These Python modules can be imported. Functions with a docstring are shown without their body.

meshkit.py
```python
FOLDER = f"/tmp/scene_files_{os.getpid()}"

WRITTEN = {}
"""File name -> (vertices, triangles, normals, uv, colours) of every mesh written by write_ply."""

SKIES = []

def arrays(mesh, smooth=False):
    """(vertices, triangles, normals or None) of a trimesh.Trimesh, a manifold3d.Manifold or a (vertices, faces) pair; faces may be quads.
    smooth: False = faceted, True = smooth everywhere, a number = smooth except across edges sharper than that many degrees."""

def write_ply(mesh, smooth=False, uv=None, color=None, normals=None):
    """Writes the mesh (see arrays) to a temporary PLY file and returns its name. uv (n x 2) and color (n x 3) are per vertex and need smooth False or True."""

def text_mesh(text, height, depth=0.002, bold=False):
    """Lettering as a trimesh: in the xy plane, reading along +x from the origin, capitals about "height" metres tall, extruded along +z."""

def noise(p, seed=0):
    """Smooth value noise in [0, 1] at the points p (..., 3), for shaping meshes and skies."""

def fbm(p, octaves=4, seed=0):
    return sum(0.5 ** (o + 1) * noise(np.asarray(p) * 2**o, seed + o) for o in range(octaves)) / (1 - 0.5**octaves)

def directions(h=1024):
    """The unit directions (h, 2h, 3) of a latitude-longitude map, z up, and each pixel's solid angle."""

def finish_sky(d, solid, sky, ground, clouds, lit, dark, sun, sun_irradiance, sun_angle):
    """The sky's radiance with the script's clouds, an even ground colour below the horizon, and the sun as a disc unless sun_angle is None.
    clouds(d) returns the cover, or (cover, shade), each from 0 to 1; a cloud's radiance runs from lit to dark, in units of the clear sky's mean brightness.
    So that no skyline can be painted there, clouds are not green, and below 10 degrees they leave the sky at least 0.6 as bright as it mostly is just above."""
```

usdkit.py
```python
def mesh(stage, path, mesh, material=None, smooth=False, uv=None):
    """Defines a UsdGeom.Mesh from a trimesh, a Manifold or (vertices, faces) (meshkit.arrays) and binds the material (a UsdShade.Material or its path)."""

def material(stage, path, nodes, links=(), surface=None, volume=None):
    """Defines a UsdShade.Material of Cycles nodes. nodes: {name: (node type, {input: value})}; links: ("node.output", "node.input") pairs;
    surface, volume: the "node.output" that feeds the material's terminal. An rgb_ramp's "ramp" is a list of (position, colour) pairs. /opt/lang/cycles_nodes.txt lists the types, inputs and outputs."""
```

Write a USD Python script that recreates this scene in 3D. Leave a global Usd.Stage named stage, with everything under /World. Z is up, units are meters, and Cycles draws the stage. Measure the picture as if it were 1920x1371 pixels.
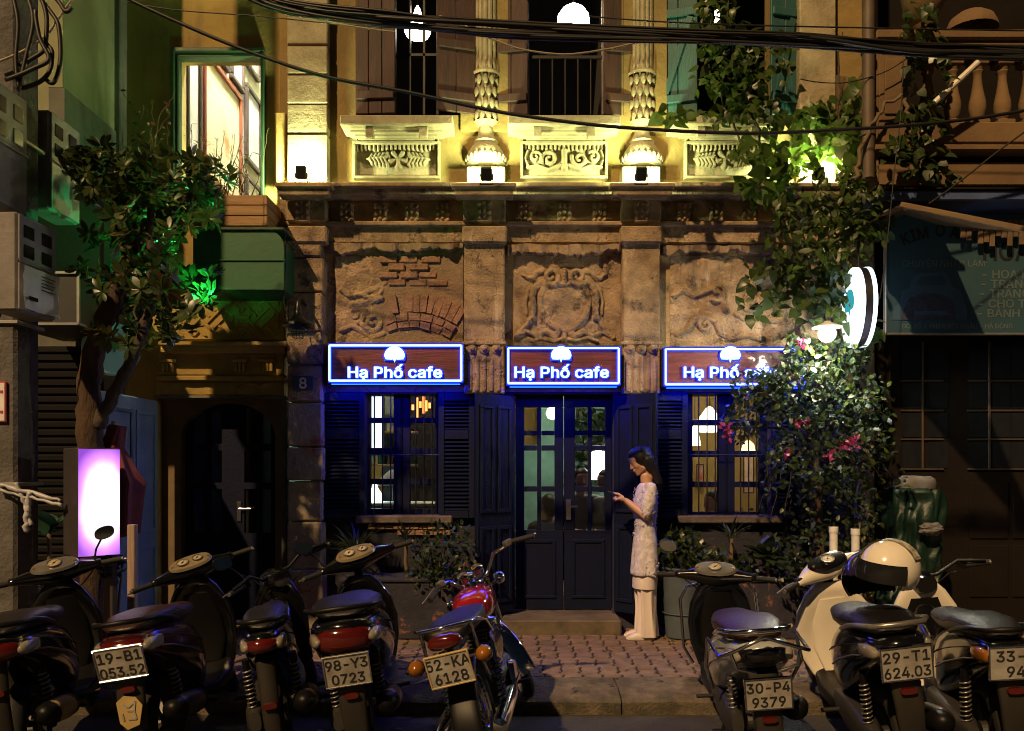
import math, random
import numpy as np, trimesh, usdkit, meshkit
import manifold3d as mf
from scipy.spatial import ConvexHull
from shapely.geometry import Polygon, box as sbox
from shapely import affinity
from shapely.ops import unary_union
from pxr import Usd, UsdGeom, UsdLux, UsdShade, Gf, Sdf, Vt

stage = Usd.Stage.CreateInMemory()
UsdGeom.SetStageUpAxis(stage, UsdGeom.Tokens.z)
UsdGeom.SetStageMetersPerUnit(stage, 1.0)
UsdGeom.Xform.Define(stage, '/World')
UsdGeom.Scope.Define(stage, '/World/Looks')
random.seed(7)
RNG = np.random.default_rng(7)

# ---------------------------------------------------------------- camera, sky, lamp light, exposure
F, HX, HY, CZ = 1493.33, 960.0, 880.0, 1.47          # focal length in photo pixels, principal column, eye level row, eye height
cam = UsdGeom.Camera.Define(stage, '/World/camera')
cam.AddTranslateOp().Set((0, 0, CZ))
cam.AddRotateXOp().Set(90)
cam.CreateFocalLengthAttr(28.0)
cam.CreateHorizontalApertureAttr(36.0)
cam.CreateVerticalApertureAttr(36.0 * 731 / 1024)
cam.CreateVerticalApertureOffsetAttr(3.647)
cam.CreateClippingRangeAttr((0.05, 500.0))
cam.CreateExposureAttr(2.0)

SUN = np.array([-0.60, -1.0, 1.06]); SUN /= np.linalg.norm(SUN)      # towards the street light
EL, ROT = math.asin(SUN[2]), math.atan2(SUN[0], SUN[1])
dome = UsdLux.DomeLight.Define(stage, '/World/sky')
dm = usdkit.material(stage, '/World/Looks/night_sky', {
    's': ('sky_texture', {'sky_type': 'single_scattering', 'sun_disc': False, 'sun_elevation': EL, 'sun_rotation': ROT}),
    'b': ('background_shader', {'strength': 0.0006})}, [('s.color', 'b.color')], surface='b.background')
UsdShade.MaterialBindingAPI.Apply(dome.GetPrim()).Bind(dm)
dome.GetPrim().SetCustomDataByKey('kind', 'structure')
sun = UsdLux.DistantLight.Define(stage, '/World/street_light')
sun.CreateIntensityAttr(0.27); sun.CreateNormalizeAttr(True); sun.CreateAngleAttr(1.2)
sun.CreateColorAttr(Gf.Vec3f(1.0, 0.63, 0.29))
q = trimesh.geometry.align_vectors([0, 0, 1], SUN)
sun.AddTransformOp().Set(Gf.Matrix4d(*[float(x) for x in q.T.ravel()]))

# ---------------------------------------------------------------- mesh helpers
def W(px, py, Y):
    return np.array([(px - HX) * Y / F, Y, CZ + (HY - py) * Y / F])
_s = np.array([[a, b, c] for a in (-1, 1) for b in (-1, 1) for c in (-1, 1)], float)
_cb = np.vstack([_s * k for k in ((.6, .6, 1), (.6, 1, .6), (1, .6, .6))])
_h = ConvexHull(_cb); _cf = _h.simplices.copy()
for _i, _t in enumerate(_cf):
    if np.dot(np.cross(_cb[_t[1]] - _cb[_t[0]], _cb[_t[2]] - _cb[_t[0]]), _h.equations[_i][:3]) < 0: _cf[_i] = _t[::-1]
_h0 = ConvexHull(_s); _bf = _h0.simplices.copy()
for _i, _t in enumerate(_bf):
    if np.dot(np.cross(_s[_t[1]] - _s[_t[0]], _s[_t[2]] - _s[_t[0]]), _h0.equations[_i][:3]) < 0: _bf[_i] = _t[::-1]
def unit(v):
    v = np.asarray(v, float); return v / (np.linalg.norm(v) + 1e-12)
def rot(axis, deg, c=(0, 0, 0)):
    return trimesh.transformations.rotation_matrix(math.radians(deg), axis, c)
def box_vf(c, h, ch=0.0):
    h = np.asarray(h, float)
    if ch <= 0: return np.asarray(c) + _s * h, _bf
    d = np.minimum(ch, h * .45)
    k = np.vstack([_s * (h - d * np.array(m)) for m in ((1, 1, 0), (1, 0, 1), (0, 1, 1))])
    return np.asarray(c) + k, _cf
class MB:
    def __init__(s): s.v, s.f, s.n = [], [], 0
    def add(s, v, f):
        v, f = np.asarray(v, float), np.asarray(f, int)
        if f.shape[1] == 4: f = np.vstack([f[:, [0, 1, 2]], f[:, [0, 2, 3]]])
        s.v.append(v); s.f.append(f + s.n); s.n += len(v); return s
    def tm(s, m, M=None):
        v = np.array(m.vertices)
        if M is not None: v = trimesh.transform_points(v, M)
        return s.add(v, m.faces)
    def mb(s, o, M=None):
        for v, f in [o.get()]:
            s.add(trimesh.transform_points(v, M) if M is not None else v, f)
        return s
    def get(s): return np.vstack(s.v), np.vstack(s.f)
    def xf(s, M):
        s.v = [trimesh.transform_points(v, M) for v in s.v]; return s
    def box(s, x0, x1, y0, y1, z0, z1, c=0.0):
        return s.add(*box_vf(((x0 + x1) / 2, (y0 + y1) / 2, (z0 + z1) / 2), (abs(x1 - x0) / 2, abs(y1 - y0) / 2, abs(z1 - z0) / 2), c))
    def pbox(s, px0, py0, px1, py1, Y0, Y1, c=0.0):       # a box whose front face, at depth Y0, spans those pixels
        a, b = W(px0, py1, Y0), W(px1, py0, Y0)
        return s.box(a[0], b[0], Y0, Y1, a[2], b[2], c)
    def bar(s, p, q, w, h, up=(0, 0, 1), c=0.0):
        p, q = np.asarray(p, float), np.asarray(q, float)
        L = np.linalg.norm(q - p); t = (q - p) / L
        u = np.cross(t, up)
        if np.linalg.norm(u) < 1e-6: u = np.cross(t, (1, 0, 0))
        u = unit(u); n = np.cross(u, t)
        v, f = box_vf((0, 0, 0), (w / 2, L / 2, h / 2), c)
        return s.add((p + q) / 2 + v @ np.array([u, t, n]), f)
    def tube(s, pts, r, n=8):
        p = np.asarray(pts, float); r = np.broadcast_to(r, (len(p),))
        t = np.gradient(p, axis=0); t /= np.linalg.norm(t, axis=1, keepdims=True) + 1e-12
        a = np.cross(t[0], (0, 0, 1.) if abs(t[0][2]) < .9 else (1., 0, 0)); A = []
        for k in range(len(p)):
            a = a - t[k] * np.dot(a, t[k]); a = unit(a); A.append(a)
        A = np.array(A); b = np.cross(t, A); g = np.arange(n) * 2 * np.pi / n
        v = (p[:, None] + r[:, None, None] * (np.cos(g)[None, :, None] * A[:, None] + np.sin(g)[None, :, None] * b[:, None])).reshape(-1, 3)
        i, j = np.meshgrid(np.arange(len(p) - 1), np.arange(n), indexing='ij')
        f = np.stack([i * n + j, i * n + (j + 1) % n, (i + 1) * n + (j + 1) % n, (i + 1) * n + j], -1).reshape(-1, 4)
        v = np.vstack([v, p[0], p[-1]]); m = len(v)
        f = np.vstack([f[:, [0, 1, 2]], f[:, [0, 2, 3]], [[m - 2, (j + 1) % n, j] for j in range(n)], [[m - 1, (len(p) - 1) * n + j, (len(p) - 1) * n + (j + 1) % n] for j in range(n)]])
        return s.add(v, f)
    def lathe(s, prof, c=(0, 0, 0), n=24, M=None, sx=1.0, sy=1.0):     # (radius, height) pairs turned about z
        g = np.arange(n) * 2 * np.pi / n; k = len(prof)
        v = np.array([[max(r, 1e-5) * math.cos(a) * sx, max(r, 1e-5) * math.sin(a) * sy, z] for r, z in prof for a in g])
        f = [[i * n + j, i * n + (j + 1) % n, (i + 1) * n + (j + 1) % n, (i + 1) * n + j] for i in range(k - 1) for j in range(n)]
        if M is not None: v = trimesh.transform_points(v, M)
        return s.add(v + np.asarray(c), np.array(f))
    def prism(s, poly, Y0, Y1):                            # outline in (x, z), front at Y0, back at Y1
        g = poly if hasattr(poly, 'geom_type') else Polygon(poly).buffer(0)
        for p in getattr(g, 'geoms', [g]):
            if p.is_empty or p.area < 1e-9: continue
            m = trimesh.creation.extrude_polygon(p, Y1 - Y0, engine='earcut'); v = np.array(m.vertices)
            s.add(np.c_[v[:, 0], Y1 - v[:, 2], v[:, 1]], m.faces)
        return s
    def pprism(s, pts, Y0, Y1):
        return s.prism([W(a, b, Y0)[[0, 2]] for a, b in pts], Y0, Y1)
    def loft(s, rings, n=20, cap=True):                    # rings: (centre, u, v, a, b, exponent)
        g = np.arange(n) * 2 * np.pi / n; V = []
        for c, u, w, a, b, e in rings:
            cs, sn = np.cos(g), np.sin(g)
            x = np.sign(cs) * np.abs(cs) ** (2 / e) * a; y = np.sign(sn) * np.abs(sn) ** (2 / e) * b
            V.append(np.asarray(c, float) + x[:, None] * np.asarray(u, float) + y[:, None] * np.asarray(w, float))
        k = len(V); V = np.vstack(V)
        f = [[i * n + j, i * n + (j + 1) % n, (i + 1) * n + (j + 1) % n, (i + 1) * n + j] for i in range(k - 1) for j in range(n)]
        f = np.array(f); f = np.vstack([f[:, [0, 1, 2]], f[:, [0, 2, 3]]])
        if cap:
            V = np.vstack([V, V[:n].mean(0), V[(k - 1) * n:k * n].mean(0)]); m = len(V)
            f = np.vstack([f, [[m - 2, (j + 1) % n, j] for j in range(n)], [[m - 1, (k - 1) * n + j, (k - 1) * n + (j + 1) % n] for j in range(n)]])
        v0 = V[f]; vol = np.einsum('ij,ij->i', v0[:, 0], np.cross(v0[:, 1], v0[:, 2])).sum()
        if vol < 0: f = f[:, ::-1]
        return s.add(V, f)
    def text(s, txt, height, org, depth=.003, bold=True, u=(1, 0, 0), w=(0, 0, 1), squeeze=1.0, centre=False):
        m = meshkit.text_mesh(txt, height, depth, bold); v = np.array(m.vertices)
        if centre: v[:, 0] -= (v[:, 0].min() + v[:, 0].max()) / 2
        u, w = unit(u), unit(w); nn = np.cross(u, w)
        return s.add(np.asarray(org) + v[:, :1] * squeeze * u + v[:, 1:2] * w + v[:, 2:] * nn, m.faces)
    def build(s, name, mat, parent=None, smooth=False, **kw):
        m = usdkit.mesh(stage, path_for(parent, name), s.get(), mat, smooth=smooth)
        p = m.GetPrim()
        for k, x in kw.items(): p.SetCustomDataByKey({'cat': 'category'}.get(k, k), x)
        return p
_count = {}
def path_for(parent, name):
    base = str(parent.GetPath()) if parent else '/World'
    n = _count.get((base, name), 0); _count[(base, name)] = n + 1
    return f'{base}/{name}' + (f'_{n:03d}' if n else '')
def thing(name, label, cat, loc=(0, 0, 0), rz=0, ry=0, group=None, kind=None, scale=None):
    x = UsdGeom.Xform.Define(stage, path_for(None, name))
    if any(np.abs(loc) > 0): x.AddTranslateOp().Set(Gf.Vec3d(*map(float, loc)))
    if rz: x.AddRotateZOp().Set(float(rz))
    if ry: x.AddRotateYOp().Set(float(ry))
    if scale: x.AddScaleOp().Set((scale,) * 3)
    p = x.GetPrim()
    if label: p.SetCustomDataByKey('label', label); p.SetCustomDataByKey('category', cat)
    if group: p.SetCustomDataByKey('group', group)
    if kind: p.SetCustomDataByKey('kind', kind)
    return p
def part(name, parent):
    return UsdGeom.Xform.Define(stage, path_for(parent, name)).GetPrim()

import scipy.sparse, scipy.sparse.csgraph
from shapely.geometry import Point
def split_text(parent, txt, h, org, m, name='letter', centre=True, squeeze=1.0, bold=True, depth=.002, u=(1, 0, 0), w=(0, 0, 1), halo=None, M=None):
    t = meshkit.text_mesh(txt, h, depth, bold); v = np.array(t.vertices)
    if centre: v[:, 0] -= (v[:, 0].min() + v[:, 0].max()) / 2
    import scipy.sparse as sp
    e = np.vstack([t.faces[:, :2], t.faces[:, 1:]]); key = np.round(v, 5); _, inv = np.unique(key, axis=0, return_inverse=True); inv = inv.ravel()
    g = sp.coo_matrix((np.ones(len(e)), (inv[e[:, 0]], inv[e[:, 1]])), shape=(inv.max() + 1,) * 2); _, lab = sp.csgraph.connected_components(g, directed=False); lab = lab[inv]
    comps = sorted(((v[lab == c][:, 0].min(), v[lab == c][:, 0].max(), c) for c in np.unique(lab)))
    groups = []
    for a, b, c in comps:
        if groups and (a + b) / 2 < groups[-1][1] - .02 * h: groups[-1][1] = max(b, groups[-1][1]); groups[-1][2].append(c)
        else: groups.append([a, b, [c]])
    u, w = unit(u), unit(w); nn = np.cross(u, w)
    for a, b, cs in groups:
        keep = np.isin(lab[t.faces[:, 0]], cs); f = np.array(t.faces)[keep]; idx, f2 = np.unique(f, return_inverse=True); vv = v[idx]
        o = MB().add(np.asarray(org) + vv[:, :1] * squeeze * u + vv[:, 1:2] * w + vv[:, 2:] * nn, f2.reshape(-1, 3))
        if M is not None: o.xf(M)
        o.build(name, MT[m], parent)
        if halo:  # glowing plate added behind each letter to imitate its blue bloom
            tri = unary_union([Polygon(x_) for x_ in (np.c_[vv[:, 0] * squeeze, vv[:, 1]])[f2.reshape(-1, 3)] if Polygon(x_).area > 1e-10]).buffer(.007)
            tri = affinity.translate(tri, org[0], org[2]); MB().prism(tri, org[1] + .001, org[1] + .003).build('letter_halo', MT[halo], parent)

# ---------------------------------------------------------------- materials
MT = {}
def mat(name, c, rough=.6, c2=None, scale=6., bump=0., bscale=None, metal=0., coat=0., spec=.5, lo=.35, hi=.65, coord='pos', stretch=(1, 1, 1), emit=None, trans=0., island=0., stain=None, streak=None, crack=None):
    n = {'p': ('principled_bsdf', {'roughness': rough, 'metallic': metal, 'coat_weight': coat, 'coat_roughness': .06, 'specular_ior_level': spec})}
    L = []
    n['g'] = ('geometry', {}); n['tc'] = ('texture_coordinate', {}); n['mp'] = ('mapping', {'scale': stretch})
    L.append(('g.position' if coord == 'pos' else 'tc.object', 'mp.vector'))
    c2 = c2 if c2 is not None else tuple(x * .72 for x in c)
    n['n1'] = ('noise_texture', {'scale': scale, 'detail': 7, 'roughness': .62})
    n['r1'] = ('rgb_ramp', {'ramp': [(0, c2), (lo, c2), (hi, c), (1, c)]})
    L += [('mp.vector', 'n1.vector'), ('n1.fac', 'r1.fac')]
    out = 'r1.color'
    if island:
        n['ir'] = ('map_range', {'from_min': 0, 'from_max': 1, 'to_min': 1 - island, 'to_max': 1 + island})
        n['cx'] = ('combine_color', {}); n['im'] = ('mix', {'mix_type': 'multiply', 'fac': 1.0})
        L += [('g.random_per_island', 'ir.value'), ('ir.result', 'cx.r'), ('ir.result', 'cx.g'), ('ir.result', 'cx.b'), (out, 'im.color1'), ('cx.color', 'im.color2')]
        out = 'im.color'
    for key, st in (('s', stain), ('k', streak)):
        if st:
            col, sc, lo2, hi2 = st
            n[key + 'm'] = ('mapping', {'scale': (1, 1, 1) if key == 's' else (1, 1, .12)})
            n[key + 'n'] = ('noise_texture', {'scale': sc, 'detail': 8, 'roughness': .7})
            n[key + 'r'] = ('map_range', {'from_min': lo2, 'from_max': hi2, 'to_min': 0., 'to_max': .92, 'clamp': True})
            n[key + 'x'] = ('mix', {'mix_type': 'mix', 'color2': col})
            L += [('g.position', key + 'm.vector'), (key + 'm.vector', key + 'n.vector'), (key + 'n.fac', key + 'r.value'), (key + 'r.result', key + 'x.fac'), (out, key + 'x.color1')]
            out = key + 'x.color'
    if crack:
        sc, wd, col = crack
        n['cn'] = ('noise_texture', {'scale': sc * 1.6, 'detail': 5}); n['cv'] = ('mix_vector', {'fac': .30}); n['vo'] = ('voronoi_texture', {'feature': 'distance_to_edge', 'scale': sc}); n['cr'] = ('map_range', {'from_min': 0., 'from_max': wd, 'to_min': .9, 'to_max': 0., 'clamp': True}); n['cq'] = ('noise_texture', {'scale': sc * .55, 'detail': 2}); n['cs'] = ('map_range', {'from_min': .46, 'from_max': .56, 'to_min': 0., 'to_max': 1., 'clamp': True}); n['cm'] = ('math', {'math_type': 'multiply'}); n['cz'] = ('mix', {'mix_type': 'mix', 'color2': col})
        L += [('g.position', 'cn.vector'), ('g.position', 'cv.a'), ('cn.color', 'cv.b'), ('cv.result', 'vo.vector'), ('vo.distance', 'cr.value'), ('g.position', 'cq.vector'), ('cq.fac', 'cs.value'), ('cr.result', 'cm.value1'), ('cs.result', 'cm.value2'), ('cm.value', 'cz.fac'), (out, 'cz.color1')]; out = 'cz.color'
    L.append((out, 'p.base_color'))
    if bump:
        n['nb'] = ('noise_texture', {'scale': bscale or scale * 5, 'detail': 6, 'roughness': .65})
        n['b'] = ('bump', {'strength': min(1., bump * 1.0), 'distance': .02 * max(1, bump)})
        L += [('mp.vector', 'nb.vector'), ('nb.fac', 'b.height'), ('b.normal', 'p.normal')]
    surf = 'p.BSDF'
    if trans:
        n['t'] = ('translucent_bsdf', {}); n['mx'] = ('mix_closure', {'fac': trans})
        L += [(out, 't.color'), ('p.BSDF', 'mx.closure1'), ('t.BSDF', 'mx.closure2')]; surf = 'mx.closure'
    if emit: n['p'][1].update({'emission_color': emit[0], 'emission_strength': emit[1]})
    MT[name] = usdkit.material(stage, '/World/Looks/' + name, n, L, surface=surf)
    return MT[name]
def glow(name, c, s):
    MT[name] = usdkit.material(stage, '/World/Looks/' + name, {'e': ('emission', {'color': c, 'strength': s})}, [], surface='e.emission'); return MT[name]
MT['pane'] = usdkit.material(stage, '/World/Looks/pane', {
    't': ('transparent_bsdf', {'color': (.9, .93, .92)}), 'g': ('glossy_bsdf', {'roughness': .04, 'color': (.8, .8, .8)}),
    'f': ('fresnel', {'IOR': 1.45}), 'm': ('mix_closure', {})}, [('f.fac', 'm.fac'), ('t.BSDF', 'm.closure1'), ('g.BSDF', 'm.closure2')], surface='m.closure')

mat('plaster', (.44, .31, .15), .93, (.22, .15, .075), 3.2, 1.0, 30, stain=((.055, .045, .035), 3.1, .55, .68), streak=((.10, .075, .05), 6., .56, .70), crack=(2.6, .012, (.04, .03, .022)))
mat('plaster_relief', (.43, .31, .19), .93, (.19, .135, .085), 5.5, 1., 55, stain=((.06, .045, .035), 4.4, .56, .64), streak=((.52, .42, .30), 7., .60, .68), crack=(4., .016, (.035, .026, .02)))
mat('upper_plaster', (.26, .18, .055), .9, (.14, .10, .034), 1.6, .5, 14, stain=((.16, .12, .06), 2.3, .60, .74))  # upper wall darkened in colour to imitate the street light fading with height
mat('upper_stone', (.32, .27, .17), .9, (.20, .165, .10), 5., .6, 22, stain=((.12, .10, .07), 4., .60, .72))  # stone tone lowered too, standing in for the lamp's falloff upwards
mat('cornice', (.36, .26, .15), .93, (.17, .12, .075), 5., .8, 20, stain=((.05, .04, .035), 4.5, .54, .66))
mat('stone_pier', (.30, .25, .19), .92, (.17, .14, .11), 4., .7, 18, stain=((.22, .07, .04), 2.6, .58, .63), streak=((.05, .045, .04), 4., .58, .7))
mat('step_stone', (.13, .10, .07), .92, (.07, .055, .04), 5., .6, 25, stain=((.03, .026, .02), 3., .52, .68))
mat('low_wall', (.026, .026, .045), .95, (.014, .014, .024), 5., .7, 20, stain=((.20, .08, .04), 5., .60, .66))
mat('brick', (.36, .205, .12), .95, (.20, .115, .075), 14., .9, 50, stain=((.08, .055, .04), 7., .52, .66))
mat('mortar', (.27, .19, .12), .97, None, 14., .9, 60)
mat('blue_paint', (.0032, .006, .026), .6, (.0022, .0045, .018), 8., .25, 50, spec=.18)
mat('blue_paint_light', (.005, .009, .032), .55, (.0035, .006, .022), 8., .25, 50, spec=.18)
mat('iron', (.008, .008, .009), .5, metal=.0)
mat('black_metal', (.012, .012, .013), .35)
mat('steel', (.55, .55, .56), .25, metal=1.0)
mat('wood_sign', (.17, .03, .022), .5, (.06, .011, .010), 5., .2, 30, stretch=(.35, 1, 5), coat=.3)
mat('sign_case', (.006, .006, .014), .45)
glow('neon_core', (.24, .36, 1.0), 1.35)
glow('neon_halo', (.002, .012, 1.0), 2.6)
mat('red_shutter', (.045, .015, .010), .7, (.02, .008, .006), 4., .3, 25, stretch=(5, 5, .5))  # paint darkened in place of the street light weakening up here
mat('teal_shutter', (.015, .085, .085), .6, (.010, .06, .06), 4., .3, 25, stretch=(4, 4, .5))
mat('yellow_wall', (.36, .26, .07), .92, (.22, .15, .045), 1.3, .45, 12, stain=((.10, .075, .04), 1.7, .55, .74), streak=((.15, .11, .05), 3., .56, .72))
mat('green_paint', (.016, .05, .02), .55, (.01, .033, .013), 6., .2, 30)
mat('green_sheet', (.012, .10, .04), .45, (.009, .07, .028), 2., .1, 8)
mat('pale_wood', (.34, .20, .085), .7, (.22, .12, .05), 4., .25, 22, stretch=(.6, 1, 7))
mat('grey_plaster', (.13, .13, .11), .92, (.08, .08, .07), 2., .35, 14, stain=((.07, .07, .055), 1.8, .54, .74))
mat('white_plaster', (.24, .25, .15), .92, (.18, .19, .11), 2., .25, 14)
mat('meter_case', (.20, .19, .19), .5, (.12, .115, .115), 5., .15, 30, stain=((.10, .09, .09), 4., .60, .74))
mat('meter_face', (.25, .25, .28), .45, (.17, .17, .19), 6., .1)
mat('dark_glass', (.012, .013, .015), .12)
mat('concrete', (.12, .115, .115), .95, (.07, .067, .066), 5., .9, 22, stain=((.07, .065, .06), 3., .54, .7))
mat('asphalt', (.05, .047, .046), .8, (.032, .03, .03), 3., .9, 90)
mat('paver', (.27, .18, .12), .9, (.16, .105, .075), 9., .7, 60, island=.25, stain=((.06, .045, .035), 2.2, .54, .70))
mat('joint', (.012, .010, .008), .97, None, 20., .5)
mat('kerb_stone', (.17, .13, .085), .95, (.08, .065, .045), 9., 1., 60, stain=((.035, .034, .02), 4., .46, .64))
mat('roller', (.004, .004, .005), .6, (.0025, .0025, .003), 5., spec=.15)
mat('cable', (.008, .008, .008), .5)
mat('pale_cable', (.30, .24, .16), .5)
mat('rope', (.5, .48, .46), .7)
# ---------------------------------------------------------------- ground
FY = 6.75                                               # the facades' wall plane
mb = MB(); mb.box(-60, 60, -40, 60, -.06, -.004)
mb.build('ground', MT['asphalt'], kind='structure')
g = np.linspace(0, 1, 2)
nx, ny = 150, 60
X, Y = np.meshgrid(np.linspace(-6, 6, nx), np.linspace(-1, 4.76, ny), indexing='ij')
Z = .006 * meshkit.fbm(np.stack([X * 2.2, Y * 2.2, X * 0], -1), 4, 3) - .002
i, j = np.meshgrid(np.arange(nx - 1), np.arange(ny - 1), indexing='ij')
quad = np.stack([i * ny + j, (i + 1) * ny + j, (i + 1) * ny + j + 1, i * ny + j + 1], -1).reshape(-1, 4)
MB().add(np.stack([X, Y, Z], -1).reshape(-1, 3), quad).build('road', MT['asphalt'], smooth=True, kind='structure')
kerb = thing('kerb', None, None, kind='structure')
x = -5.4
while x < 5.4:
    L = 1.0 + RNG.uniform(-.04, .04)
    m = MB(); n = 14; xs = np.linspace(x + .004, x + L - .004, n)
    prof = [(4.77, -.05), (4.765, .075), (4.80, .098), (4.93, .118), (5.155, .127), (5.155, -.05)]
    V = np.array([[a, y + (.012 * (meshkit.noise(np.array([a * 9, y * 7, z * 9]))- .5)), z + .010 * (meshkit.noise(np.array([a * 6, y * 9, 3.])) - .5)] for a in xs for y, z in prof]); k = len(prof)
    f = [[p * k + q, (p + 1) * k + q, (p + 1) * k + (q + 1) % k, p * k + (q + 1) % k] for p in range(n - 1) for q in range(k)]
    m.add(V, np.array(f)[:, ::-1]); m.add(V[[0, 1, 2, 3, 4, 5]], [[0, 1, 2], [0, 2, 3], [0, 3, 4], [0, 4, 5]]); m.add(V[-k:], [[2, 1, 0], [3, 2, 0], [4, 3, 0], [5, 4, 0]])
    m.build('kerb_stone', MT['kerb_stone'], kerb, smooth=50)
    x += L
pave = thing('pavement', None, None, kind='structure')
MB().box(-6, 6, 5.158, 6.75, -.05, .118).build('mortar_bed', MT['joint'], pave)
def paver(cx, cy):                                      # wavy interlocking block, 0.205 deep, 0.125 wide, zigzag sides
    a, b, w = .0625, .1025, .015
    o = np.array([(-a, -b), (a, -b), (a + w, -b * .62), (a + w, -b * .42), (a - w, b * .0 - .012), (a - w, b * .12), (a + w * .6, b * .55), (a, b), (-a, b), (-a + w * .6, b * .55), (-a - w, b * .12), (-a - w, -.012), (-a + w, -b * .42), (-a + w, -b * .62)])
    n = len(o); z = .127 + RNG.uniform(-.004, .003); tl = RNG.uniform(-.02, .02, 2); ins = lambda d: o * [1 - d / a, 1 - d / b]
    top = np.c_[[cx, cy] + ins(.012), z + o @ tl]; mid = np.c_[[cx, cy] + ins(.0065), z - .006 + o @ tl]; low = np.c_[[cx, cy] + ins(.0065), np.full(n, .10)]
    V = np.vstack([top, mid, low, [[cx, cy, z]]]); f = []
    for k in range(n):
        k2 = (k + 1) % n
        f += [[k, k2, 3 * n], [n + k, n + k2, k2], [n + k, k2, k], [2 * n + k, 2 * n + k2, n + k2], [2 * n + k, n + k2, n + k]]
    return V, np.array(f)
rest, put = MB(), 0
for c_, cx in enumerate(np.arange(-5.6, 5.6, .1275)):
    for r, cy in enumerate(np.arange(5.265, 6.74, .2085)):
        v, f = paver(cx, cy)
        if -.65 < cx < 3.3 and put < 300 and cy < 6.6:
            MB().add(v, f).build('paver', MT['paver'], pave); put += 1
        else: rest.add(v, f)
rest.build('distant_paver', MT['paver'], pave, kind='stuff')

# ---------------------------------------------------------------- the cafe building
cafe = thing('cafe_building', 'old two storey ochre cafe with carved stucco front and dark blue doors', 'building')
def rect(px0, py0, px1, py1, Y=FY):
    a, b = W(px0, py1, Y), W(px1, py0, Y); return sbox(a[0], a[2], b[0], b[2])
holes = [rect(686, 738, 826, 966), rect(1290, 738, 1446, 966), rect(964, 738, 1150, 1176)]
lower = rect(600, 420, 1640, 1210)
wl = lower
for h in holes: wl = wl.difference(h)
up = rect(525, -260, 1640, 421)
for h in [rect(668, -300, 888, 216), rect(986, -300, 1134, 216), rect(1290, -300, 1452, 216)]: up = up.difference(h)
lowband = rect(600, 735, 1640, 1210)
MB().prism(wl.difference(lowband), FY, FY + .28).build('lower_wall', MT['plaster'], cafe)
MB().prism(wl.intersection(lowband), FY + .002, FY + .28).build('ground_floor_wall', MT['low_wall'], cafe)
MB().prism(up, FY, FY + .26).build('upper_wall', MT['upper_plaster'], cafe)
PF = FY - .13                                            # front of pilasters
def strip(name, px0, py0, px1, py1, Y0, Y1, m, c=.006, par=None): return MB().pbox(px0, py0, px1, py1, Y0, Y1, c).build(name, MT[m], par or cafe)
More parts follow.
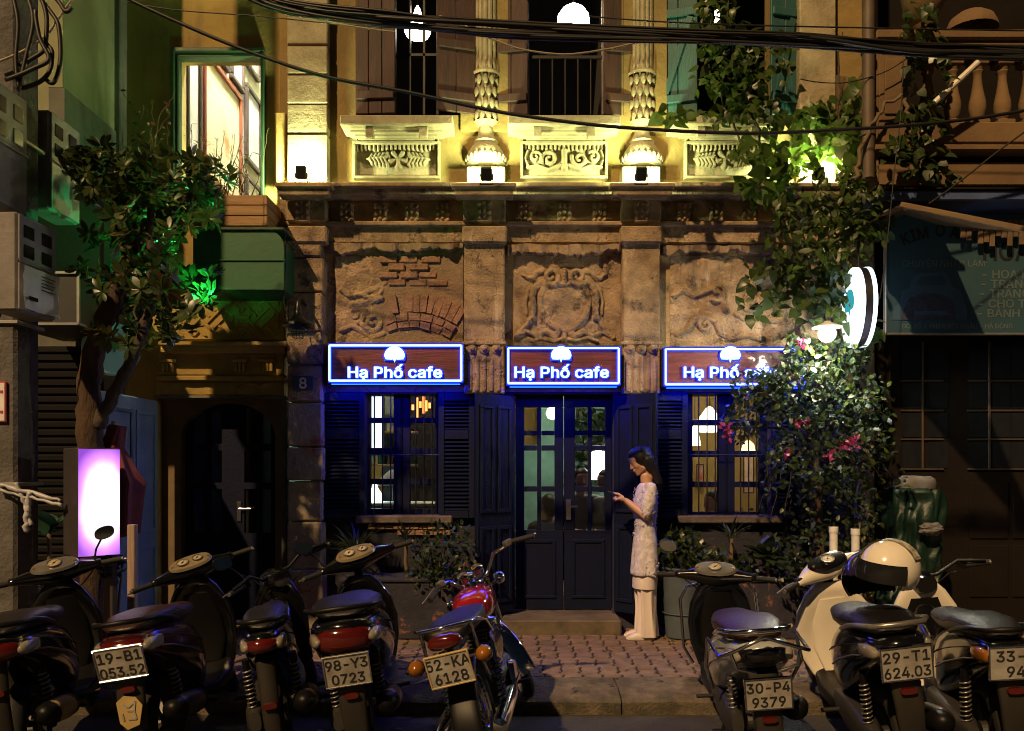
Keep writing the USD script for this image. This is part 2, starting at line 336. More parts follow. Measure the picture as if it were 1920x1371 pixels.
# pilasters of the lower storey with reeded feet and rosettes
for a, b in ((870, 946), (1168, 1238), (1500, 1572)):
    p = strip('pilaster', a, 424, b, 738, PF, FY - .001, 'plaster_relief', .01)
    m = MB(); n = 5; w = (b - a) / (n + .6)
    for k in range(n):
        x0 = a + w * .3 + k * w + 2
        q0 = W(x0, 734, PF); q1 = W(x0 + w - 4, 668 + 3 * abs(k - 2), PF); r = (q1[0] - q0[0]) / 2
        m.loft([((q0[0] + r, PF + .001, z), (1, 0, 0), (0, 1, 0), rr, rr * .8, 2) for z, rr in ((q0[2], r * .9), (q0[2] + .02, r), (q1[2] - .04, r), (q1[2] - .01, r * .8), (q1[2], r * .3))], 10)
    m.build('reed', MT['plaster_relief'], p, smooth=True)
    m = MB()
    for k in range(3):
        c = W(a + (b - a) * (.2 + .3 * k), 655, PF)
        m.tm(trimesh.creation.icosphere(2, .043), trimesh.transformations.translation_matrix(c) @ np.diag([1, .55, 1, 1]))
        m.tm(trimesh.creation.icosphere(1, .02), trimesh.transformations.translation_matrix(c - [0, .03, 0]))
    m.build('rosette', MT['plaster_relief'], p, smooth=True)
    m = MB(); m.pbox(a - 4, 640, b + 4, 646, PF - .02, PF, .006); m.build('astragal', MT['plaster_relief'], p)
# left corner pier: rough blocks from the pavement up to the frieze
y, k = 424, 0
for hgt in (58, 66, 74, 62, 70, 84, 64, 76, 90, 82, 60, 60):
    j0 = RNG.uniform(-2, 2)
    strip('pier_block', 538 + j0, y + 1, 604 + RNG.uniform(-3, 3), y + hgt - 1, PF - .03 + RNG.uniform(0, .02), FY + .2, 'plaster_relief' if y < 690 else 'stone_pier', .012)
    y += hgt
# frieze, architrave, cornice
ent = part('entablature', cafe)
strip('architrave', 604, 424, 1640, 456, FY - .07, FY - .001, 'plaster_relief', .01, ent)
for a, b in ((535, 612), (866, 950), (1164, 1242), (1496, 1576)):
    strip('architrave_break', a, 423, b, 455, PF - .05, FY - .072, 'plaster_relief', .012, ent)
    strip('frieze_break', a + 2, 372, b - 2, 414, PF - .03, FY - .032, 'cornice', .008, ent)
strip('frieze', 525, 372, 1640, 414, FY - .03, FY - .001, 'cornice', .004, ent)
strip('taenia', 525, 414, 1640, 423, FY - .12, FY - .002, 'cornice', .008, ent)
def ragged(name, px0, px1, py, thick, Y0, m):            # broken ledge with an uneven lip
    mb = MB(); n = int((px1 - px0) / 3); xs = np.linspace(px0, px1, n)
    top = [py + 5 * (meshkit.fbm(np.array([x / 23., 1., py]), 4) - .5) for x in xs]
    low = [t + thick * (.1 + 1.8 * meshkit.fbm(np.array([x / 26., 7., py]), 5, 3) + .25 * (meshkit.noise(np.array([x / 3., 2., py])) - .5)) for t, x in zip(top, xs)]
    out = [Y0 + .09 * meshkit.fbm(np.array([x / 18., 3., py]), 4, 8) for x in xs]
    V = []
    for x, a, b, o in zip(xs, top, low, out):
        p, q_ = W(x, a, o), W(x, b, o); V += [[p[0], FY + .01, p[2] + .01], [p[0], o, p[2]], [q_[0], o + .01, q_[2]], [q_[0], FY + .01, q_[2]]]
    f = [[i * 4 + k, (i + 1) * 4 + k, (i + 1) * 4 + (k + 1) % 4, i * 4 + (k + 1) % 4] for i in range(n - 1) for k in range(4)]
    mb.add(V, np.array(f)[:, ::-1]); return mb.build(name, MT[m], ent, smooth=40)
ragged('broken_ledge', 610, 868, 456, 12, FY - .13, 'cornice'); ragged('broken_ledge', 952, 1166, 458, 13, FY - .14, 'cornice'); ragged('broken_ledge', 1244, 1560, 460, 13, FY - .13, 'cornice')
ragged('chipped_fillet', 620, 866, 437, 4, FY - .085, 'plaster_relief'); ragged('chipped_fillet', 956, 1164, 442, 4, FY - .085, 'plaster_relief')
for a, b, Y0 in ((525, 1640, FY - .25),):
    strip('cornice_slab', a, 341, b, 350, Y0, FY - .002, 'cornice', .008, ent)
    strip('cornice_fascia', a, 351, b, 365, Y0 + .05, FY - .003, 'plaster_relief', .006, ent)
for a, b in ((515, 622), (846, 968), (1144, 1266), (1470, 1590)):
    strip('cornice_slab', a, 342, b, 351, FY - .36, FY - .252, 'cornice', .008, ent)
    strip('cornice_fascia', a + 6, 352, b - 6, 366, FY - .33, FY - .202, 'plaster_relief', .006, ent)
def modillion(cx, cy, Yf, s=1.0):                        # triple lobed console
    o = W(cx, cy, Yf); m = MB(); u = .0185 * s
    for k in (-1, 0, 1):
        for zz, r, yy in ((.055, .85, 0), (.0, 1.0, -.015), (-.05, 1.05, -.03)):
            if k == 0: zz += .012
            m.tm(trimesh.creation.icosphere(1, u * r), trimesh.transformations.translation_matrix(o + np.array([k * .042, -.03 - yy, zz]) * s) @ np.diag([1, 1.5, 1.15, 1]))
    m.box(o[0] - .062 * s, o[0] + .062 * s, Yf - .03, Yf + .06, o[2] + .065 * s, o[2] + .09 * s, .004)
    m.box(o[0] - .058 * s, o[0] + .058 * s, Yf - .012, Yf + .06, o[2] - .08 * s, o[2] + .07 * s, .004)
    m.build('modillion', MT['plaster_relief'], ent, smooth=40)
for cx in (650, 713, 772, 830, 985, 1058, 1124, 1283, 1343, 1405, 1462): modillion(cx, 402, FY - .04)
for cx in (567, 908, 1203, 1536): modillion(cx, 398, PF - .035)

# ---------------------------------------------------------------- stucco relief panels, modelled as raised ornament
def spiral(cx, cy, r0, r1, a0, turns, n=26):
    t = np.linspace(0, 1, n); a = math.radians(a0) + t * turns * 2 * np.pi; r = r0 + (r1 - r0) * t
    return [(cx + r[k] * math.cos(a[k]), cy + r[k] * math.sin(a[k])) for k in range(n)]
def mirror(pts, cx): return [(2 * cx - x, y) for x, y in pts]
def relief(name, px0, py0, px1, py1, strokes, Y0=FY - .004, step=1.15, base=None, rough=.004, pit=.0, seed=1, mname='plaster_relief', edge=True):
    xs = np.arange(px0, px1 + step, step); ys = np.arange(py0, py1 + step, step)
    gx, gy = np.meshgrid(xs, ys, indexing='ij'); H = np.zeros_like(gx)
    if base is not None: H = base(gx, gy)
    for pts, r, h in strokes:
        pts = np.array(pts, float); R = np.linspace(r[0], r[1], len(pts)) if np.ndim(r) else np.full(len(pts), r)
        best = np.full(gx.shape, 9.)
        for k in range(len(pts) - 1):
            a, d = pts[k], pts[k + 1] - pts[k]; L2 = max(d @ d, 1e-9)
            t = np.clip(((gx - a[0]) * d[0] + (gy - a[1]) * d[1]) / L2, 0, 1)
            rr = R[k] + (R[k + 1] - R[k]) * t
            best = np.minimum(best, np.hypot(gx - a[0] - t * d[0], gy - a[1] - t * d[1]) / rr)
        H = np.maximum(H, np.where(best < 1, H * .35 + h * np.sqrt(np.clip(1 - best ** 2, 0, 1)), 0))
    P = np.stack([gx / 14, gy / 14, gx * 0 + seed], -1)
    if rough > .0045: H = np.where(H > .006, .006 + (H - .006) * (.30 + .85 * np.clip((meshkit.fbm(P * .55 + 7, 4, seed + 3) - .30) / .32, 0, 1)) * .85, H)
    H = H + rough * 2 * (meshkit.fbm(P, 5, seed) - .5)
    if pit: H = H - pit * np.clip((meshkit.noise(P * 1.7 + 31) - .72) / .2, 0, 1)
    if edge:
        e = np.minimum(np.minimum(gx - px0, px1 - gx), np.minimum(gy - py0, py1 - gy)); H = np.where(e <= 1.2, -.012, H)
    V = np.stack([(gx - HX) * Y0 / F, Y0 - H, CZ + (HY - gy) * Y0 / F], -1).reshape(-1, 3); ny = len(ys)
    i, j = np.meshgrid(np.arange(len(xs) - 1), np.arange(ny - 1), indexing='ij')
    q = np.stack([i * ny + j, i * ny + j + 1, (i + 1) * ny + j + 1, (i + 1) * ny + j], -1).reshape(-1, 4)
    return MB().add(V, q).build(name, MT[mname], cafe, smooth=True)
cx = 1058; S_ = []
oval = [(cx + 46 * math.cos(t) * (1 if math.sin(t) > -.2 else .96), 566 + 52 * math.sin(t)) for t in np.linspace(-.25 * np.pi, 1.25 * np.pi, 40)]
S_ += [(oval, 6, .045), ([(cx - 33, 529), (cx - 12, 534), (cx + 12, 534), (cx + 33, 529)], 5, .04)]
for mir in (False, True):
    L = [(spiral(cx - 25, 520, 3, 19, 20, 1.35), (4, 6), .05),
         ([(cx - 40, 508), (cx - 52, 512), (cx - 58, 522), (cx - 68, 522), (cx - 78, 516)], (6, 3), .04),
         ([(cx - 45, 533), (cx - 55, 541), (cx - 60, 556), (cx - 56, 575), (cx - 60, 592), (cx - 70, 610), (cx - 92, 632)], (6, 4), .04),
         ([(cx - 92, 634), (cx - 72, 622), (cx - 52, 630), (cx - 34, 622), (cx - 18, 632), (cx - 8, 618)], (4, 7), .04),
         ([(cx - 60, 640), (cx - 44, 634), (cx - 20, 640), (cx - 2, 636)], 4, .03),
         ([(cx - 66, 545), (cx - 72, 566), (cx - 70, 590)], (4, 2.5), .022)]
    L += [([(cx - 58 - 2 * (k % 2), 548 + 8 * k), (cx - 58 - 2 * (k % 2), 551 + 8 * k)], 6 - .25 * k, .055) for k in range(7)]
    S_ += [((mirror(p, cx) if mir else p), r, h) for p, r, h in L]
S_ += [([(cx, 508 + 6 * k), (cx, 510 + 6 * k)], 5, .055) for k in range(4)] + [([(cx, 622), (cx, 640)], 5, .05)]
relief('cartouche_relief', 962, 478, 1166, 652, S_, base=lambda x, y: .022 * (((x - cx) / 44.) ** 2 + ((y - 566) / 50.) ** 2 < 1) , rough=.007, pit=.01, seed=5)
S_ = [([(640, 545), (655, 556), (680, 552), (705, 540), (722, 530), (724, 515)], (4, 6), .035), (spiral(700, 535, 4, 26, 200, .8), (3, 5), .03),
      ([(655, 585), (662, 572), (690, 568), (715, 560)], 6, .03), (spiral(668, 590, 3, 16, 0, 1.2), (3, 5), .03), (spiral(700, 604, 4, 20, 90, 1.2), (4, 6), .04),
      ([(640, 620), (660, 612), (680, 622), (700, 632), (720, 626)], 5, .03), ([(650, 500), (670, 510), (690, 506)], 4, .015)]
hole = Polygon([(716, 480), (812, 478), (822, 520), (828, 530), (850, 552), (866, 585), (866, 636), (730, 640), (716, 610), (714, 590), (726, 566), (744, 552), (738, 530), (716, 512)])
def left_base(x, y):
    from shapely import contains_xy
    w = 3 * (meshkit.noise(np.stack([x / 9, y / 9, x * 0], -1)) - .5)
    return np.where(contains_xy(hole, x + w, y + w), -.035, .004)
relief('scroll_relief', 626, 478, 868, 646, S_, base=left_base, rough=.006, pit=.012, seed=9)
S_ = [([(1262, 555), (1280, 545), (1300, 556), (1320, 548), (1340, 540), (1352, 556), (1360, 580)], (4, 7), .035), (spiral(1345, 548, 3, 18, 90, 1.1), (3, 5), .035),
      ([(1268, 628), (1290, 618), (1300, 600), (1320, 594), (1342, 604), (1350, 622)], (4, 7), .04), (spiral(1322, 610, 3, 14, 200, 1.2), (3, 5), .035),
      ([(1350, 625), (1370, 634), (1400, 628), (1430, 636)], 6, .035), (spiral(1410, 560, 4, 24, 30, 1.4), (4, 6), .035), ([(1380, 590), (1400, 600), (1430, 596), (1460, 604)], 5, .03)]
for k in range(6): S_.append(([(1270 + 24 * k, 492), (1270 + 24 * k, 520)], 7, .012))
relief('scroll_relief', 1254, 478, 1500, 652, S_, rough=.007, pit=.012, seed=14)
# bare brickwork showing through the fallen stucco of the left panel
br = part('exposed_brickwork', cafe)
MB().pbox(700, 474, 868, 646, FY - .012, FY + .05).build('mortar_bed', MT['mortar'], br)
from shapely.geometry import Point
for r in range(4):
    for k in range(3):
        x0 = 712 + k * 38 + (16 if r % 2 else 0) + RNG.uniform(-2, 2); y0 = 480 + r * 14.6
        if hole.buffer(-3).contains(Point(x0 + 17, y0 + 6)):
            MB().pbox(x0, y0 + RNG.uniform(-1, 1), x0 + RNG.uniform(30, 35.5), y0 + RNG.uniform(11, 12.6), FY - .021 - RNG.uniform(0, .022), FY, .006).build('brick', MT['brick'], br)
ac = np.array([772., 742.])                              # arch rows turning about a centre below
for r, (R0, R1) in enumerate(((128, 140), (143, 155), (158, 192))):
    st = {0: 9, 1: 9, 2: 4.6}[r]
    for a in np.arange(-34, 42, st):
        aa = math.radians(a + RNG.uniform(-.4, .4)); am = math.radians(st * .5 * .92)
        c = ac + np.array([math.sin(aa), -math.cos(aa)]) * (R0 + R1) / 2
        if not hole.buffer(-4).contains(Point(*c)) or RNG.random() < .07: continue
        pts = [ac + np.array([math.sin(t), -math.cos(t)]) * R for t, R in ((aa - am, R0), (aa + am, R0), (aa + am, R1), (aa - am, R1))]
        MB().pprism([q_ + RNG.normal(0, .8, 2) for q_ in pts], FY - .021 - RNG.uniform(0, .02), FY).build('brick', MT['brick'], br)

# ---------------------------------------------------------------- upper storey: blocks, half columns, urns, aprons, shutters
for y0, y1 in ((-70, 28), (29, 84), (85, 139), (140, 194), (195, 250), (251, 341)):
    strip('pier_block', 538, y0 + 1, 614, y1 - 1, FY - .10 - RNG.uniform(0, .008), FY - .001, 'upper_stone', .008)
def half_column(cx, py_top=-80):
    p = part('half_column', cafe); w = .105
    for nm, y0, y1, r in (('shaft', -90, 142, .088), ('leaf_collar', 142, 236, .092)):
        a, b = W(cx, y1, FY), W(cx, y0, FY); m = MB()
        m.lathe([(r, a[2]), (r, b[2])], (a[0], FY + .01, 0), 28)
        if nm == 'shaft':
            for k in range(7):
                t = math.radians(180 + 15 + 25 * k); m.tube([(a[0] + r * math.cos(t), FY + .01 + r * math.sin(t), a[2] + .02), (a[0] + r * math.cos(t), FY + .01 + r * math.sin(t), b[2])], .018, 6)
        else:
            m.lathe([(r + .03, b[2] - .02), (r + .035, b[2]), (r + .02, b[2] + .02)], (a[0], FY + .01, 0), 28)
            for row in range(4):
                for k in range(6):
                    t = math.radians(180 + 10 + 32 * k + 16 * (row % 2)); z = a[2] + .06 + row * .1
                    c = np.array([a[0] + (r + .008) * math.cos(t), FY + .01 + (r + .008) * math.sin(t), z])
                    m.tm(trimesh.creation.icosphere(1, .03), trimesh.transformations.translation_matrix(c) @ rot((0, 0, 1), math.degrees(t)) @ np.diag([.7, .75, 1.5, 1]))
            m.lathe([(.02, a[2] - .06), (.07, a[2] - .02), (r + .02, a[2] + .02), (r, a[2] + .03)], (a[0], FY + .01, 0), 24)
        m.build(nm, MT['upper_stone'], p, smooth=40)
    b = W(cx, 341, FY); u = MB()
    z = lambda py: W(cx, py, FY)[2]
    u.lathe([(.10, z(313)), (.165, z(310)), (.168, z(300)), (.15, z(288)), (.12, z(278)), (.095, z(272)), (.105, z(268)), (.09, z(264)), (.07, z(256)), (.06, z(236))], (b[0], FY, 0), 32)
    for k in range(13):
        t = math.radians(180 + 180 * k / 12); u.tm(trimesh.creation.icosphere(1, .022), trimesh.transformations.translation_matrix((b[0] + .165 * math.cos(t), FY + .165 * math.sin(t), z(302))) @ np.diag([.8, .8, 1.4, 1]))
    u.build('urn', MT['upper_stone'], p, smooth=40)
    MB().pbox(cx - 36, 312, cx + 36, 341, FY - .20, FY - .001, .008).build('pedestal', MT['upper_stone'], p)
    MB().pbox(cx - 48, -90, cx + 48, 246, FY - .03, FY - .001, .004).build('backing', MT['upper_plaster'], p)
half_column(911); half_column(1203)
strip('pier_block', 1500, -70, 1568, 341, FY - .10, FY - .001, 'upper_stone', .01)
def apron(cx, w, seed, relief_strokes):
    strip('sill', cx - w - 14, 215, cx + w + 14, 233, FY - .26, FY - .001, 'upper_stone', .008)
    m = MB()
    for k, (dy0, dy1, ins, pr) in enumerate(((234, 240, 4, .2), (240, 248, 12, .15), (248, 256, 22, .1), (256, 263, 28, .06))):
        m.pbox(cx - w + ins - 8, dy0 + .4, cx + w - ins + 8, dy1 - .4, FY - pr, FY - .001, .004)
    m.build('corbel_moulding', MT['upper_stone'], cafe)
    for s in (-1, 1):
        m = MB(); m.pbox(cx + s * w * .55 - 8, 236, cx + s * w * .55 + 8, 256, FY - .23, FY - .17, .006); m.build('bracket', MT['upper_stone'], cafe)
    a = w - 10
    m = MB()
    m.pbox(cx - a, 264, cx + a, 269, FY - .06, FY - .001, .004); m.pbox(cx - a, 329, cx + a, 334, FY - .06, FY - .001, .004)
    m.pbox(cx - a, 269.3, cx - a + 5, 328.7, FY - .06, FY - .001, .004); m.pbox(cx + a - 5, 269.3, cx + a, 328.7, FY - .06, FY - .001, .004)
    m.build('panel_frame', MT['upper_stone'], cafe)
    dent = [([(x, 272), (x, 281)], 3, .03) for x in np.arange(cx - a + 9, cx + a - 6, 8)]
    relief('apron_relief', cx - a + 4, 268, cx + a - 4, 330, relief_strokes + dent, FY - .003, 1.2, rough=.004, seed=seed, mname='upper_stone')
def fl(cx, cy):
    s = [([(cx + 7 * math.cos(t), cy + 7 * math.sin(t)), (cx + 15 * math.cos(t), cy + 13 * math.sin(t))], (4, 6), .045) for t in np.linspace(0, 2 * np.pi, 6)[:-1] + .3] + [([(cx, cy), (cx + .1, cy)], 6, .05)]
    for sd in (-1, 1):
        s += [([(cx + sd * (20 + 7 * k), cy - 11 + k * .8), (cx + sd * (25 + 7 * k), cy), (cx + sd * (20 + 7 * k), cy + 11 - k * .8)], 3.6, .04) for k in range(5)]
        s += [([(cx + sd * 18, cy - 4), (cx + sd * 58, cy)], (6, 2), .03)]
    return s
apron(743, 92, 3, fl(747, 300))
sw = []
for sd in (-1, 1):
    sw += [(spiral(1058 + sd * 28, 300, 3, 15, 90 * sd, 1.3 * sd), (3, 5), .045), (spiral(1058 + sd * 54, 296, 2, 11, -60, -1.2 * sd), (3, 4), .04), ([(1058 + sd * 8, 312), (1058 + sd * 30, 320), (1058 + sd * 52, 312), (1058 + sd * 70, 316)], (5, 3), .04), ([(1058 + sd * 68, 285), (1058 + sd * 74, 300), (1058 + sd * 68, 312)], 3, .04)]
sw += [([(1058, 285), (1058, 316)], 6, .05)]
apron(1058, 92, 4, sw); apron(1366, 92, 6, fl(1358, 300))

def board_shutter(px0, px1, py0, py1, Y, m, n, hinge, deg, bars=(), brace=False):   # plank leaf, swung open about one edge
    p = part('shutter', cafe); a, b = W(px0, py1, Y), W(px1, py0, Y); h = a if hinge == 'l' else np.array([b[0], Y, a[2]])
    M = rot((0, 0, 1), deg, (h[0], Y, 0)); w = (b[0] - a[0]) / n
    for k in range(n):
        MB().box(a[0] + k * w + .002, a[0] + (k + 1) * w - .002, Y, Y + .025, a[2], b[2], .005).xf(M).build('board', MT[m], p)
    for zz in bars:
        z = W(0, zz, Y)[2]; MB().box(a[0] + .01, b[0] - .01, Y - .022, Y - .001, z - .035, z + .035, .006).xf(M).build('ledge', MT[m], p)
    if brace:
        c = W(0, bars[-1], Y)[2]; t = W(0, bars[0], Y)[2]
        MB().bar((a[0] + .06, Y - .013, c + .05), (b[0] - .06, Y - .013, t - .05), .05, .02, (0, 1, 0)).xf(M).build('brace', MT[m], p)
board_shutter(666, 742, -150, 214, FY - .05, 'red_shutter', 3, 'l', -4, (180,))
board_shutter(818, 892, -150, 214, FY - .06, 'red_shutter', 2, 'r', 16, (90, 186))
board_shutter(926, 990, -150, 214, FY - .06, 'red_shutter', 2, 'r', -10, (88, 182))
board_shutter(1132, 1204, -150, 214, FY - .06, 'red_shutter', 2, 'l', 10, (88, 182))
board_shutter(1236, 1308, -150, 214, FY - .07, 'teal_shutter', 2, 'r', -14, (20, 182), True)
board_shutter(1446, 1504, -150, 214, FY - .07, 'teal_shutter', 2, 'l', 14, (20, 182), True)
# balcony railing of the middle upper window, bars of the left one
rl = part('window_railing', cafe)
for x in (990, 1012, 1036, 1060, 1084, 1108, 1131):
    thick = .014 if x in (990, 1131) else .007
    MB().tube([W(x, 215, FY + .02), W(x, -140 if x in (990, 1131) else 108, FY + .02)], thick, 6).build('baluster_rod', MT['steel' if thick > .01 else 'iron'], rl)
MB().bar(W(988, 108, FY + .02), W(1133, 108, FY + .02), .02, .025).build('handrail', MT['iron'], rl)
wf = part('upper_window', cafe)
m = MB()
for x in (740, 768, 795, 820): m.pbox(x - 2, -150, x + 2, 215, FY + .1, FY + .14)
m.pbox(668, 100, 888, 105, FY + .1, FY + .138); m.build('frame', MT['iron'], wf)

# ---------------------------------------------------------------- ground floor windows, shutters, door
def louvre(px0, py0, px1, py1, Y, groups, M=None):
    p = part('louvred_shutter', cafe); a, b = W(px0, py1, Y), W(px1, py0, Y); st = .05; m = MB()
    zs = [(W(0, g0, Y)[2], W(0, g1, Y)[2], n) for g0, g1, n in groups]
    m.box(a[0], a[0] + st, Y, Y + .04, a[2], b[2], .004); m.box(b[0] - st, b[0], Y, Y + .04, a[2], b[2], .004)
    edges = [b[2]] + [z for zt, zb, _ in zs for z in (zt, zb)] + [a[2]]
    for k in range(0, len(edges), 2): m.box(a[0] + st + .001, b[0] - st - .001, Y + .002, Y + .038, edges[k + 1], edges[k], .004)
    if M is not None: m.xf(M)
    m.build('frame', MT['blue_paint_light'], p)
    for zt, zb, n in zs:
        for k in range(n):
            z = zb + (zt - zb) * (k + .5) / n; h = (zt - zb) / n
            s = MB().bar((a[0] + st, Y + .02, z), (b[0] - st, Y + .02, z), .045, .008).xf(rot((1, 0, 0), 38, (0, Y + .02, z)))
            if M is not None: s.xf(M)
            s.build('slat', MT['blue_paint_light'], p)
grp = [(752, 806, 8), (824, 958, 18)]
louvre(582, 736, 684, 972, FY - .07, grp); louvre(822, 736, 890, 972, FY - .07, grp)
louvre(1222, 734, 1290, 972, FY - .07, grp); louvre(1448, 736, 1506, 972, FY - .07, grp)
def casement(xa, xb, leaves, rows, sill):
    w = part('window', cafe); Y = FY + .09; m = MB(); a, b = W(xa, 966, Y), W(xb, 738, Y)
    for x0, x1 in leaves:
        m.pbox(x0 - 14, 738, x0, 966, Y, Y + .05, .004); m.pbox(x1, 738, x1 + 14, 966, Y, Y + .05, .004)
        ed = [730] + [v for r in rows for v in r] + [968]
        for k in range(0, len(ed), 2): m.pbox(x0 + .3, ed[k], x1 - .3, ed[k + 1], Y + .001, Y + .049, .004)
    c0, c1 = leaves[0][1] + 14.5, leaves[1][0] - 14.5
    m.pbox(c0, 736, c1, 966, Y - .01, Y + .05, .004)
    m.build('frame', MT['blue_paint'], w)
    for x0, x1 in leaves:
        for r0, r1 in rows: MB().pbox(x0 + .5, r0 + .5, x1 - .5, r1 - .5, Y + .022, Y + .027).build('pane', MT['pane'], w)
        for k in (.27, .55, .83):
            x = x0 - 4 + (x1 - x0 + 8) * k; MB().tube([W(x, 736, FY + .03), W(x, 972, FY + .03)], .006, 6).build('bar', MT['iron'], w)
    for py in (853,):
        MB().tube([W(xa, py, FY + .03), W(xb, py, FY + .03)], .005, 6).build('bar', MT['iron'], w)
    MB().pbox(xa - 20, 967, xb + 22, 982, FY - .08, FY + .1, .01).build('sill', MT['step_stone'], w)
casement(686, 826, ((691, 738), (769, 816)), ((738, 783), (793, 840), (852, 898), (909, 954)), 0)
casement(1290, 1446, ((1299, 1347), (1378, 1424)), ((738, 787), (798, 845), (857, 903), (914, 960)), 0)
m = MB()
dr = part('double_door', cafe); DY = 6.90; rows = ((767, 808), (816, 835), (845, 912), (922, 993)); M_ = MB()
for x0, x1, c in ((966, 1056, ((983, 1007), (1015, 1040))), (1058, 1148, ((1078, 1102), (1110, 1135)))):
    lf = MB(); xs = [x0, c[0][0], c[0][1], c[1][0], c[1][1], x1]
    for k in (0, 2, 4): lf.pbox(xs[k] + (.3 if k == 2 else 0), 764, xs[k + 1] - (.3 if k == 2 else 0), 994, DY, DY + .045, .004)
    ed = [752, 767, 808, 816, 835, 845, 912, 922, 993, 1010]
    for k in range(0, len(ed), 2):
        if k in (0, 8): continue
        for cc in c: lf.pbox(cc[0] + .2, ed[k], cc[1] - .2, ed[k + 1], DY + .002, DY + .043, .004)
    lf.pbox(x0, 738, x1, 763.7, DY, DY + .045, .004); lf.pbox(x0, 994.3, x1, 1143, DY, DY + .045, .004)
    for py0, py1 in ((1012, 1122),):
        for q in (0, 1, 2, 3):
            bb = [(x0 + 14, py0, x1 - 14, py0 + 6), (x0 + 14, py1 - 6, x1 - 14, py1), (x0 + 14, py0 + 6.3, x0 + 20, py1 - 6.3), (x1 - 20, py0 + 6.3, x1 - 14, py1 - 6.3)][q]
            lf.pbox(*bb, DY - .012, DY - .001, .003)
    lf.build('leaf', MT['blue_paint'], dr)
    for cc in c:
        for r0, r1 in rows: MB().pbox(cc[0] + .3, r0 + .3, cc[1] - .3, r1 - .3, DY + .02, DY + .025).build('pane', MT['pane'], dr)
h = MB(); h.pbox(1061, 936, 1071, 975, DY - .016, DY - .001, .003); h.tube([W(1066, 950, DY - .016), W(1066, 950, DY - .06)], .009, 8); h.tube([W(1066, 950, DY - .058), W(1083, 950, DY - .058)], .008, 8); h.build('handle', MT['steel'], dr)
strip('door_jamb', 958, 738, 965.5, 1143, FY + .05, FY + .24, 'blue_paint', .004); strip('door_jamb', 1148.5, 738, 1154, 1143, FY + .05, FY + .24, 'blue_paint', .004)
# folded door shutters standing ajar either side of the doorway
def ajar(name, xh, xo, py0, py1, Yh, Yo):
    p = part(name, cafe); a, b = W(xh, py1, Yh), W(xo, py1, Yo); L = math.hypot(b[0] - a[0], b[1] - a[1]); top = W(xh, py0, Yh)[2]; z0 = a[2]
    ang = math.degrees(math.atan2(b[1] - a[1], b[0] - a[0])); M = trimesh.transformations.translation_matrix((a[0], a[1], 0)) @ rot((0, 0, 1), ang)
    m = MB(); m.box(0, L, -.02, .02, z0, top, .005).xf(M).build('leaf', MT['blue_paint'], p)
    for q0, q1 in ((.07, .46), (.54, .93)):
        for h0, h1 in ((.05, .40), (.46, .95)):
            zz0, zz1 = z0 + (top - z0) * h0, z0 + (top - z0) * h1; fr = MB()
            for sg in (-1, 1):
                y0, y1 = sorted((sg * .021, sg * .034))
                fr.box(L * q0, L * q1, y0, y1, zz0, zz0 + .03, .004); fr.box(L * q0, L * q1, y0, y1, zz1 - .03, zz1, .004)
                fr.box(L * q0, L * q0 + .03, y0 + .0005, y1 - .0005, zz0 + .03, zz1 - .03, .004); fr.box(L * q1 - .03, L * q1, y0 + .0005, y1 - .0005, zz0 + .03, zz1 - .03, .004)
            fr.xf(M).build('moulding', MT['blue_paint_light'], p)
ajar('door_shutter', 961, 892, 742, 1146, FY - .01, FY - .24)
ajar('door_shutter', 1153, 1232, 742, 1146, FY - .01, FY - .30)
st = MB(); a, b = W(942, 1188, 6.44), W(1166, 1161, 6.44)
st.box(a[0], b[0], 6.44, FY + .2, .10, .247, .012); st.build('door_step', MT['step_stone'], cafe)
m = MB()
for k in range(9):
    x = 690 + k * 16; MB().pbox(x, 984, x + 14.5, 993, FY - .03 - RNG.uniform(0, .02), FY + .05, .004).build('brick', MT['brick'], cafe)
for k in range(6): MB().pbox(745 + k * 17, 994.5, 760.5 + k * 17, 1004, FY - .02 - RNG.uniform(0, .02), FY + .05, .004).build('brick', MT['brick'], cafe)
# ---------------------------------------------------------------- neon signs of the cafe
def emblem(c, s, Y0, Y1, mbx):                            # domed leaf-fan emblem
    pts = [(c[0] + s * math.cos(t), c[1] + s * .95 * math.sin(t)) for t in np.linspace(0, math.pi, 22)]
    pts += [(c[0] - s * .86, c[1] - s * .30), (c[0] - s * .30, c[1] - s * .34), (c[0] - s * .12, c[1] - s * .30), (c[0], c[1] - s * .62), (c[0] + s * .12, c[1] - s * .30), (c[0] + s * .30, c[1] - s * .34), (c[0] + s * .86, c[1] - s * .30)]
    g = Polygon(pts).buffer(0)
    for k in (-.38, .38): g = g.difference(Polygon([(c[0] + s * k * .55, c[1] - s * .4), (c[0] + s * k * .55 + s * .03, c[1] - s * .4), (c[0] + s * k + s * .02, c[1] + s * .35), (c[0] + s * k, c[1] + s * .35)]))
    mbx.prism(g, Y0, Y1)
glow('added_blue_glow', (.001, .010, 1.), 11.)  # blue emission for the strips added beneath the sign boxes
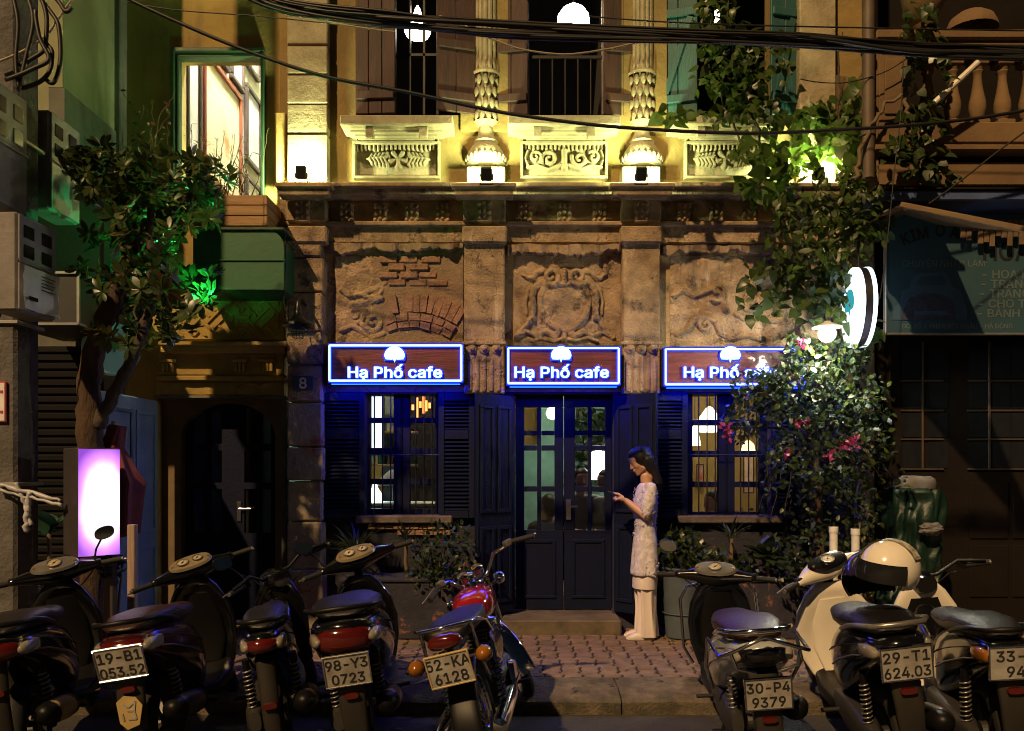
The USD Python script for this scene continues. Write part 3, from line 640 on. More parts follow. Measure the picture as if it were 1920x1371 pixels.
def neon_sign(px0, py0, px1, py1, label, tx):
    Y = FY - .22; t = thing('cafe_sign', label, 'sign', group='neon cafe signs over the ground floor')
    m = MB(); m.pbox(px0, py0, px1, py1, Y, FY - .02 if px0 < 1200 else FY - .02, .012); m.build('case', MT['sign_case'], t)
    MB().pbox(px0 + 3, py0 + 3, px1 - 3, py1 - 3, Y - .006, Y - .0005, .003).build('wooden_board', MT['wood_sign'], t)
    a, b = W(px0 + 5, py1 - 5, Y - .02), W(px1 - 5, py0 + 5, Y - .02); yy = Y - .026
    m = MB(); r = .0075
    for p, q_ in (((a[0], a[2]), (b[0], a[2])), ((b[0], a[2]), (b[0], b[2])), ((b[0], b[2]), (a[0], b[2])), ((a[0], b[2]), (a[0], a[2]))):
        m.tube([(p[0], yy, p[1]), (q_[0], yy, q_[1])], r, 8)
    m.build('neon_border', MT['neon_core'], t)
    hm = MB(); q_ = .0135
    for u0, u1, w0, w1 in ((a[0] - q_, b[0] + q_, b[2] - q_, b[2] + q_), (a[0] - q_, b[0] + q_, a[2] - q_, a[2] + q_), (a[0] - q_, a[0] + q_, a[2] + q_, b[2] - q_), (b[0] - q_, b[0] + q_, a[2] + q_, b[2] - q_)): hm.box(u0, u1, Y - .018, Y - .013, w0, w1)
    hm.build('blue_bloom_plate', MT['neon_halo'], t)  # emissive plates added behind the tubes, imitating a blue bloom
    um = MB(); um.pbox(px0 + 8, py1 + .6, px1 - 8, py1 + 1.8, Y + .03, Y + .08); um.build('added_under_glow', MT['added_blue_glow'], t)  # emitter added under the box to spill blue onto doors and wall
    c = W(tx, 668, Y - .02); m = MB(); emblem((c[0], c[2]), .083, Y - .034, Y - .021, m); m.build('emblem', MT['neon_core'], t); m = MB(); m.prism(Point(c[0], c[2] + .0).buffer(.090).intersection(sbox(c[0] - 1, c[2] - .036, c[0] + 1, c[2] + 1)), Y - .0205, Y - .0165); m.build('emblem_halo', MT['neon_halo'], t)  # the glowing disc behind the emblem imitates bloom as well
    o = W(tx + 1, 707, Y - .016); split_text(t, 'Hạ Phố cafe', .084, o + [0, -.006, -.004], 'neon_core', squeeze=1.18, depth=.012, halo='neon_halo')
neon_sign(613, 643, 870, 719, 'left neon cafe sign above the shuttered window by house number 8', 740)
neon_sign(948, 648, 1165, 724, 'shortest neon cafe sign, above the double door', 1052)
neon_sign(1243, 650, 1512, 726, 'right neon cafe sign partly covered by the flowering bush', 1369)
# round light box on the right
mat('white_acrylic', (.8, .85, .9), .3, emit=((.78, .93, 1.0), 3.2), bump=0)
glow('acrylic_lit', (.72, .90, 1.0), .55); glow('green_lit', (.05, .42, .48), .22); glow('blue_rim', (.35, .6, 1.), 3.)
rc = W(1610, 577, 6.05); R = .296
def round_sign(name, label, c, deg, R, m_face, m_mark, m_rim, arm, cover=None):
    t = thing(name, label, 'sign', c, deg)                 # local: the disc's axis is y
    Mx = rot((1, 0, 0), 90)
    m = MB(); m.lathe([(R - .012, -.055), (R, -.05), (R, .05), (R - .012, .055), (R - .012, -.055)], n=48, M=Mx); m.build('rim', MT[m_rim], t, smooth=40)
    for s in (-1, 1):
        f = MB(); f.lathe([(0.0, 0.012), (R - .02, .006), (R - .014, 0)], n=48, M=(rot((1, 0, 0), 90) if s < 0 else rot((1, 0, 0), -90)))
        f.xf(trimesh.transformations.translation_matrix((0, s * .052, 0))).build('face', MT[m_face], t, smooth=40)
        lp = MB(); lp.lathe([(R - .02, -.018), (R + .003, -.018), (R + .003, .012), (R - .02, .012)], n=48, M=(rot((1, 0, 0), 90) if s < 0 else rot((1, 0, 0), -90))); lp.xf(trimesh.transformations.translation_matrix((0, s * .044, 0))).build('lit_lip', MT[m_face], t, smooth=40)
        e = MB(); emblem((0, .02), R * .42, -.004, .004, e); e.xf(trimesh.transformations.translation_matrix((0, s * .068, 0))).build('emblem', MT[m_mark], t)
    a = MB(); a.tube([(0, 0, R), (0, 0, R + arm)], .012, 8); a.build('hanger', MT['black_metal'], t)
    return t
round_sign('round_light_box', 'glowing round white sign hung at the right end of the cafe', rc, -99, R, 'acrylic_lit', 'green_lit', 'sign_case', .22)
mat('turquoise_disc', (.30, .62, .62), .5, (.25, .55, .56), 3.); mat('leaf_mark', (.05, .30, .04), .5)
round_sign('round_sign', 'unlit turquoise round sign with green emblem behind the left tree', W(209, 655, 6.25), 46, .20, 'turquoise_disc', 'leaf_mark', 'turquoise_disc', .15)
# house number
t = thing('house_number_plate', 'small blue plate with white number 8 on the corner pier', 'sign'); Y = PF - .045
mat('enamel_blue', (.02, .035, .12), .3, coat=.5); mat('white_paint', (.7, .7, .68), .5)
MB().pbox(549, 705, 587, 732, Y, Y + .01, .003).build('plate', MT['enamel_blue'], t)
m = MB(); m.text('8', .085, W(568, 728, Y - .001), .002, True, centre=True); m.build('numeral', MT['white_paint'], t)
# wall lantern with wire cage
t = thing('wall_lantern', 'black cone wall lamp with wire cage, unlit, on the corner pier', 'lamp'); c = W(559, 0, 6.36)[0]; Y = 6.36; z = lambda p: W(0, p, Y)[2]
m = MB(); m.lathe([(.012, z(566)), (.022, z(572)), (.03, z(578)), (.032, z(590)), (.06, z(598)), (.122, z(608)), (.126, z(612)), (.11, z(610)), (.05, z(600)), (.02, z(592))], (c, Y, 0), 28); m.build('shade', MT['black_metal'], t, smooth=40)
m = MB()
for k in range(6):
    a = k * math.pi / 3; m.tube([(c + .05 * math.cos(a), Y + .05 * math.sin(a), z(609)), (c + .055 * math.cos(a), Y + .055 * math.sin(a), z(622)), (c + .04 * math.cos(a), Y + .04 * math.sin(a), z(634))], .003, 5)
for zz, r in ((z(616), .054), (z(624), .055), (z(634), .04)):
    m.tube([(c + r * math.cos(a), Y + r * math.sin(a), zz) for a in np.linspace(0, 2 * np.pi, 17)], .003, 5)
m.build('cage', MT['black_metal'], t, smooth=True)
m = MB(); m.tube([(c, Y, z(568)), (c, Y + .04, z(556)), (c, Y + .14, z(556)), (c, Y + .24, z(562))], .012, 8); m.build('arm', MT['black_metal'], t, smooth=True)
# uplights on the cornice
glow('flood_lens', (.90, 1.0, .44), 430.); glow('flood_lens_strong', (.88, 1.0, .46), 900.)
def flood(px, py, Y, label, grp, lens='flood_lens', tilt=14):
    c = W(px, py, Y); t = thing('floodlight', label, 'floodlight', c, group=grp)
    M = rot((1, 0, 0), tilt)
    m = MB(); m.box(-.045, .045, -.022, .016, -.055, .055, .008); m.xf(M).build('housing', MT['black_metal'], t)
    e = MB(); e.add(np.array([[-.038, .0175, -.046], [.038, .0175, -.046], [.038, .0175, .046], [-.038, .0175, .046]]), np.array([[0, 2, 1], [0, 3, 2]])); e.xf(M).build('lens', MT[lens], t)
    b = MB(); b.tube([(-.05, 0, 0), (-.05, 0, -.085), (.05, 0, -.085), (.05, 0, 0)], .006, 6); b.build('bracket', MT['black_metal'], t)
G_ = 'floodlights standing on the cornice'
flood(565, 324, FY - .22, 'floodlight lighting the blocks of the left corner pier above the cornice', G_, 'flood_lens_strong')
flood(912, 326, FY - .36, 'floodlight in front of the urn between the two red shuttered windows', G_, 'flood_lens', 34)
flood(1202, 326, FY - .36, 'floodlight in front of the urn between the dark and the teal shuttered windows', G_, 'flood_lens', 34)
flood(1534, 326, FY - .30, 'floodlight half hidden in climbing leaves at the right end of the cornice', G_, 'flood_lens_strong')

# ---------------------------------------------------------------- the cafe's rooms
mat('room_ochre', (.50, .36, .13), .85, (.42, .29, .10), 2., .2); mat('room_green', (.20, .42, .36), .8); mat('room_brown', (.30, .20, .12), .85, (.22, .15, .09), 2.); mat('room_white', (.7, .72, .68), .8)
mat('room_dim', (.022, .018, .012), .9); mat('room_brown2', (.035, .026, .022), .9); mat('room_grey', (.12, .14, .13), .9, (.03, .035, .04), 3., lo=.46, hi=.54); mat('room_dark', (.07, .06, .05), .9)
room = part('ground_floor_room', cafe)
MB().box(-2.1, 3.1, 9.6, 9.7, .12, 2.95).build('back_wall', MT['room_ochre'], room)
MB().box(-2.1, 3.1, FY + .29, 9.6, .10, .14).build('floor', MT['room_brown'], room)
MB().box(-2.1, 3.1, FY + .29, 9.6, 2.9, 3.0).build('ceiling', MT['room_ochre'], room)
MB().box(-2.2, -2.1, FY + .29, 9.6, .14, 2.9).build('side_wall', MT['room_green'], room); MB().box(3.1, 3.2, FY + .29, 9.6, .14, 2.9).build('side_wall', MT['room_brown'], room)
MB().box(-.62, -.55, FY + .29, 9.0, .14, 2.9).build('partition', MT['room_dark'], room); MB().box(1.28, 1.34, FY + .29, 9.0, .14, 2.9).build('partition', MT['room_brown'], room)
MB().box(.30, 1.27, 9.1, 9.16, 1.15, 2.9).build('green_screen', MT['room_green'], room)
MB().box(-.54, .30, 9.1, 9.16, .14, 1.75).build('teal_panel', MT['room_green'], room)
upr = part('upper_room', cafe)
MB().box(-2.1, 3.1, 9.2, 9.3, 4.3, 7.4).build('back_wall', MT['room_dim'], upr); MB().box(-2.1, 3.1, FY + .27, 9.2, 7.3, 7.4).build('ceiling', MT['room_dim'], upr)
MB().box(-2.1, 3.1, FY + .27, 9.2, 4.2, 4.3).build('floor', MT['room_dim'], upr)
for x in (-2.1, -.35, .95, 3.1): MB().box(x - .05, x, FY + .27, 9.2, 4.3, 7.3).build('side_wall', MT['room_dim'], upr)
glow('lamp_white', (1., .93, .76), 4.); glow('lamp_cool', (.55, .82, 1.), 2.5); glow('lamp_warm', (1., .66, .25), 1.); glow('filament', (1., .24, .05), 1.2); glow('lamp_pearl', (1., .90, .66), 1.2)
def lamp(name, label, cat, P, prof, m, cord, n=28, grp=None):
    t = thing(name, label, cat, P, group=grp)
    MB().lathe(prof, n=n).build('shade', MT[m], t, smooth=40)
    if cord: MB().tube([(0, 0, max(z for _, z in prof)), (0, 0, cord)], .004, 5).build('cord', MT['iron'], t)
    return t
lamp('bowl_pendant', 'white glass pendant bowl lit in the left upper window', 'lamp', W(783, 58, 6.99), [(.0, -.075), (.05, -.07), (.095, -.045), (.115, -.01), (.118, .015), (.08, .03), (.02, .04), (.012, .13), (.035, .14), (.028, .18), (.006, .22)], 'lamp_white', .9)
lamp('bowl_pendant', 'bell shaped pendant lit in the middle upper window', 'lamp', W(1075, 42, 7.1), [(.0, -.02), (.13, -.018), (.145, .0), (.14, .05), (.10, .11), (.05, .145), (.02, .16)], 'lamp_white', .8)
lamp('bulb_lamp', 'bare lit bulbs seen through the vine in the right upper window', 'lamp', W(1346, 40, 7.1), [(0, -.03), (.03, -.02), (.035, 0), (.02, .03), (.012, .05), (.03, .06), (.03, .09), (0, .1)], 'lamp_pearl', .8, 14)
t = thing('filament_chandelier', 'cluster of orange glowing filament tubes behind the left window', 'lamp', W(788, 765, 7.5))
for k, (dx, zb, L) in enumerate(((-.07, -.02, .05), (-.035, -.12, .22), (0, 0, .06), (.03, -.05, .16), (.055, -.03, .10), (.085, 0, .05))):
    MB().tube([(dx, .03 * (k % 2), zb), (dx, .03 * (k % 2), zb + L)], .012, 8).build('filament_tube', MT['filament'], t); MB().tube([(dx, .03 * (k % 2), zb + L), (dx, .03 * (k % 2), .9)], .003, 5).build('cord', MT['iron'], t)
lamp('globe_lamp', 'round glass globe lamp seen through the left door leaf', 'lamp', W(1036, 775, 8.2), [(.0, -.07), (.05, -.05), (.07, 0), (.05, .05), (.0, .07)], 'lamp_pearl', .9)
lamp('cone_pendant', 'white cone pendant glowing behind the right window', 'lamp', W(1330, 800, 8.0), [(.0, -.06), (.16, -.05), (.165, .0), (.03, .19), (.012, .2)], 'lamp_pearl', 1.0)
lamp('paper_lantern', 'slim tapering paper lantern at the left edge of the right window', 'lamp', W(1303, 818, 8.4), [(.0, -.1), (.06, -.1), (.035, .1), (.0, .1)], 'lamp_pearl', .8)
lamp('cone_pendant', 'small yellow pendant at the right of the right window', 'lamp', W(1403, 842, 8.6), [(.0, -.05), (.08, -.05), (.06, .05), (.02, .09)], 'lamp_warm', 1.0)
t = lamp('table_lamp', 'blinding white lamp seen through the right door leaf', 'lamp', W(1122, 872, 8.4), [(.0, -.16), (.10, -.15), (.115, 0), (.09, .13), (.0, .16)], 'lamp_white', 0)
glow('lit_surface_glow', (.85, .97, 1.), .5); glow('added_ceiling_glow', (1., .84, .55), 7.)  # emission for the stand-in sheet and the added ceiling panels
MB().box(W(762, 0, 9.)[0], W(846, 0, 9.)[0], 9., 9.06, .14, 2.9).build('dark_panelling', MT['room_brown2'], room); MB().box(W(718, 0, 8.6)[0], W(762, 0, 8.6)[0], 8.6, 8.64, .14, 2.9).build('green_panelling', MT['room_grey'], room)
t = thing('lit_surface_sheet', 'tall white glowing sheet standing in for a lit surface behind the left window', 'glowing sheet'); MB().box(*[W(690, 845, 8.2)[0], W(716, 845, 8.2)[0]], 8.2, 8.26, W(0, 842, 8.2)[2], W(0, 738, 8.2)[2], .006).build('panel', MT['lit_surface_glow'], t); MB().box(*[W(687, 845, 8.2)[0], W(719, 845, 8.2)[0]], 8.262, 8.29, W(0, 846, 8.2)[2], W(0, 732, 8.2)[2], .006).build('frame', MT['iron'], t)  # brightness of a lit surface put into emission, no lamp here
for x0, x1, nm in ((-1.7, -.9, 'above the counter'), (.1, .7, 'behind the double door'), (1.7, 2.4, 'above the right hand room')):
    t = thing('unseen_ceiling_light', f'flat warm ceiling light added out of view {nm} in the ground floor', 'ceiling light'); MB().box(x0, x1, 8.2, 8.5, 2.87, 2.899).build('diffuser', MT['added_ceiling_glow'], t)  # emitters added out of view to brighten the rooms
# things inside: counter, umbrella lamp, pictures, plants
glow('lamp_teal', (.25, .75, 1.), 1.6)
t = lamp('glass_lamp', 'blue white glass lamp glowing on the counter in the left window', 'lamp', W(703, 925, 7.8), [(.0, -.1), (.07, -.1), (.075, -.02), (.03, .05), (.012, .12)], 'lamp_cool', 0)
t = thing('counter', 'cafe counter behind the left window', 'counter'); MB().box(-1.75, -.75, 7.5, 8.0, .14, 1.12, .02).build('body', MT['room_dark'], t); MB().box(-1.78, -.72, 7.47, 8.03, 1.121, 1.15, .01).build('top', MT['room_white'], t)
t = thing('striped_lampshade', 'pale striped shade on the counter in the left window', 'lamp', W(738, 900, 7.7)); 
MB().lathe([(.03, .10), (.12, .02), (.15, -.05), (.148, -.055), (.0, -.05)]).build('shade', MT['room_white'], t, smooth=40); MB().tube([(0, 0, -.05), (0, 0, -.2)], .012).build('stem', MT['iron'], t)
mat('paint_red', (.5, .09, .04), .6, (.7, .5, .4), 6.); mat('paint_mix', (.75, .7, .6), .6, (.55, .2, .12), 5.); mat('frame_dark', (.05, .03, .02), .5); mat('picture_paper', (.75, .74, .62), .7, (.55, .6, .45), 4.); mat('picture_red', (.72, .70, .42), .7, (.55, .26, .08), 2.2, lo=.34, hi=.46)
def picture(label, px0, py0, px1, py1, Y, m):
    t = thing('wall_picture', label, 'picture'); MB().pbox(px0, py0, px1, py1, Y, Y + .02, .004).build('frame', MT['frame_dark'], t); MB().pbox(px0 + 2, py0 + 2, px1 - 2, py1 - 2, Y - .004, Y - .0005).build('canvas', MT[m], t)
picture('tall pink and white abstract picture in the right window', 1394, 855, 1414, 925, 8.9, 'paint_mix')
picture('small dark picture on the yellow wall behind the right window', 1306, 870, 1320, 905, 9.5, 'paint_red')
m_chair = MT['room_white']
# ---------------------------------------------------------------- yellow house on the left
yh = thing('yellow_house', 'mustard yellow house with green upper window and arched glass door', 'building')
wall = rect(224, -300, 526, 1200).difference(rect(322, 90, 492, 366)).difference(rect(292, 744, 530, 1176))
MB().prism(wall, FY + .03, FY + .3).build('wall', MT['yellow_wall'], yh)
MB().pbox(516, 210, 536, 341, FY - .07, FY + .03, .01).build('scroll_edge', MT['yellow_wall'], yh)
MB().pbox(212, -100, 226, 366, FY - .08, FY + .2, .01).build('corner_strip', MT['grey_plaster'], yh)
w = part('window', yh); m = MB(); Y = FY
m.pbox(319, 88, 494, 96, Y - .03, Y + .12, .005); m.pbox(326, 96.3, 490, 106, Y - .005, Y + .1, .005)
m.pbox(319, 96.3, 326, 366, Y - .03, Y + .12, .005); m.pbox(488, 96.3, 494, 366, Y - .03, Y + .12, .005); m.pbox(326.3, 106.3, 332, 366, Y - .004, Y + .1, .004)
m.build('frame', MT['green_paint'], w)
MB().tube([W(334, 106, Y), W(334, 300, Y)], .009, 8).build('rail', MT['green_paint'], w)
# lit gallery room behind that window
rm = part('gallery_room', yh); xw = W(339, 0, FY + .3)[0]; glow('gallery_light', (1., .97, .82), 260.)
mat('gallery_wall', (.66, .66, .50), .8, (.6, .6, .42), 2.)
MB().box(xw - .1, xw, FY + .3, 10.4, 3.6, 7.4).build('side_wall', MT['gallery_wall'], rm); MB().box(xw, -.9, 10.4, 10.5, 3.6, 7.4).build('back_wall', MT['gallery_wall'], rm)
MB().box(xw, -.9, FY + .31, 10.4, 7.4, 7.5).build('ceiling', MT['gallery_wall'], rm); MB().box(-2.0, -1.95, FY + .31, 10.4, 3.6, 7.4).build('side_wall', MT['gallery_wall'], rm); MB().box(xw, -2.0, FY + .31, 10.4, 3.5, 3.6).build('floor', MT['room_brown'], rm)
t = thing('unseen_ceiling_light', 'white ceiling light of the picture room behind the green window', 'ceiling light'); MB().box(-2.7, -2.3, 7.6, 8.0, 7.33, 7.395).build('diffuser', MT['gallery_light'], t)
def side_picture(label, y0, y1, z0, z1, m, fr='frame_dark'):
    t = thing('framed_picture', label, 'picture', group='pictures on the lit wall behind the green window')
    q_ = .05; f = MB()
    for a in ((y0, y1, z0, z0 + q_), (y0, y1, z1 - q_, z1), (y0, y0 + q_, z0 + q_, z1 - q_), (y1 - q_, y1, z0 + q_, z1 - q_)): f.box(xw + .001, xw + .05, a[0] + .001, a[1] - .001, a[2] + .001, a[3] - .001, .008)
    f.build('frame', MT[fr], t); MB().box(xw + .002, xw + .025, y0 + q_, y1 - q_, z0 + q_, z1 - q_).build('canvas', MT[m], t)
mat('frame_red', (.28, .07, .03), .5)
def sy(px): return xw * F / (px - HX)
def sz(px, py): return CZ + (HY - py) * sy(px) / F
side_picture('tall pale picture nearest the green window frame', FY + .34, sy(371), 4.02, 5.75, 'picture_paper')
side_picture('large red framed orange and yellow picture behind the green window', sy(375), sy(447), 4.25, 5.45, 'picture_red', 'frame_red')
side_picture('white picture hung above the red framed one', sy(375), sy(424), 5.52, 6.6, 'room_white')
side_picture('pale upper picture beside the white one behind the green window', sy(428), sy(452), 5.52, 6.7, 'picture_paper')
side_picture('yellow picture in the upper right behind the green window', sy(456), sy(481), 5.9, 6.9, 'picture_red')
side_picture('square white picture at the right behind the green window', sy(456), sy(484), 4.85, 5.7, 'room_white')
side_picture('lower pale picture at the right behind the green window', sy(456), sy(484), 3.9, 4.7, 'picture_paper')
# projecting green fascia box with timber planter
cnp = part('green_canopy', yh); Y0 = 6.30; a, b = W(362, 543, Y0), W(532, 432, Y0)
out = Polygon([(a[0], a[2]), (b[0], a[2]), (b[0], b[2] - .13)] + [(b[0] - .13 + .13 * math.cos(t), b[2] - .13 + .13 * math.sin(t)) for t in np.linspace(0, math.pi / 2, 8)] + [(a[0], b[2])])
MB().prism(out, Y0, FY + .03).build('fascia', MT['green_sheet'], cnp, smooth=30)
MB().pbox(362, 486, 534, 489, Y0 - .012, Y0 - .0005, .003).build('seam', MT['green_sheet'], cnp)
MB().pbox(360, 425, 533, 431.5, Y0 - .02, FY + .03, .006).build('drip_edge', MT['green_paint'], cnp)
t = thing('planter_box', 'long wooden planter on the green canopy under the window', 'planter'); Yp = 6.33
for k in range(3): MB().pbox(352, 366 + k * 19.5, 495, 384.5 + k * 19.5, Yp, Yp + .025, .004).build('plank', MT['pale_wood'], t)
a = W(495, 424, Yp); b = W(495, 366, Yp)
for k in range(3): MB().box(a[0], a[0] + .024, Yp + .001, FY - .0, a[2] + k * .084 + .002, a[2] + k * .084 + .082, .004).build('plank', MT['pale_wood'], t)
mat('soil', (.05, .035, .025), .95)
MB().box(W(354, 0, Yp)[0], a[0], Yp + .026, FY, b[2] - .06, b[2] - .03).build('soil', MT['soil'], t)
# carved fret panel, ledge, frieze, door surround
fr = part('fret_panel', yh); Yb = FY + .026; MB().pbox(330, 546, 534, 638, Yb - .05, Yb, .01).build('ground', MT['yellow_wall'], fr)
m = MB(); win = rect(342, 556, 524, 630, Yb - .05)
x0, z0, x1, z1 = win.bounds; s = .055; bars = []
for i_ in range(-12, 18):
    for j_ in range(-12, 18):
        cx0, cz0 = x0 + (i_ - j_) * s * .9, z0 + (i_ + j_) * s * .9
        if not (x0 - .2 < cx0 < x1 + .2 and z0 - .2 < cz0 < z1 + .2): continue
        d = 1 if (i_ // 2 + j_ // 2) % 2 else -1
        bars.append(affinity.rotate(sbox(cx0 - s * .95, cz0 - s * .17, cx0 + s * .95, cz0 + s * .17), 45 * d))
fretp = unary_union(bars).intersection(win)
fretp = fretp.difference(rect(438, 590, 470, 618, Yb - .05))
m.prism(fretp, Yb - .066, Yb - .051).build('fretwork', MT['yellow_wall'], fr)
m = MB(); m.pbox(440, 592, 468, 598, Yb - .07, Yb - .051, .003).pbox(440, 598.3, 446, 612, Yb - .07, Yb - .051, .003).pbox(446.3, 606, 468, 612, Yb - .07, Yb - .051, .003); m.build('emblem', MT['yellow_wall'], fr)
for nm, p0, py0, p1, py1, pr in (('ledge', 296, 640, 536, 648, .22), ('ledge', 300, 648.4, 534, 662, .15), ('frieze', 292, 662.4, 532, 704, .05), ('string_course', 292, 704.4, 534, 714, .10), ('lintel_panel', 292, 714.4, 532, 743, .04)):
    MB().pbox(p0, py0, p1, py1, Yb - pr, Yb + .1, .008).build(nm, MT['yellow_wall'], yh)
for x in (312, 448, 500): 
    m = MB()
    for k in range(3): m.pbox(x - 10 + k * 7.4, 680, x - 4 + k * 7.4, 697, Yb - .09, Yb - .051, .006)
    m.pbox(x - 14, 672, x + 14, 679.5, Yb - .1, Yb - .051, .005); m.build('dentil_block', MT['yellow_wall'], yh)
ds = [( [(440, 740), (446, 730), (458, 722), (480, 720), (490, 726), (500, 720), (512, 718)], (3, 5), .02)]
relief('snake_relief', 300, 716, 528, 742, ds, Yb - .042, 1.5, seed=22, mname='yellow_wall')
# arched glass door
dy = FY + .12; o = rect(292, 745, 531, 1176, dy); a = W(340, 0, dy)[0]; b = W(516, 0, dy)[0]; zs = W(0, 820, dy)[2]; zt = W(0, 756, dy)[2]
arch = Polygon([(a, .1), (b, .1), (b, zs)] + [((a + b) / 2 + (b - a) / 2 * math.cos(t), zs + (zt - zs) * math.sin(t)) for t in np.linspace(0, math.pi, 24)] + [(a, zs)])
mat('door_surround', (.16, .11, .055), .85, (.11, .08, .04), 4.)
MB().prism(o.difference(arch), dy, dy + .16).build('arch_surround', MT['door_surround'], yh)
m = MB(); m.pbox(289, 742, 536, 747, FY - .04, FY + .06, .004); m.pbox(528, 747.3, 536, 1176, FY - .04, FY + .06, .004); m.build('door_trim', MT['grey_plaster'], yh)
gd = part('arched_door', yh); dY = dy + .08; leafs = MB(); inner = arch
pn = [rect(x0, y0, x1, y1, dY) for x0, x1 in ((360, 384), (393, 416), (458, 482), (490, 508)) for y0, y1 in ((765, 832), (845, 905), (917, 1000))]
g_ = arch
for k in pn: g_ = g_.difference(k)
MB().prism(g_, dY, dY + .045).build('leaf', MT['blue_paint'], gd)
for k in pn:
    k = k.intersection(arch.buffer(-.01))
    if not k.is_empty: MB().prism(k, dY + .02, dY + .025).build('pane', MT['pane'], gd)
m = MB(); m.pbox(444, 941, 452, 953, dY - .012, dY - .001, .003).pbox(444, 956, 452, 978, dY - .012, dY - .001, .003); m.tube([W(448, 954, dY - .03), W(470, 954, dY - .03)], .007, 8); m.build('handle', MT['steel'], gd)
hallway = part('hallway', yh)
MB().box(-3.3, -1.95, 9.2, 9.3, .1, 3.2).build('back_wall', MT['room_brown'], hallway); MB().box(-3.35, -3.3, FY + .31, 9.2, .1, 3.2).build('side_wall', MT['room_brown'], hallway); MB().box(-3.3, -1.95, FY + .31, 9.2, 3.2, 3.25).build('ceiling', MT['room_brown'], hallway); MB().box(-3.3, -1.95, FY + .31, 9.2, .06, .12).build('floor', MT['room_brown'], hallway)
# ---------------------------------------------------------------- far left: shop with balcony and roller shutter
gh = thing('balcony_house', 'grey house at the left edge with balcony side wall and roller shutter', 'building')
xs_ = -3.33
def sidepoly(pts):                                        # outline given in photo pixels on the plane x = xs_
    return [(xs_ * F / (px - HX), CZ + (HY - py) * (xs_ * F / (px - HX)) / F) for px, py in pts]
def slab_x(poly, x0, x1, m, nm, par):
    g = Polygon(poly).buffer(0); t_ = trimesh.creation.extrude_polygon(g, x1 - x0, engine='earcut'); v = np.array(t_.vertices)
    return MB().add(np.c_[x0 + v[:, 2], v[:, 0], v[:, 1]], t_.faces).build(nm, MT[m], par)
Yn, Yf = 5.9, 6.74
slab_x([(Yn, 4.30), (Yf, 4.30), (Yf, 6.6), (Yn, 6.6)], xs_ - .10, xs_, 'white_plaster', 'balcony_parapet', gh)
slab_x([(Yn, 3.86), (Yf, 3.86), (Yf, 4.296), (Yn, 4.296)], xs_ - .10, xs_ + .015, 'grey_plaster', 'balcony_beam', gh)
MB().box(xs_ - 1.6, xs_ + .014, Yn - .01, Yf, 3.80, 3.856).build('balcony_slab', MT['grey_plaster'], gh)
MB().box(xs_ - 1.6, xs_ - .101, Yn, Yn + .1, 3.858, 6.6).build('balcony_parapet', MT['white_plaster'], gh)
MB().box(-6.5, -3.46, FY + .04, FY + .3, .1, 7.5).build('wall', MT['grey_plaster'], gh)
MB().box(-3.458, -3.30, FY - .02, FY + .3, .1, 3.8, .01).build('corner_pier', MT['grey_plaster'], gh)
rs = part('roller_shutter', gh)
for k in range(34):
    z = .13 + k * .07; MB().box(-4.5, -3.47, FY - .06, FY + .03, z + .004, z + .066, .014).build('slat', MT['roller'], rs)
mat('box_dark', (.03, .032, .035), .45)
t = thing('box_sign', 'dark unlit box sign with aluminium frame above the roller shutter', 'sign'); a, b = W(80, 608, 5.9), W(146, 512, 5.9)
MB().box(a[0] - .3, b[0], 5.9, 6.7, a[2], b[2], .004).build('case', MT['box_dark'], t)
m = MB()
for p, q_ in (((a[0] - .3, 5.89, a[2]), (b[0] + .01, 5.89, a[2])), ((a[0] - .3, 5.89, b[2]), (b[0] + .01, 5.89, b[2])), ((b[0] + .01, 5.89, a[2]), (b[0] + .01, 5.89, b[2])), ((b[0] + .01, 5.89, b[2]), (b[0] + .01, 6.7, b[2])), ((b[0] + .01, 5.89, a[2]), (b[0] + .01, 6.7, a[2]))): m.bar(p, q_, .018, .018)
mat('alu', (.4, .42, .42), .4, metal=.8)
m.build('frame', MT['alu'], t)
# leaning panelled blue-grey door leaf
mat('bluegrey_door', (.20, .28, .36), .6, (.14, .20, .26), 3., .2)
t = thing('panelled_door', 'blue grey panelled door leaf standing open beside the tree trunk', 'door'); h0, h1 = W(292, 1060, 6.70), W(176, 1080, 5.75); L = math.hypot(h1[0] - h0[0], h1[1] - h0[1]); M = trimesh.transformations.translation_matrix((h0[0], h0[1], 0)) @ rot((0, 0, 1), math.degrees(math.atan2(h1[1] - h0[1], h1[0] - h0[0])))
zt = W(0, 752, 6.7)[2]
MB().box(0, L, -.02, .02, .14, zt, .006).xf(M).build('leaf', MT['bluegrey_door'], t)
for q0, q1 in ((.05, .40), (.46, .94)):
    for z0, z1 in ((.25, .85), (.95, zt - .1)):
        m = MB(); 
        for sg in (-1, 1):
            y0, y1 = sorted((sg * .021, sg * .032))
            m.box(L * q0, L * q1, y0, y1, z0, z0 + .035, .004); m.box(L * q0, L * q1, y0, y1, z1 - .035, z1, .004); m.box(L * q0, L * q0 + .035, y0 + .0005, y1 - .0005, z0 + .035, z1 - .035, .004); m.box(L * q1 - .035, L * q1, y0 + .0005, y1 - .0005, z0 + .035, z1 - .035, .004)
        m.xf(M).build('moulding', MT['bluegrey_door'], t)
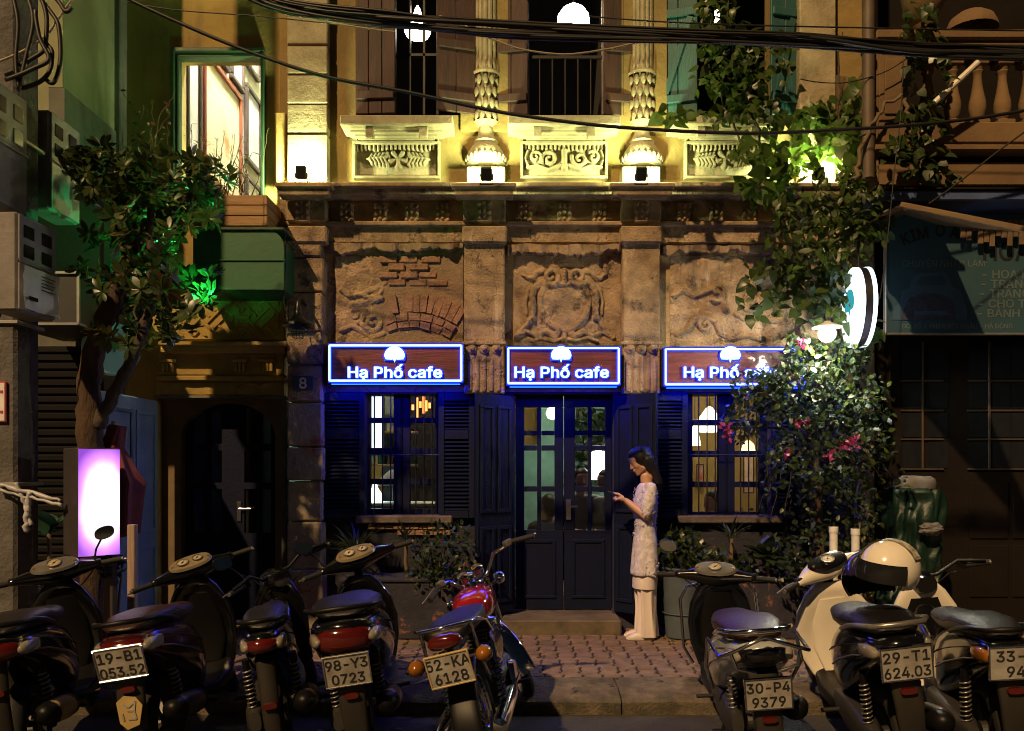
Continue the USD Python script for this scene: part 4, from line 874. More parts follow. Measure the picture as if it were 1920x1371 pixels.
# concrete pole, meter cabinets
t = thing('concrete_pole', 'square concrete utility pole at the left edge carrying meter boxes', 'utility pole'); a, b = W(-40, 1100, 4.95), W(30, 0, 4.95)
MB().box(a[0], b[0], 4.95, 5.2, .10, 9., .02).build('shaft', MT['concrete'], t)
mat('galv', (.33, .32, .31), .5, metal=.4)
for py in (250, 600, 905): m.pbox(-44, py, 33, py + 7, 4.93, 5.22, .004)
m.build('steel_band', MT['galv'], t)
def meter(label, px0, py0, py1, Y0, w, deg, cover=False):
    a, b = W(px0, py1, Y0), W(px0, py0, Y0); h = b[2] - a[2]; d = .17
    t = thing('meter_box', label, 'meter box', (a[0], Y0, a[2]), deg, group='electricity meter boxes on the left pole')
    MB().box(0, w, 0, d, 0, h, .012).build('case', MT['meter_case'], t)
    MB().box(.01, w - .01, -.012, -.0005, h * .52, h - .01, .004).build('lid', MT['meter_face'], t); MB().box(.01, w - .01, -.012, -.0005, .01, h * .49, .004).build('lid', MT['meter_face'], t)
    for i_ in (0, 1):
        for j_ in (0, 1):
            x = w * (.12 + .46 * i_); z = h * (.56 + .20 * j_); MB().box(x, x + w * .26, -.018, -.0125, z, z + h * .13, .003).build('meter_window', MT['dark_glass'], t)
    MB().box(.0, w, -.02, -.0125, h * .495, h * .515, .003).build('hasp', MT['galv'], t)
    if cover:
        v = []; n = 9
        for i_ in range(n):
            for j_ in range(n): v.append((w * (.04 + .92 * i_ / (n - 1)), -.026 - .018 * meshkit.noise(np.array([i_ * .7, j_ * .8, 2.])), h * (.03 + .44 * j_ / (n - 1)) ))
        i_, j_ = np.meshgrid(np.arange(n - 1), np.arange(n - 1), indexing='ij'); qd = np.stack([i_ * n + j_, (i_ + 1) * n + j_, (i_ + 1) * n + j_ + 1, i_ * n + j_ + 1], -1).reshape(-1, 4)
        MB().add(v, qd).build('paper_notice', MT['white_paint'], t, smooth=True, label='crumpled paper notice')
        pr = MB()
        for k in range(5): pr.box(w * .42, w * (.78 - .06 * (k % 2)), -.052, -.049, h * (.40 - .035 * k), h * (.408 - .035 * k))
        pr.box(w * .1, w * .32, -.053, -.05, h * .12, h * .16); pr.build('printed_lines', MT['dark_glass'], t, kind='stuff')
meter('lower meter box with a crumpled paper notice in front', 31, 396, 582, 4.55, .36, 88, True)
meter('uppermost meter box cut by the left edge of the photo', -20, 140, 372, 4.6, .33, 88)
meter('meter box behind the others, next to the tree leaves', 92, 205, 392, 5.25, .36, 90)
t = thing('notice_board', 'small white notice with red border on the pole at the left edge', 'notice'); Y = 4.93
mat('red_paint', (.42, .03, .05), .5)
MB().pbox(-40, 715, 11, 792, Y, Y + .015, .003).build('board', MT['red_paint'], t); MB().pbox(-38, 718, 8, 789, Y - .003, Y - .0005).build('sheet', MT['white_paint'], t)
m = MB()
for k in range(2): m.pbox(0, 732 + 38 * k, 5, 737 + 38 * k, Y - .006, Y - .0035)
m.build('print', MT['red_paint'], t, kind='stuff')
# standing light box (pink white), post, folded parasol
mat('lightbox_side', (.045, .04, .045), .35)
MT['lightbox_face'] = usdkit.material(stage, '/World/Looks/lightbox_face', {'tc': ('texture_coordinate', {}), 'm': ('mapping', {'location': (-.12, 0, .03), 'scale': (5.2, 1, 2.55)}), 'g': ('gradient_texture', {'gradient_type': 'spherical'}), 'n': ('noise_texture', {'scale': 4., 'detail': 3}), 'a': ('math', {'math_type': 'multiply_add', 'value2': .28, 'value3': -.14}), 'b': ('math', {'math_type': 'add'}), 'r': ('rgb_ramp', {'ramp': [(0, (.20, .05, .40)), (.10, (.34, .10, .60)), (.26, (.62, .24, .90)), (.46, (1., .86, 1.)), (1, (1., .95, 1.))]}), 'e': ('emission', {'strength': .42})},
    [('tc.object', 'm.vector'), ('m.vector', 'g.vector'), ('tc.object', 'n.vector'), ('n.fac', 'a.value1'), ('g.fac', 'b.value1'), ('a.value', 'b.value2'), ('b.value', 'r.fac'), ('r.color', 'e.color')], surface='e.emission')
c = W(186, 942, 4.9); t = thing('standing_light_box', 'tall glowing pink and white light box standing on the pavement', 'sign', c, 46)
h = .335; w = .125
MB().box(-w, w, .0, .26, -h, h, .008).build('case', MT['lightbox_side'], t); MB().box(-w + .006, w - .006, -.006, -.0005, -h + .008, h - .008).build('face', MT['lightbox_face'], t)
m = MB(); m.box(-w, -w + .03, .05, .2, -c[2] + .13, -h); m.box(w - .03, w, .05, .2, -c[2] + .13, -h); m.build('leg', MT['lightbox_side'], t)
t = thing('wooden_post', 'narrow unpainted timber post beside the pink light box', 'post'); a, b = W(238, 1130, 4.85), W(252, 984, 4.85); mat('grey_wood', (.34, .25, .20), .8, (.24, .17, .13), 6., .3, 30, stretch=(6, 6, .6))
MB().box(a[0], b[0], 4.85, 4.90, .10, b[2], .004).build('post', MT['grey_wood'], t)
mat('parasol_cloth', (.16, .035, .045), .9, (.10, .02, .03), 5.)
t = thing('folded_parasol', 'folded dark red parasol standing behind the pink light box', 'parasol'); Y = 5.35; z = lambda p: W(0, p, Y)[2]; xc = W(214, 0, Y)[0]
rings = []
for py, r in ((1010, .04), (1000, .13), (930, .165), (905, .175), (880, .12), (840, .075), (800, .055), (796, .02)): rings.append(((xc + .02 * math.sin(py), Y, z(py)), (1, 0, 0), (0, 1, 0), r, r * .8, 2))
m = MB(); m.loft(rings, 26); v = m.v[0]; ang = np.arctan2(v[:, 1] - Y, v[:, 0] - xc); v[:, :2] += (np.c_[v[:, 0] - xc, v[:, 1] - Y]) * (.16 * np.sin(ang * 7))[:, None]; m.build('canopy', MT['parasol_cloth'], t, smooth=40)
MB().tube([(xc, Y, .13), (xc, Y, z(790))], .018, 8).build('pole', MT['grey_wood'], t); MB().lathe([(.0, .13), (.2, .13), (.2, .17), (.03, .2)], (xc, Y, 0)).build('base', MT['concrete'], t)
# tied plastic on the pole
mat('plastic_white', (.55, .56, .62), .35, trans=.3)
t = thing('plastic_tie', 'white plastic sheet twisted and tied across from the left pole', 'plastic sheet'); m = MB()
for k, (p0, p1, r) in enumerate((((-10, 908), (116, 938), .013), ((-10, 918), (116, 946), .010), ((30, 905), (60, 985), .012), ((55, 922), (48, 1000), .016))):
    A, Bp = W(*p0, 4.9), W(*p1, 4.9); n = 14; m.tube([A + (Bp - A) * k_ / n + RNG.normal(0, .004, 3) for k_ in range(n + 1)], [r * RNG.uniform(.6, 1.3) for _ in range(n + 1)], 8)
m.build('sheet', MT['plastic_white'], t, smooth=True)
# ---------------------------------------------------------------- right neighbour
rh = thing('balustrade_house', 'ochre house on the right with balustraded balcony and dark panelled doors', 'building')
mat('right_plaster', (.155, .095, .042), .9, (.10, .06, .028), 1.8, .3, 14, stain=((.12, .09, .05), 2.4, .58, .74)); mat('right_dark', (.009, .006, .0045), .8, (.006, .004, .003), 4., .2, spec=.15)
BF = 6.0; XL = W(1648, 0, BF)[0]
MB().box(XL + .03, 7.5, FY + .04, FY + .3, .1, 8.).build('wall', MT['right_dark'], rh)
bal = part('balcony', rh)
def bb(py0, py1, Y0, nm, m='right_plaster', x0=XL, c=.01): 
    z0, z1 = W(0, py1, Y0)[2], W(0, py0, Y0)[2]; return MB().box(x0, 7.5, Y0, FY + .03, z0, z1, c).build(nm, MT[m], bal)
zt0, zt1 = W(0, 100, BF)[2], W(0, 58, BF)[2]
MB().box(XL - .03, 7.5, BF - .03, BF + .22, W(0, 76, BF)[2], zt1, .012).build('coping', MT['right_plaster'], bal); MB().box(XL, 7.5, BF, BF + .19, zt0, W(0, 76.5, BF)[2], .008).build('top_rail', MT['right_plaster'], bal)
bb(228, 268, BF + .01, 'plinth_rail'); bb(270, 282, BF - .06, 'string_course', x0=XL - .06); bb(283, 302, BF + .06, 'recess', 'right_dark'); bb(303, 348, BF + .02, 'lower_fascia')
mat('blue_strip', (.06, .09, .22), .5)
bb(350, 356, BF - .02, 'dark_strip', 'right_dark'); bb(356.5, 376, BF + .0, 'blue_fascia', 'blue_strip')
MB().box(XL, XL + .22, BF, FY, W(0, 227, BF)[2], zt0, .01).build('pedestal', MT['right_plaster'], bal); MB().box(XL + .04, XL + .18, BF - .015, BF - .001, W(0, 215, BF)[2], W(0, 112, BF)[2], .006).build('sunk_panel', MT['right_plaster'], bal)
zb, ztp = W(0, 227, BF)[2], W(0, 101, BF)[2]; H = ztp - zb
prof = [(.055, 0), (.055, .06), (.04, .07), (.038, .1), (.05, .14), (.062, .26), (.06, .36), (.045, .5), (.034, .64), (.03, .74), (.036, .78), (.046, .82), (.038, .84), (.05, .90), (.055, .93), (.055, 1.0)]
for k in range(12):
    x = W(1752 + 47.5 * k, 0, BF)[0]
    if x > 5.2: break
    m = MB(); m.lathe([(r * .98, zb + z * H) for r, z in prof if .05 < z < .91], (x, BF + .1, 0), 16); m.box(x - .065, x + .065, BF + .035, BF + .165, zb, zb + .07 * H, .006); m.box(x - .06, x + .06, BF + .04, BF + .16, zb + .9 * H, zb + H, .006); m.build('baluster', MT['right_plaster'], bal, smooth=35)
m = MB(); c = W(1732, 58, BF + .1); m.lathe([(.0, .0), (.07, 0), (.085, .03), (.05, .05), (.10, .1), (.15, .2), (.165, .3), (.15, .32), (.14, .3), (.0, .25)], c, 28); 
t = thing('stone_urn', 'stone urn standing on the right balcony coping', 'urn'); m.build('bowl', MT['right_plaster'], t, smooth=40)
m = MB(); c = W(1822, 58, BF + .1); m.lathe([(.17, .0), (.165, .03), (.14, .09), (.09, .13), (.0, .15)], c, 24, sx=1.1); t = thing('stone_dome_cap', 'low domed stone cap on the right balcony coping', 'finial'); m.build('cap', MT['right_plaster'], t, smooth=40)
# panelled doors under the banner
dd = part('panelled_doors', rh); Y = FY - .0; m = MB(); m.pbox(1668, 628, 1960, 1190, Y, Y + .03, .004); m.build('leaf', MT['right_dark'], dd)
mat('right_bar', (.05, .034, .024), .6)
for x0 in (1690, 1815, 1895):
    for r0, r1 in ((650, 712), (716, 768), (772, 822), (826, 880)):
        for q0 in (0, 1):
            xx = x0 + q0 * 42 if x0 > 1700 else x0 + q0 * 50; MB().pbox(xx + 2, r0 + 2, xx + 38, r1 - 2, Y - .006, Y - .0005).build('pane', MT['dark_glass'], dd)
    m = MB(); m.pbox(x0 + 39, 640, x0 + 43, 880, Y - .02, Y - .0065, .003)
    for r in (714, 770, 824, 880): m.pbox(x0, r - 1.5, x0 + 80, r + 1.5, Y - .019, Y - .0066, .002)
    m.build('glazing_bar', MT['right_bar'], dd); MB().pbox(x0 + 4, 905, x0 + 76, 1010, Y - .012, Y - .0005, .006).build('sunk_panel', MT['right_dark'], dd); MB().pbox(x0 + 4, 1022, x0 + 76, 1120, Y - .012, Y - .0005, .006).build('sunk_panel', MT['right_dark'], dd)
# right end pier of the cafe, pale
MB().pbox(1612, 600, 1640, 1190, FY - .12, FY - .002, .008).build('end_pier', MT['upper_stone'], cafe)
MB().pbox(1590, 342, 1640, 600, FY - .1, FY - .002, .008).build('end_pier', MT['plaster'], cafe)
a, b = W(1594, 341, FY - .3), W(1640, 341, FY - .3)
t = thing('drain_pipe', 'brown drain pipe running down between the cafe and the balcony', 'drain pipe'); m = MB(); xq = W(1628, 0, 5.95)[0]; mat('pipe', (.10, .07, .045), .6, (.07, .05, .035), 6.)
m.tube([(xq, 5.95, 7.), (xq, 5.95, W(0, 335, 5.95)[2])], .045, 14); m.build('pipe', MT['pipe'], t, smooth=40); 
for py in (96, 250): MB().lathe([(.047, -.02), (.053, -.02), (.053, .02), (.047, .02)], (xq, 5.95, W(0, py, 5.95)[2])).build('collar', MT['pipe'], t)
slab_pts = [(BF, W(0, 340, BF)[2]), (FY, W(0, 345, FY)[2]), (FY, W(0, 140, FY)[2]), (BF + .25, W(0, 118, BF)[2]), (BF, W(0, 100, BF)[2])]
slab_x(slab_pts, XL - .05, XL - .002, 'right_plaster', 'end_wall', bal)
# banner
bn = thing('shop_banner', 'dark printed banner of a flower shop with a wedding car on the right', 'banner'); Y = 6.25
mat('banner_cloth', (.018, .055, .075), .6, (.014, .042, .06), 1.5); mat('banner_blue', (.035, .075, .12), .6); mat('banner_ink', (.004, .006, .008), .6); mat('banner_pale', (.075, .11, .115), .6); mat('banner_flower', (.016, .02, .04), .6, (.045, .045, .075), 40.)
MB().pbox(1664, 402, 1990, 623, Y, Y + .02, .002).build('cloth', MT['banner_cloth'], bn)
m = MB(); m.pbox(1660, 398, 1664, 627, Y - .01, Y + .03, .003); m.pbox(1660, 623.5, 1990, 628, Y - .01, Y + .03, .003); m.build('frame', MT['alu'], bn)
for ch, px, py, an in (('K', 1702, 458, 24), ('I', 1716, 452, 18), ('M', 1732, 448, 12), ('O', 1763, 443, 2), ('Á', 1788, 446, -6), ('N', 1808, 450, -12)):
    q0 = MB(); q0.text(ch, .088, (0, 0, 0), .002, True, squeeze=.9, centre=True); q0.xf(trimesh.transformations.translation_matrix(W(px, py, Y - .001)) @ rot((0, 1, 0), -an)); q0.build('letter', MT['banner_ink'], bn)
split_text(bn, 'HOA', .14, W(1840, 488, Y - .001), 'banner_ink', centre=False, squeeze=.9)
split_text(bn, 'CHUYÊN NHẬN LÀM:', .05, W(1690, 500, Y - .001), 'banner_pale', centre=False, squeeze=.98, bold=False)
for s_, px, py in (('- HOA HỒ', 1838, 522), ('- TRANG', 1836, 540), ('- TRANG T', 1833, 558), ('- CHO THUÊ', 1831, 577), ('- BÁNH CƯ', 1829, 595)): split_text(bn, s_, .062, W(px, py, Y - .001), 'banner_pale', centre=False, squeeze=1.1)
split_text(bn, 'ĐC: SỐ 6 PHAN BỘI CHÂU - HÀ ĐÔNG', .036, W(1690, 616, Y - .001), 'banner_pale', centre=False, squeeze=.95)
def P2(pts, Yq): return Polygon([W(x, y, Yq)[[0, 2]] for x, y in pts])
car = P2([(1672, 600), (1678, 575), (1690, 566), (1692, 545), (1704, 541), (1712, 520), (1724, 512), (1768, 510), (1780, 520), (1784, 536), (1800, 545), (1806, 562), (1814, 580), (1812, 600)], Y)
MB().prism(car, Y - .004, Y - .001).build('car_print', MT['banner_blue'], bn)
fl_ = P2([(1704, 560), (1720, 553), (1745, 550), (1770, 556), (1786, 566), (1790, 582), (1788, 600), (1690, 600), (1694, 578)], Y).difference(P2([(1712, 583), (1776, 583), (1776, 592), (1712, 592)], Y))
MB().prism(fl_, Y - .007, Y - .0045).build('flower_print', MT['banner_flower'], bn)
MB().prism(P2([(1712, 537), (1724, 518), (1768, 516), (1778, 537)], Y).buffer(-.01), Y - .007, Y - .0045).build('windscreen_print', MT['banner_cloth'], bn)
# wooden awning edge and hanging laths over the banner
t = thing('awning', 'old timber awning with ragged hanging edge above the banner', 'awning'); mat('awn_wood', (.16, .10, .05), .8, (.09, .06, .035), 5., .3)
A, Bp = W(1690, 384, 5.55), W(2000, 446, 4.8)
MB().bar(A, Bp, .04, .035, c=.004).build('edge_beam', MT['right_plaster'], t); MB().add([A + [0, 0, .01], Bp + [0, 0, .01], [Bp[0], FY, A[2] + .25], [A[0], FY, A[2] + .08]], [[0, 1, 2], [0, 2, 3], [2, 1, 0], [3, 2, 0]]).build('sheet', MT['awn_wood'], t)
for k in range(13):
    x = 1802 + k * 11; hgt = RNG.uniform(18, 52); MB().pbox(x, 412, x + 9, 412 + hgt, 6.18, 6.195, .002).build('lath', MT['awn_wood'], t)
# white tube bar in front of the balusters
t = thing('fluorescent_tube', 'unlit white tube lamp leaning across the right balusters', 'lamp'); mat('tube_white', (.62, .58, .48), .4)
MB().tube([W(1752, 193, 5.8), W(1834, 117, 5.75)], .022, 10).build('tube', MT['tube_white'], t)
# covered green bundle by the right doors
t = thing('covered_cart', 'green tarpaulin covered stack with white cloth on top by the right doors', 'covered stack'); mat('tarp', (.004, .022, .015), .45, (.0025, .014, .009), 4., .5, 14)
mat('grey_cloth', (.12, .115, .12), .8); Yc = 6.0; c0, c1 = W(1690, 0, Yc)[0], W(1778, 0, Yc)[0]; zz = lambda p: W(0, p, Yc)[2]; cxm = (c0 + c1) / 2; hw = (c1 - c0) / 2
m = MB(); m.loft([((cxm + dx, Yc + .2, z_), (1, 0, 0), (0, 1, 0), hw * s, .2 * s, 3.2) for z_, s, dx in [(z__, np.interp(z__, [.13, .5, zz(1005), zz(960), zz(925), zz(916), zz(909)], [1., 1.06, 1.02, .98, .95, .85, .4]), .02 * math.sin(z__ * 7)) for z__ in np.r_[np.linspace(.13, zz(925), 26), zz(918), zz(913), zz(909)]]], 64)
v = m.v[0]; an = np.arctan2(v[:, 1] - Yc - .2, v[:, 0] - cxm); v[:, :2] += (np.c_[np.cos(an), np.sin(an)]) * (.018 * np.sin(an * 9 + v[:, 2] * 6) + .012 * np.sin(an * 17 - v[:, 2] * 11) - .03 * np.exp(-((v[:, 2] - .62) / .05) ** 2) - .03 * np.exp(-((v[:, 2] - .95) / .05) ** 2))[:, None]; v += (meshkit.fbm(v * 9, 3, 4)[:, None] - .5) * .12 * np.array([1, 1, .3]); m.build('tarpaulin', MT['tarp'], t, smooth=60)
m = MB(); m.loft([((cxm, Yc + .15, z_), (1, 0, 0), (0, 1, 0), hw * s, .15 * s, 3.) for z_, s in ((zz(918), .78), (zz(905), .82), (zz(897), .76), (zz(893), .6))], 24); v = m.v[0]; v += (meshkit.fbm(v * 16, 3, 9)[:, None] - .5) * .05; m.build('white_cloth', MT['grey_cloth'], t, smooth=60)
q0 = trimesh.creation.icosphere(4, 1.0); v = np.array(q0.vertices); v *= (1 + .9 * (meshkit.fbm(v * 2.3 + 4, 4, 5)[:, None] - .5)) * np.array([.085, .05, .045]); v += W(1746, 992, Yc - .06)
MB().add(v, q0.faces).build('white_bag', MT['grey_cloth'], t, smooth=40)
for k, px in enumerate((1563, 1604)):
    t = thing('pipe_stub', ('left' if k == 0 else 'right') + ' of two upright white pipe stubs behind the white scooter', 'pipe', group='white pipe stubs behind the white scooter'); Yq = 5.7; zt_ = W(0, 988 + 4 * k, Yq)[2]
    m = MB(); m.lathe([(.028, .13), (.028, zt_ - .04), (.032, zt_ - .04), (.032, zt_), (.024, zt_), (.024, zt_ - .1)], (W(px, 0, Yq)[0], Yq, 0), 18); m.build('pipe', MT['white_paint'], t, smooth=40)
# bright lamp at the bush
glow('bulb_hot', (1., .95, .74), 150.)
c = W(1551, 626, 5.74); t = thing('shaded_bulb', 'bare bright bulb under a small enamel shade above the flowering bush', 'lamp', c)
MB().tm(trimesh.creation.icosphere(3, .06)).build('bulb', MT['bulb_hot'], t, smooth=True); MB().lathe([(.02, .09), (.03, .08), (.10, .05), (.102, .045), (.03, .072)]).build('shade', MT['white_paint'], t, smooth=40); MB().tube([(0, 0, .05), (0, .05, .15), (0, .5, .16), (0, .98, .12)], .008).build('arm', MT['black_metal'], t, smooth=True)
glow('green_bulb', (.03, 1., .22), 480.)
c = W(352, 566, 5.66); t = thing('green_spotlight', 'green spotlight hidden among the leaves of the left tree', 'spotlight', c)
MB().tm(trimesh.creation.icosphere(2, .022)).build('bulb', MT['green_bulb'], t, smooth=True); MB().lathe([(.058, .012), (.05, -.02), (.035, -.06), (.02, -.09), (0, -.1), (0, -.09), (.03, -.05), (.046, -.015), (.056, .012)]).build('housing', MT['black_metal'], t, smooth=40)

# planting wall and a little furniture inside
t = thing('indoor_plants', 'green plants against the wall behind the right door leaf', 'plant'); _n = 260
_P = np.c_[RNG.uniform(W(1074, 0, 8.9)[0], W(1140, 0, 8.9)[0], _n), RNG.uniform(8.75, 9.05, _n), RNG.uniform(W(0, 905, 8.9)[2], W(0, 766, 8.9)[2], _n)]
ROOM_PLANTS = (t, _P)
def chair(label, P, rz):
    t = thing('wooden_chair', label, 'chair', P, rz); m_ = MT['pale_wood']
    MB().box(-.2, .2, -.2, .2, .43, .46, .01).build('seat', m_, t)
    for a in (-.18, .18):
        MB().box(a - .015, a + .015, -.195, -.165, 0, .43, .004).build('leg', m_, t); MB().box(a - .015, a + .015, .165, .195, 0, .92, .004).build('leg', m_, t)
    for z in (.6, .72, .84): MB().box(-.165, .165, .17, .19, z, z + .05, .004).build('back_slat', m_, t)
chair('pale wooden chair at the table behind the right window', (2.35, 8.3, .14), 20)
t = thing('cafe_table', 'small round table behind the right window', 'table', (2.0, 7.75, .14)); MB().lathe([(0, .72), (.3, .72), (.31, .735), (.3, .75), (0, .75)], n=28).build('top', MT['pale_wood'], t, smooth=40); MB().lathe([(.2, 0), (.2, .02), (.03, .05), (.025, .72)], n=18).build('pedestal', MT['black_metal'], t, smooth=40)
t = thing('bottle_shelf', 'shelf with bottles and jars behind the counter in the left window', 'shelf'); 
for z in (1.5, 1.85): MB().box(-1.75, -1.0, 8.45, 8.6, z, z + .025, .003).build('board', MT['pale_wood'], t)
mat('bottle_green', (.02, .10, .05), .15, coat=.5); mat('bottle_brown', (.12, .05, .02), .15, coat=.5); mat('jar_pale', (.5, .52, .48), .2)
for k in range(14):
    z = 1.526 if k < 7 else 1.876; x = -1.7 + (k % 7) * .1; mm = ('bottle_green', 'bottle_brown', 'jar_pale')[k % 3]; h_ = (.24, .22, .13)[k % 3]
    tb_ = thing('bottle' if k % 3 < 2 else 'jar', None, None); b_ = MB(); b_.lathe([(0, 0), (.035, 0), (.037, h_ * .6), (.03, h_ * .7), (.013, h_ * .8), (.013, h_), (0, h_)] if k % 3 < 2 else [(0, 0), (.04, 0), (.042, h_ * .85), (.036, h_ * .9), (.036, h_), (0, h_)], (x, 8.52, z), 16); b_.build('body', MT[mm], tb_, smooth=40)
    nb = (k % 7) // 3 if k < 7 else (k - 7) // 3; lab = ('leftmost ', 'second ', 'third ')[nb] + ('green bottle', 'brown bottle', 'pale jar')[k % 3] + ' from the left on the ' + ('lower' if k < 7 else 'upper') + ' shelf behind the counter'
    tb_.SetCustomDataByKey('label', lab); tb_.SetCustomDataByKey('category', 'bottle' if k % 3 < 2 else 'jar'); tb_.SetCustomDataByKey('group', ('green bottles', 'brown bottles', 'pale jars')[k % 3] + (' on the lower shelf' if k < 7 else ' on the upper shelf') + ' behind the counter')
# ---------------------------------------------------------------- plants
def leafmat(name, c, trans=.35, rough=.42, isl=.45): return mat(name, c, rough, tuple(x * .7 for x in c), 9., island=isl, trans=trans, spec=.5)
leafmat('leaf_dark', (.065, .11, .026), .35, .34); leafmat('leaf_mid', (.10, .15, .032), .35, .36); leafmat('leaf_dry', (.16, .10, .03)); leafmat('leaf_vine', (.11, .20, .03), .5); leafmat('leaf_vine_dark', (.065, .11, .026), .4); leafmat('leaf_bush', (.045, .085, .05), .35); leafmat('leaf_spike', (.06, .085, .03), .3); leafmat('leaf_jade', (.07, .20, .13), .3)
leafmat('petal_pink', (.42, .04, .17), .4, .6, .3); mat('bark', (.075, .042, .026), .9, (.04, .024, .016), 9., .9, 40, stretch=(1, 1, .35)); mat('bark_dark', (.06, .045, .035), .9, (.035, .028, .02), 9., .8, 40); mat('twig', (.13, .09, .05), .85)
SH = {'oblong': (.20, .62, 1.15), 'heart': (.43, .24, .95), 'small': (.30, .42, 1.), 'blade': (.045, .4, .9), 'broad': (.31, .40, 1.)}   # half width, where widest, tip power
_tm = np.array([0, .12, .3, .52, .76, 1.])
def leaf_verts(P, D, N, L, shape, droop=.15, fold=.10):
    P, D, N = (np.asarray(x, float) for x in (P, D, N)); D = D / np.linalg.norm(D, axis=1, keepdims=True)
    S = np.cross(D, N); S /= np.linalg.norm(S, axis=1, keepdims=True) + 1e-9; N = np.cross(S, D); w, pk, po = SH[shape]; n = len(P)
    ww = np.array([w * (math.sin(math.pi / 2 * min(1, t / pk)) ** .8 if t < pk else math.cos(math.pi / 2 * ((t - pk) / (1 - pk)) ** po) ** .9) for t in _tm[1:5]])
    back = np.array([-.10 if shape == 'heart' else 0, 0, 0, 0])
    T = np.array([[t, 0, -droop * t * t] for t in _tm] + [[_tm[k + 1] + back[k], sg * ww[k], -droop * _tm[k + 1] ** 2 + fold * ww[k] * 2 - .12 * ww[k]] for sg in (1, -1) for k in range(4)])
    T = np.repeat(T[None], n, 0) * np.asarray(L)[:, None, None]; T[..., 2] *= RNG.uniform(.3, 2.2, (n, 1)); T[..., 1] *= RNG.uniform(.8, 1.15, (n, 1))
    return P[:, None] + T[..., :1] * D[:, None] + T[..., 1:2] * S[:, None] + T[..., 2:] * N[:, None]
LF = []
for _o, _q in ((6, 1), (10, -1)):
    _t = [[0, 1, _o]] + [x for k in range(3) for x in ([_o + k, k + 1, k + 2], [_o + k, k + 2, _o + k + 1])] + [[_o + 3, 4, 5]]
    LF += [t if _q > 0 else t[::-1] for t in _t]
LF = np.array(LF); NV = 14
def foliage(t, P, D, N, L, shape, mats, nparts=0, droop=.15, name='foliage'):
    V = leaf_verts(P, D, N, L, shape, droop); n = len(V); order = np.argsort(P[:, 1] - 3. * np.asarray(L) + RNG.uniform(0, .35, n))
    mi = RNG.integers(0, len(mats), n)
    for i in order[:nparts]: MB().add(V[i], LF).build('leaf', MT[mats[mi[i]]], t, smooth=True)
    rest = order[nparts:]
    for k, mname in enumerate(mats):
        idx = rest[mi[rest] == k]
        if len(idx): MB().add(V[idx].reshape(-1, 3), (LF[None] + NV * np.arange(len(idx))[:, None, None]).reshape(-1, 3)).build(name, MT[mname], t, smooth=True, kind='stuff')
def rnd_dir(n, up=.3):
    d = RNG.normal(0, 1, (n, 3)); d[:, 2] += up; return d / np.linalg.norm(d, axis=1, keepdims=True)
def blob_points(blobs, Y0, Y1):                          # (px, py, rx, ry, count) clouds of leaf positions
    out = []
    for px, py, rx, ry, n in blobs:
        k = 0
        while k < n:
            a = RNG.uniform(-1, 1, 2)
            if a @ a > 1 or RNG.random() < .35 * (a @ a): continue
            Y = RNG.uniform(Y0, Y1); q = W(px + a[0] * rx, py + a[1] * ry, Y); out.append(q); k += 1
    return np.array(out)
def rosettes(C, per, L, spread=(50, 85)):
    P, D, N, Ls = [], [], [], []
    for c in C:
        ax = unit(RNG.normal(0, .6, 3) + [0, -.35, .55]); u = unit(np.cross(ax, [.3, .5, .1])); v = np.cross(ax, u)
        for k in range(per + RNG.integers(-2, 3)):
            a = k * 2.4 + RNG.uniform(-.2, .2); th = math.radians(RNG.uniform(*spread)); d = math.cos(th) * ax + math.sin(th) * (math.cos(a) * u + math.sin(a) * v)
            P.append(c + d * .01); D.append(d); N.append(ax * .8 + RNG.normal(0, .15, 3)); Ls.append(L * RNG.uniform(.65, 1.15))
    return tuple(map(np.array, (P, D, N, Ls)))
def limb(t, name, pts, r0, r1, m='bark', n=10, wob=.01):
    pts = np.array(pts, float); k = np.linspace(0, 1, len(pts)); s = np.linspace(0, 1, max(8, len(pts) * 5)); p = np.stack([np.interp(s, k, pts[:, i]) for i in range(3)], 1)
    for _ in range(3): p[1:-1] = (p[:-2] + p[1:-1] * 2 + p[2:]) / 4
    p[1:-1] += RNG.normal(0, wob, p[1:-1].shape); r = np.linspace(r0, r1, len(p)) * (1 + RNG.uniform(-.08, .08, len(p)))
    return MB().tube(p, r, n).build(name, MT[m], t, smooth=True)
tr = thing('umbrella_leaf_tree', 'bushy tree with whorled glossy leaves between the meter boxes and the yellow house', 'tree')
base = W(172, 1010, 5.25); base[2] = .12
limb(tr, 'trunk', [base, W(170, 900, 5.25), W(168, 780, 5.25), W(170, 680, 5.25), W(196, 600, 5.25), W(230, 520, 5.30), W(262, 430, 5.35)], .095, .05, 'bark', 14, .006)
limb(tr, 'limb', [W(186, 800, 5.22), W(215, 735, 5.20), (W(262, 650, 5.20)), W(285, 560, 5.25), W(280, 430, 5.30), W(290, 340, 5.35)], .045, .02, 'bark_dark', 10, .006)
for e in ((200, 300), (160, 330), (400, 330), (350, 300), (330, 400), (390, 360), (330, 520), (360, 560), (250, 620), (330, 610), (210, 640)):
    limb(tr, 'branch', [W(262 + RNG.uniform(-10, 10), RNG.uniform(430, 560), 5.30), W((262 + e[0]) / 2, (470 + e[1]) / 2, 5.35), W(*e, RNG.uniform(5.05, 5.55))], .016, .006, 'bark_dark', 6)
C = blob_points([(215, 330, 85, 52, 42), (320, 335, 95, 60, 48), (400, 340, 40, 26, 8), (130, 310, 20, 20, 4), (375, 345, 40, 30, 9), (270, 430, 85, 70, 40), (350, 400, 60, 50, 14), (235, 540, 50, 80, 22), (300, 560, 60, 50, 16), (285, 640, 60, 25, 8), (345, 600, 40, 40, 8), (170, 300, 40, 30, 10), (170, 450, 40, 90, 10)], 4.98, 5.6)
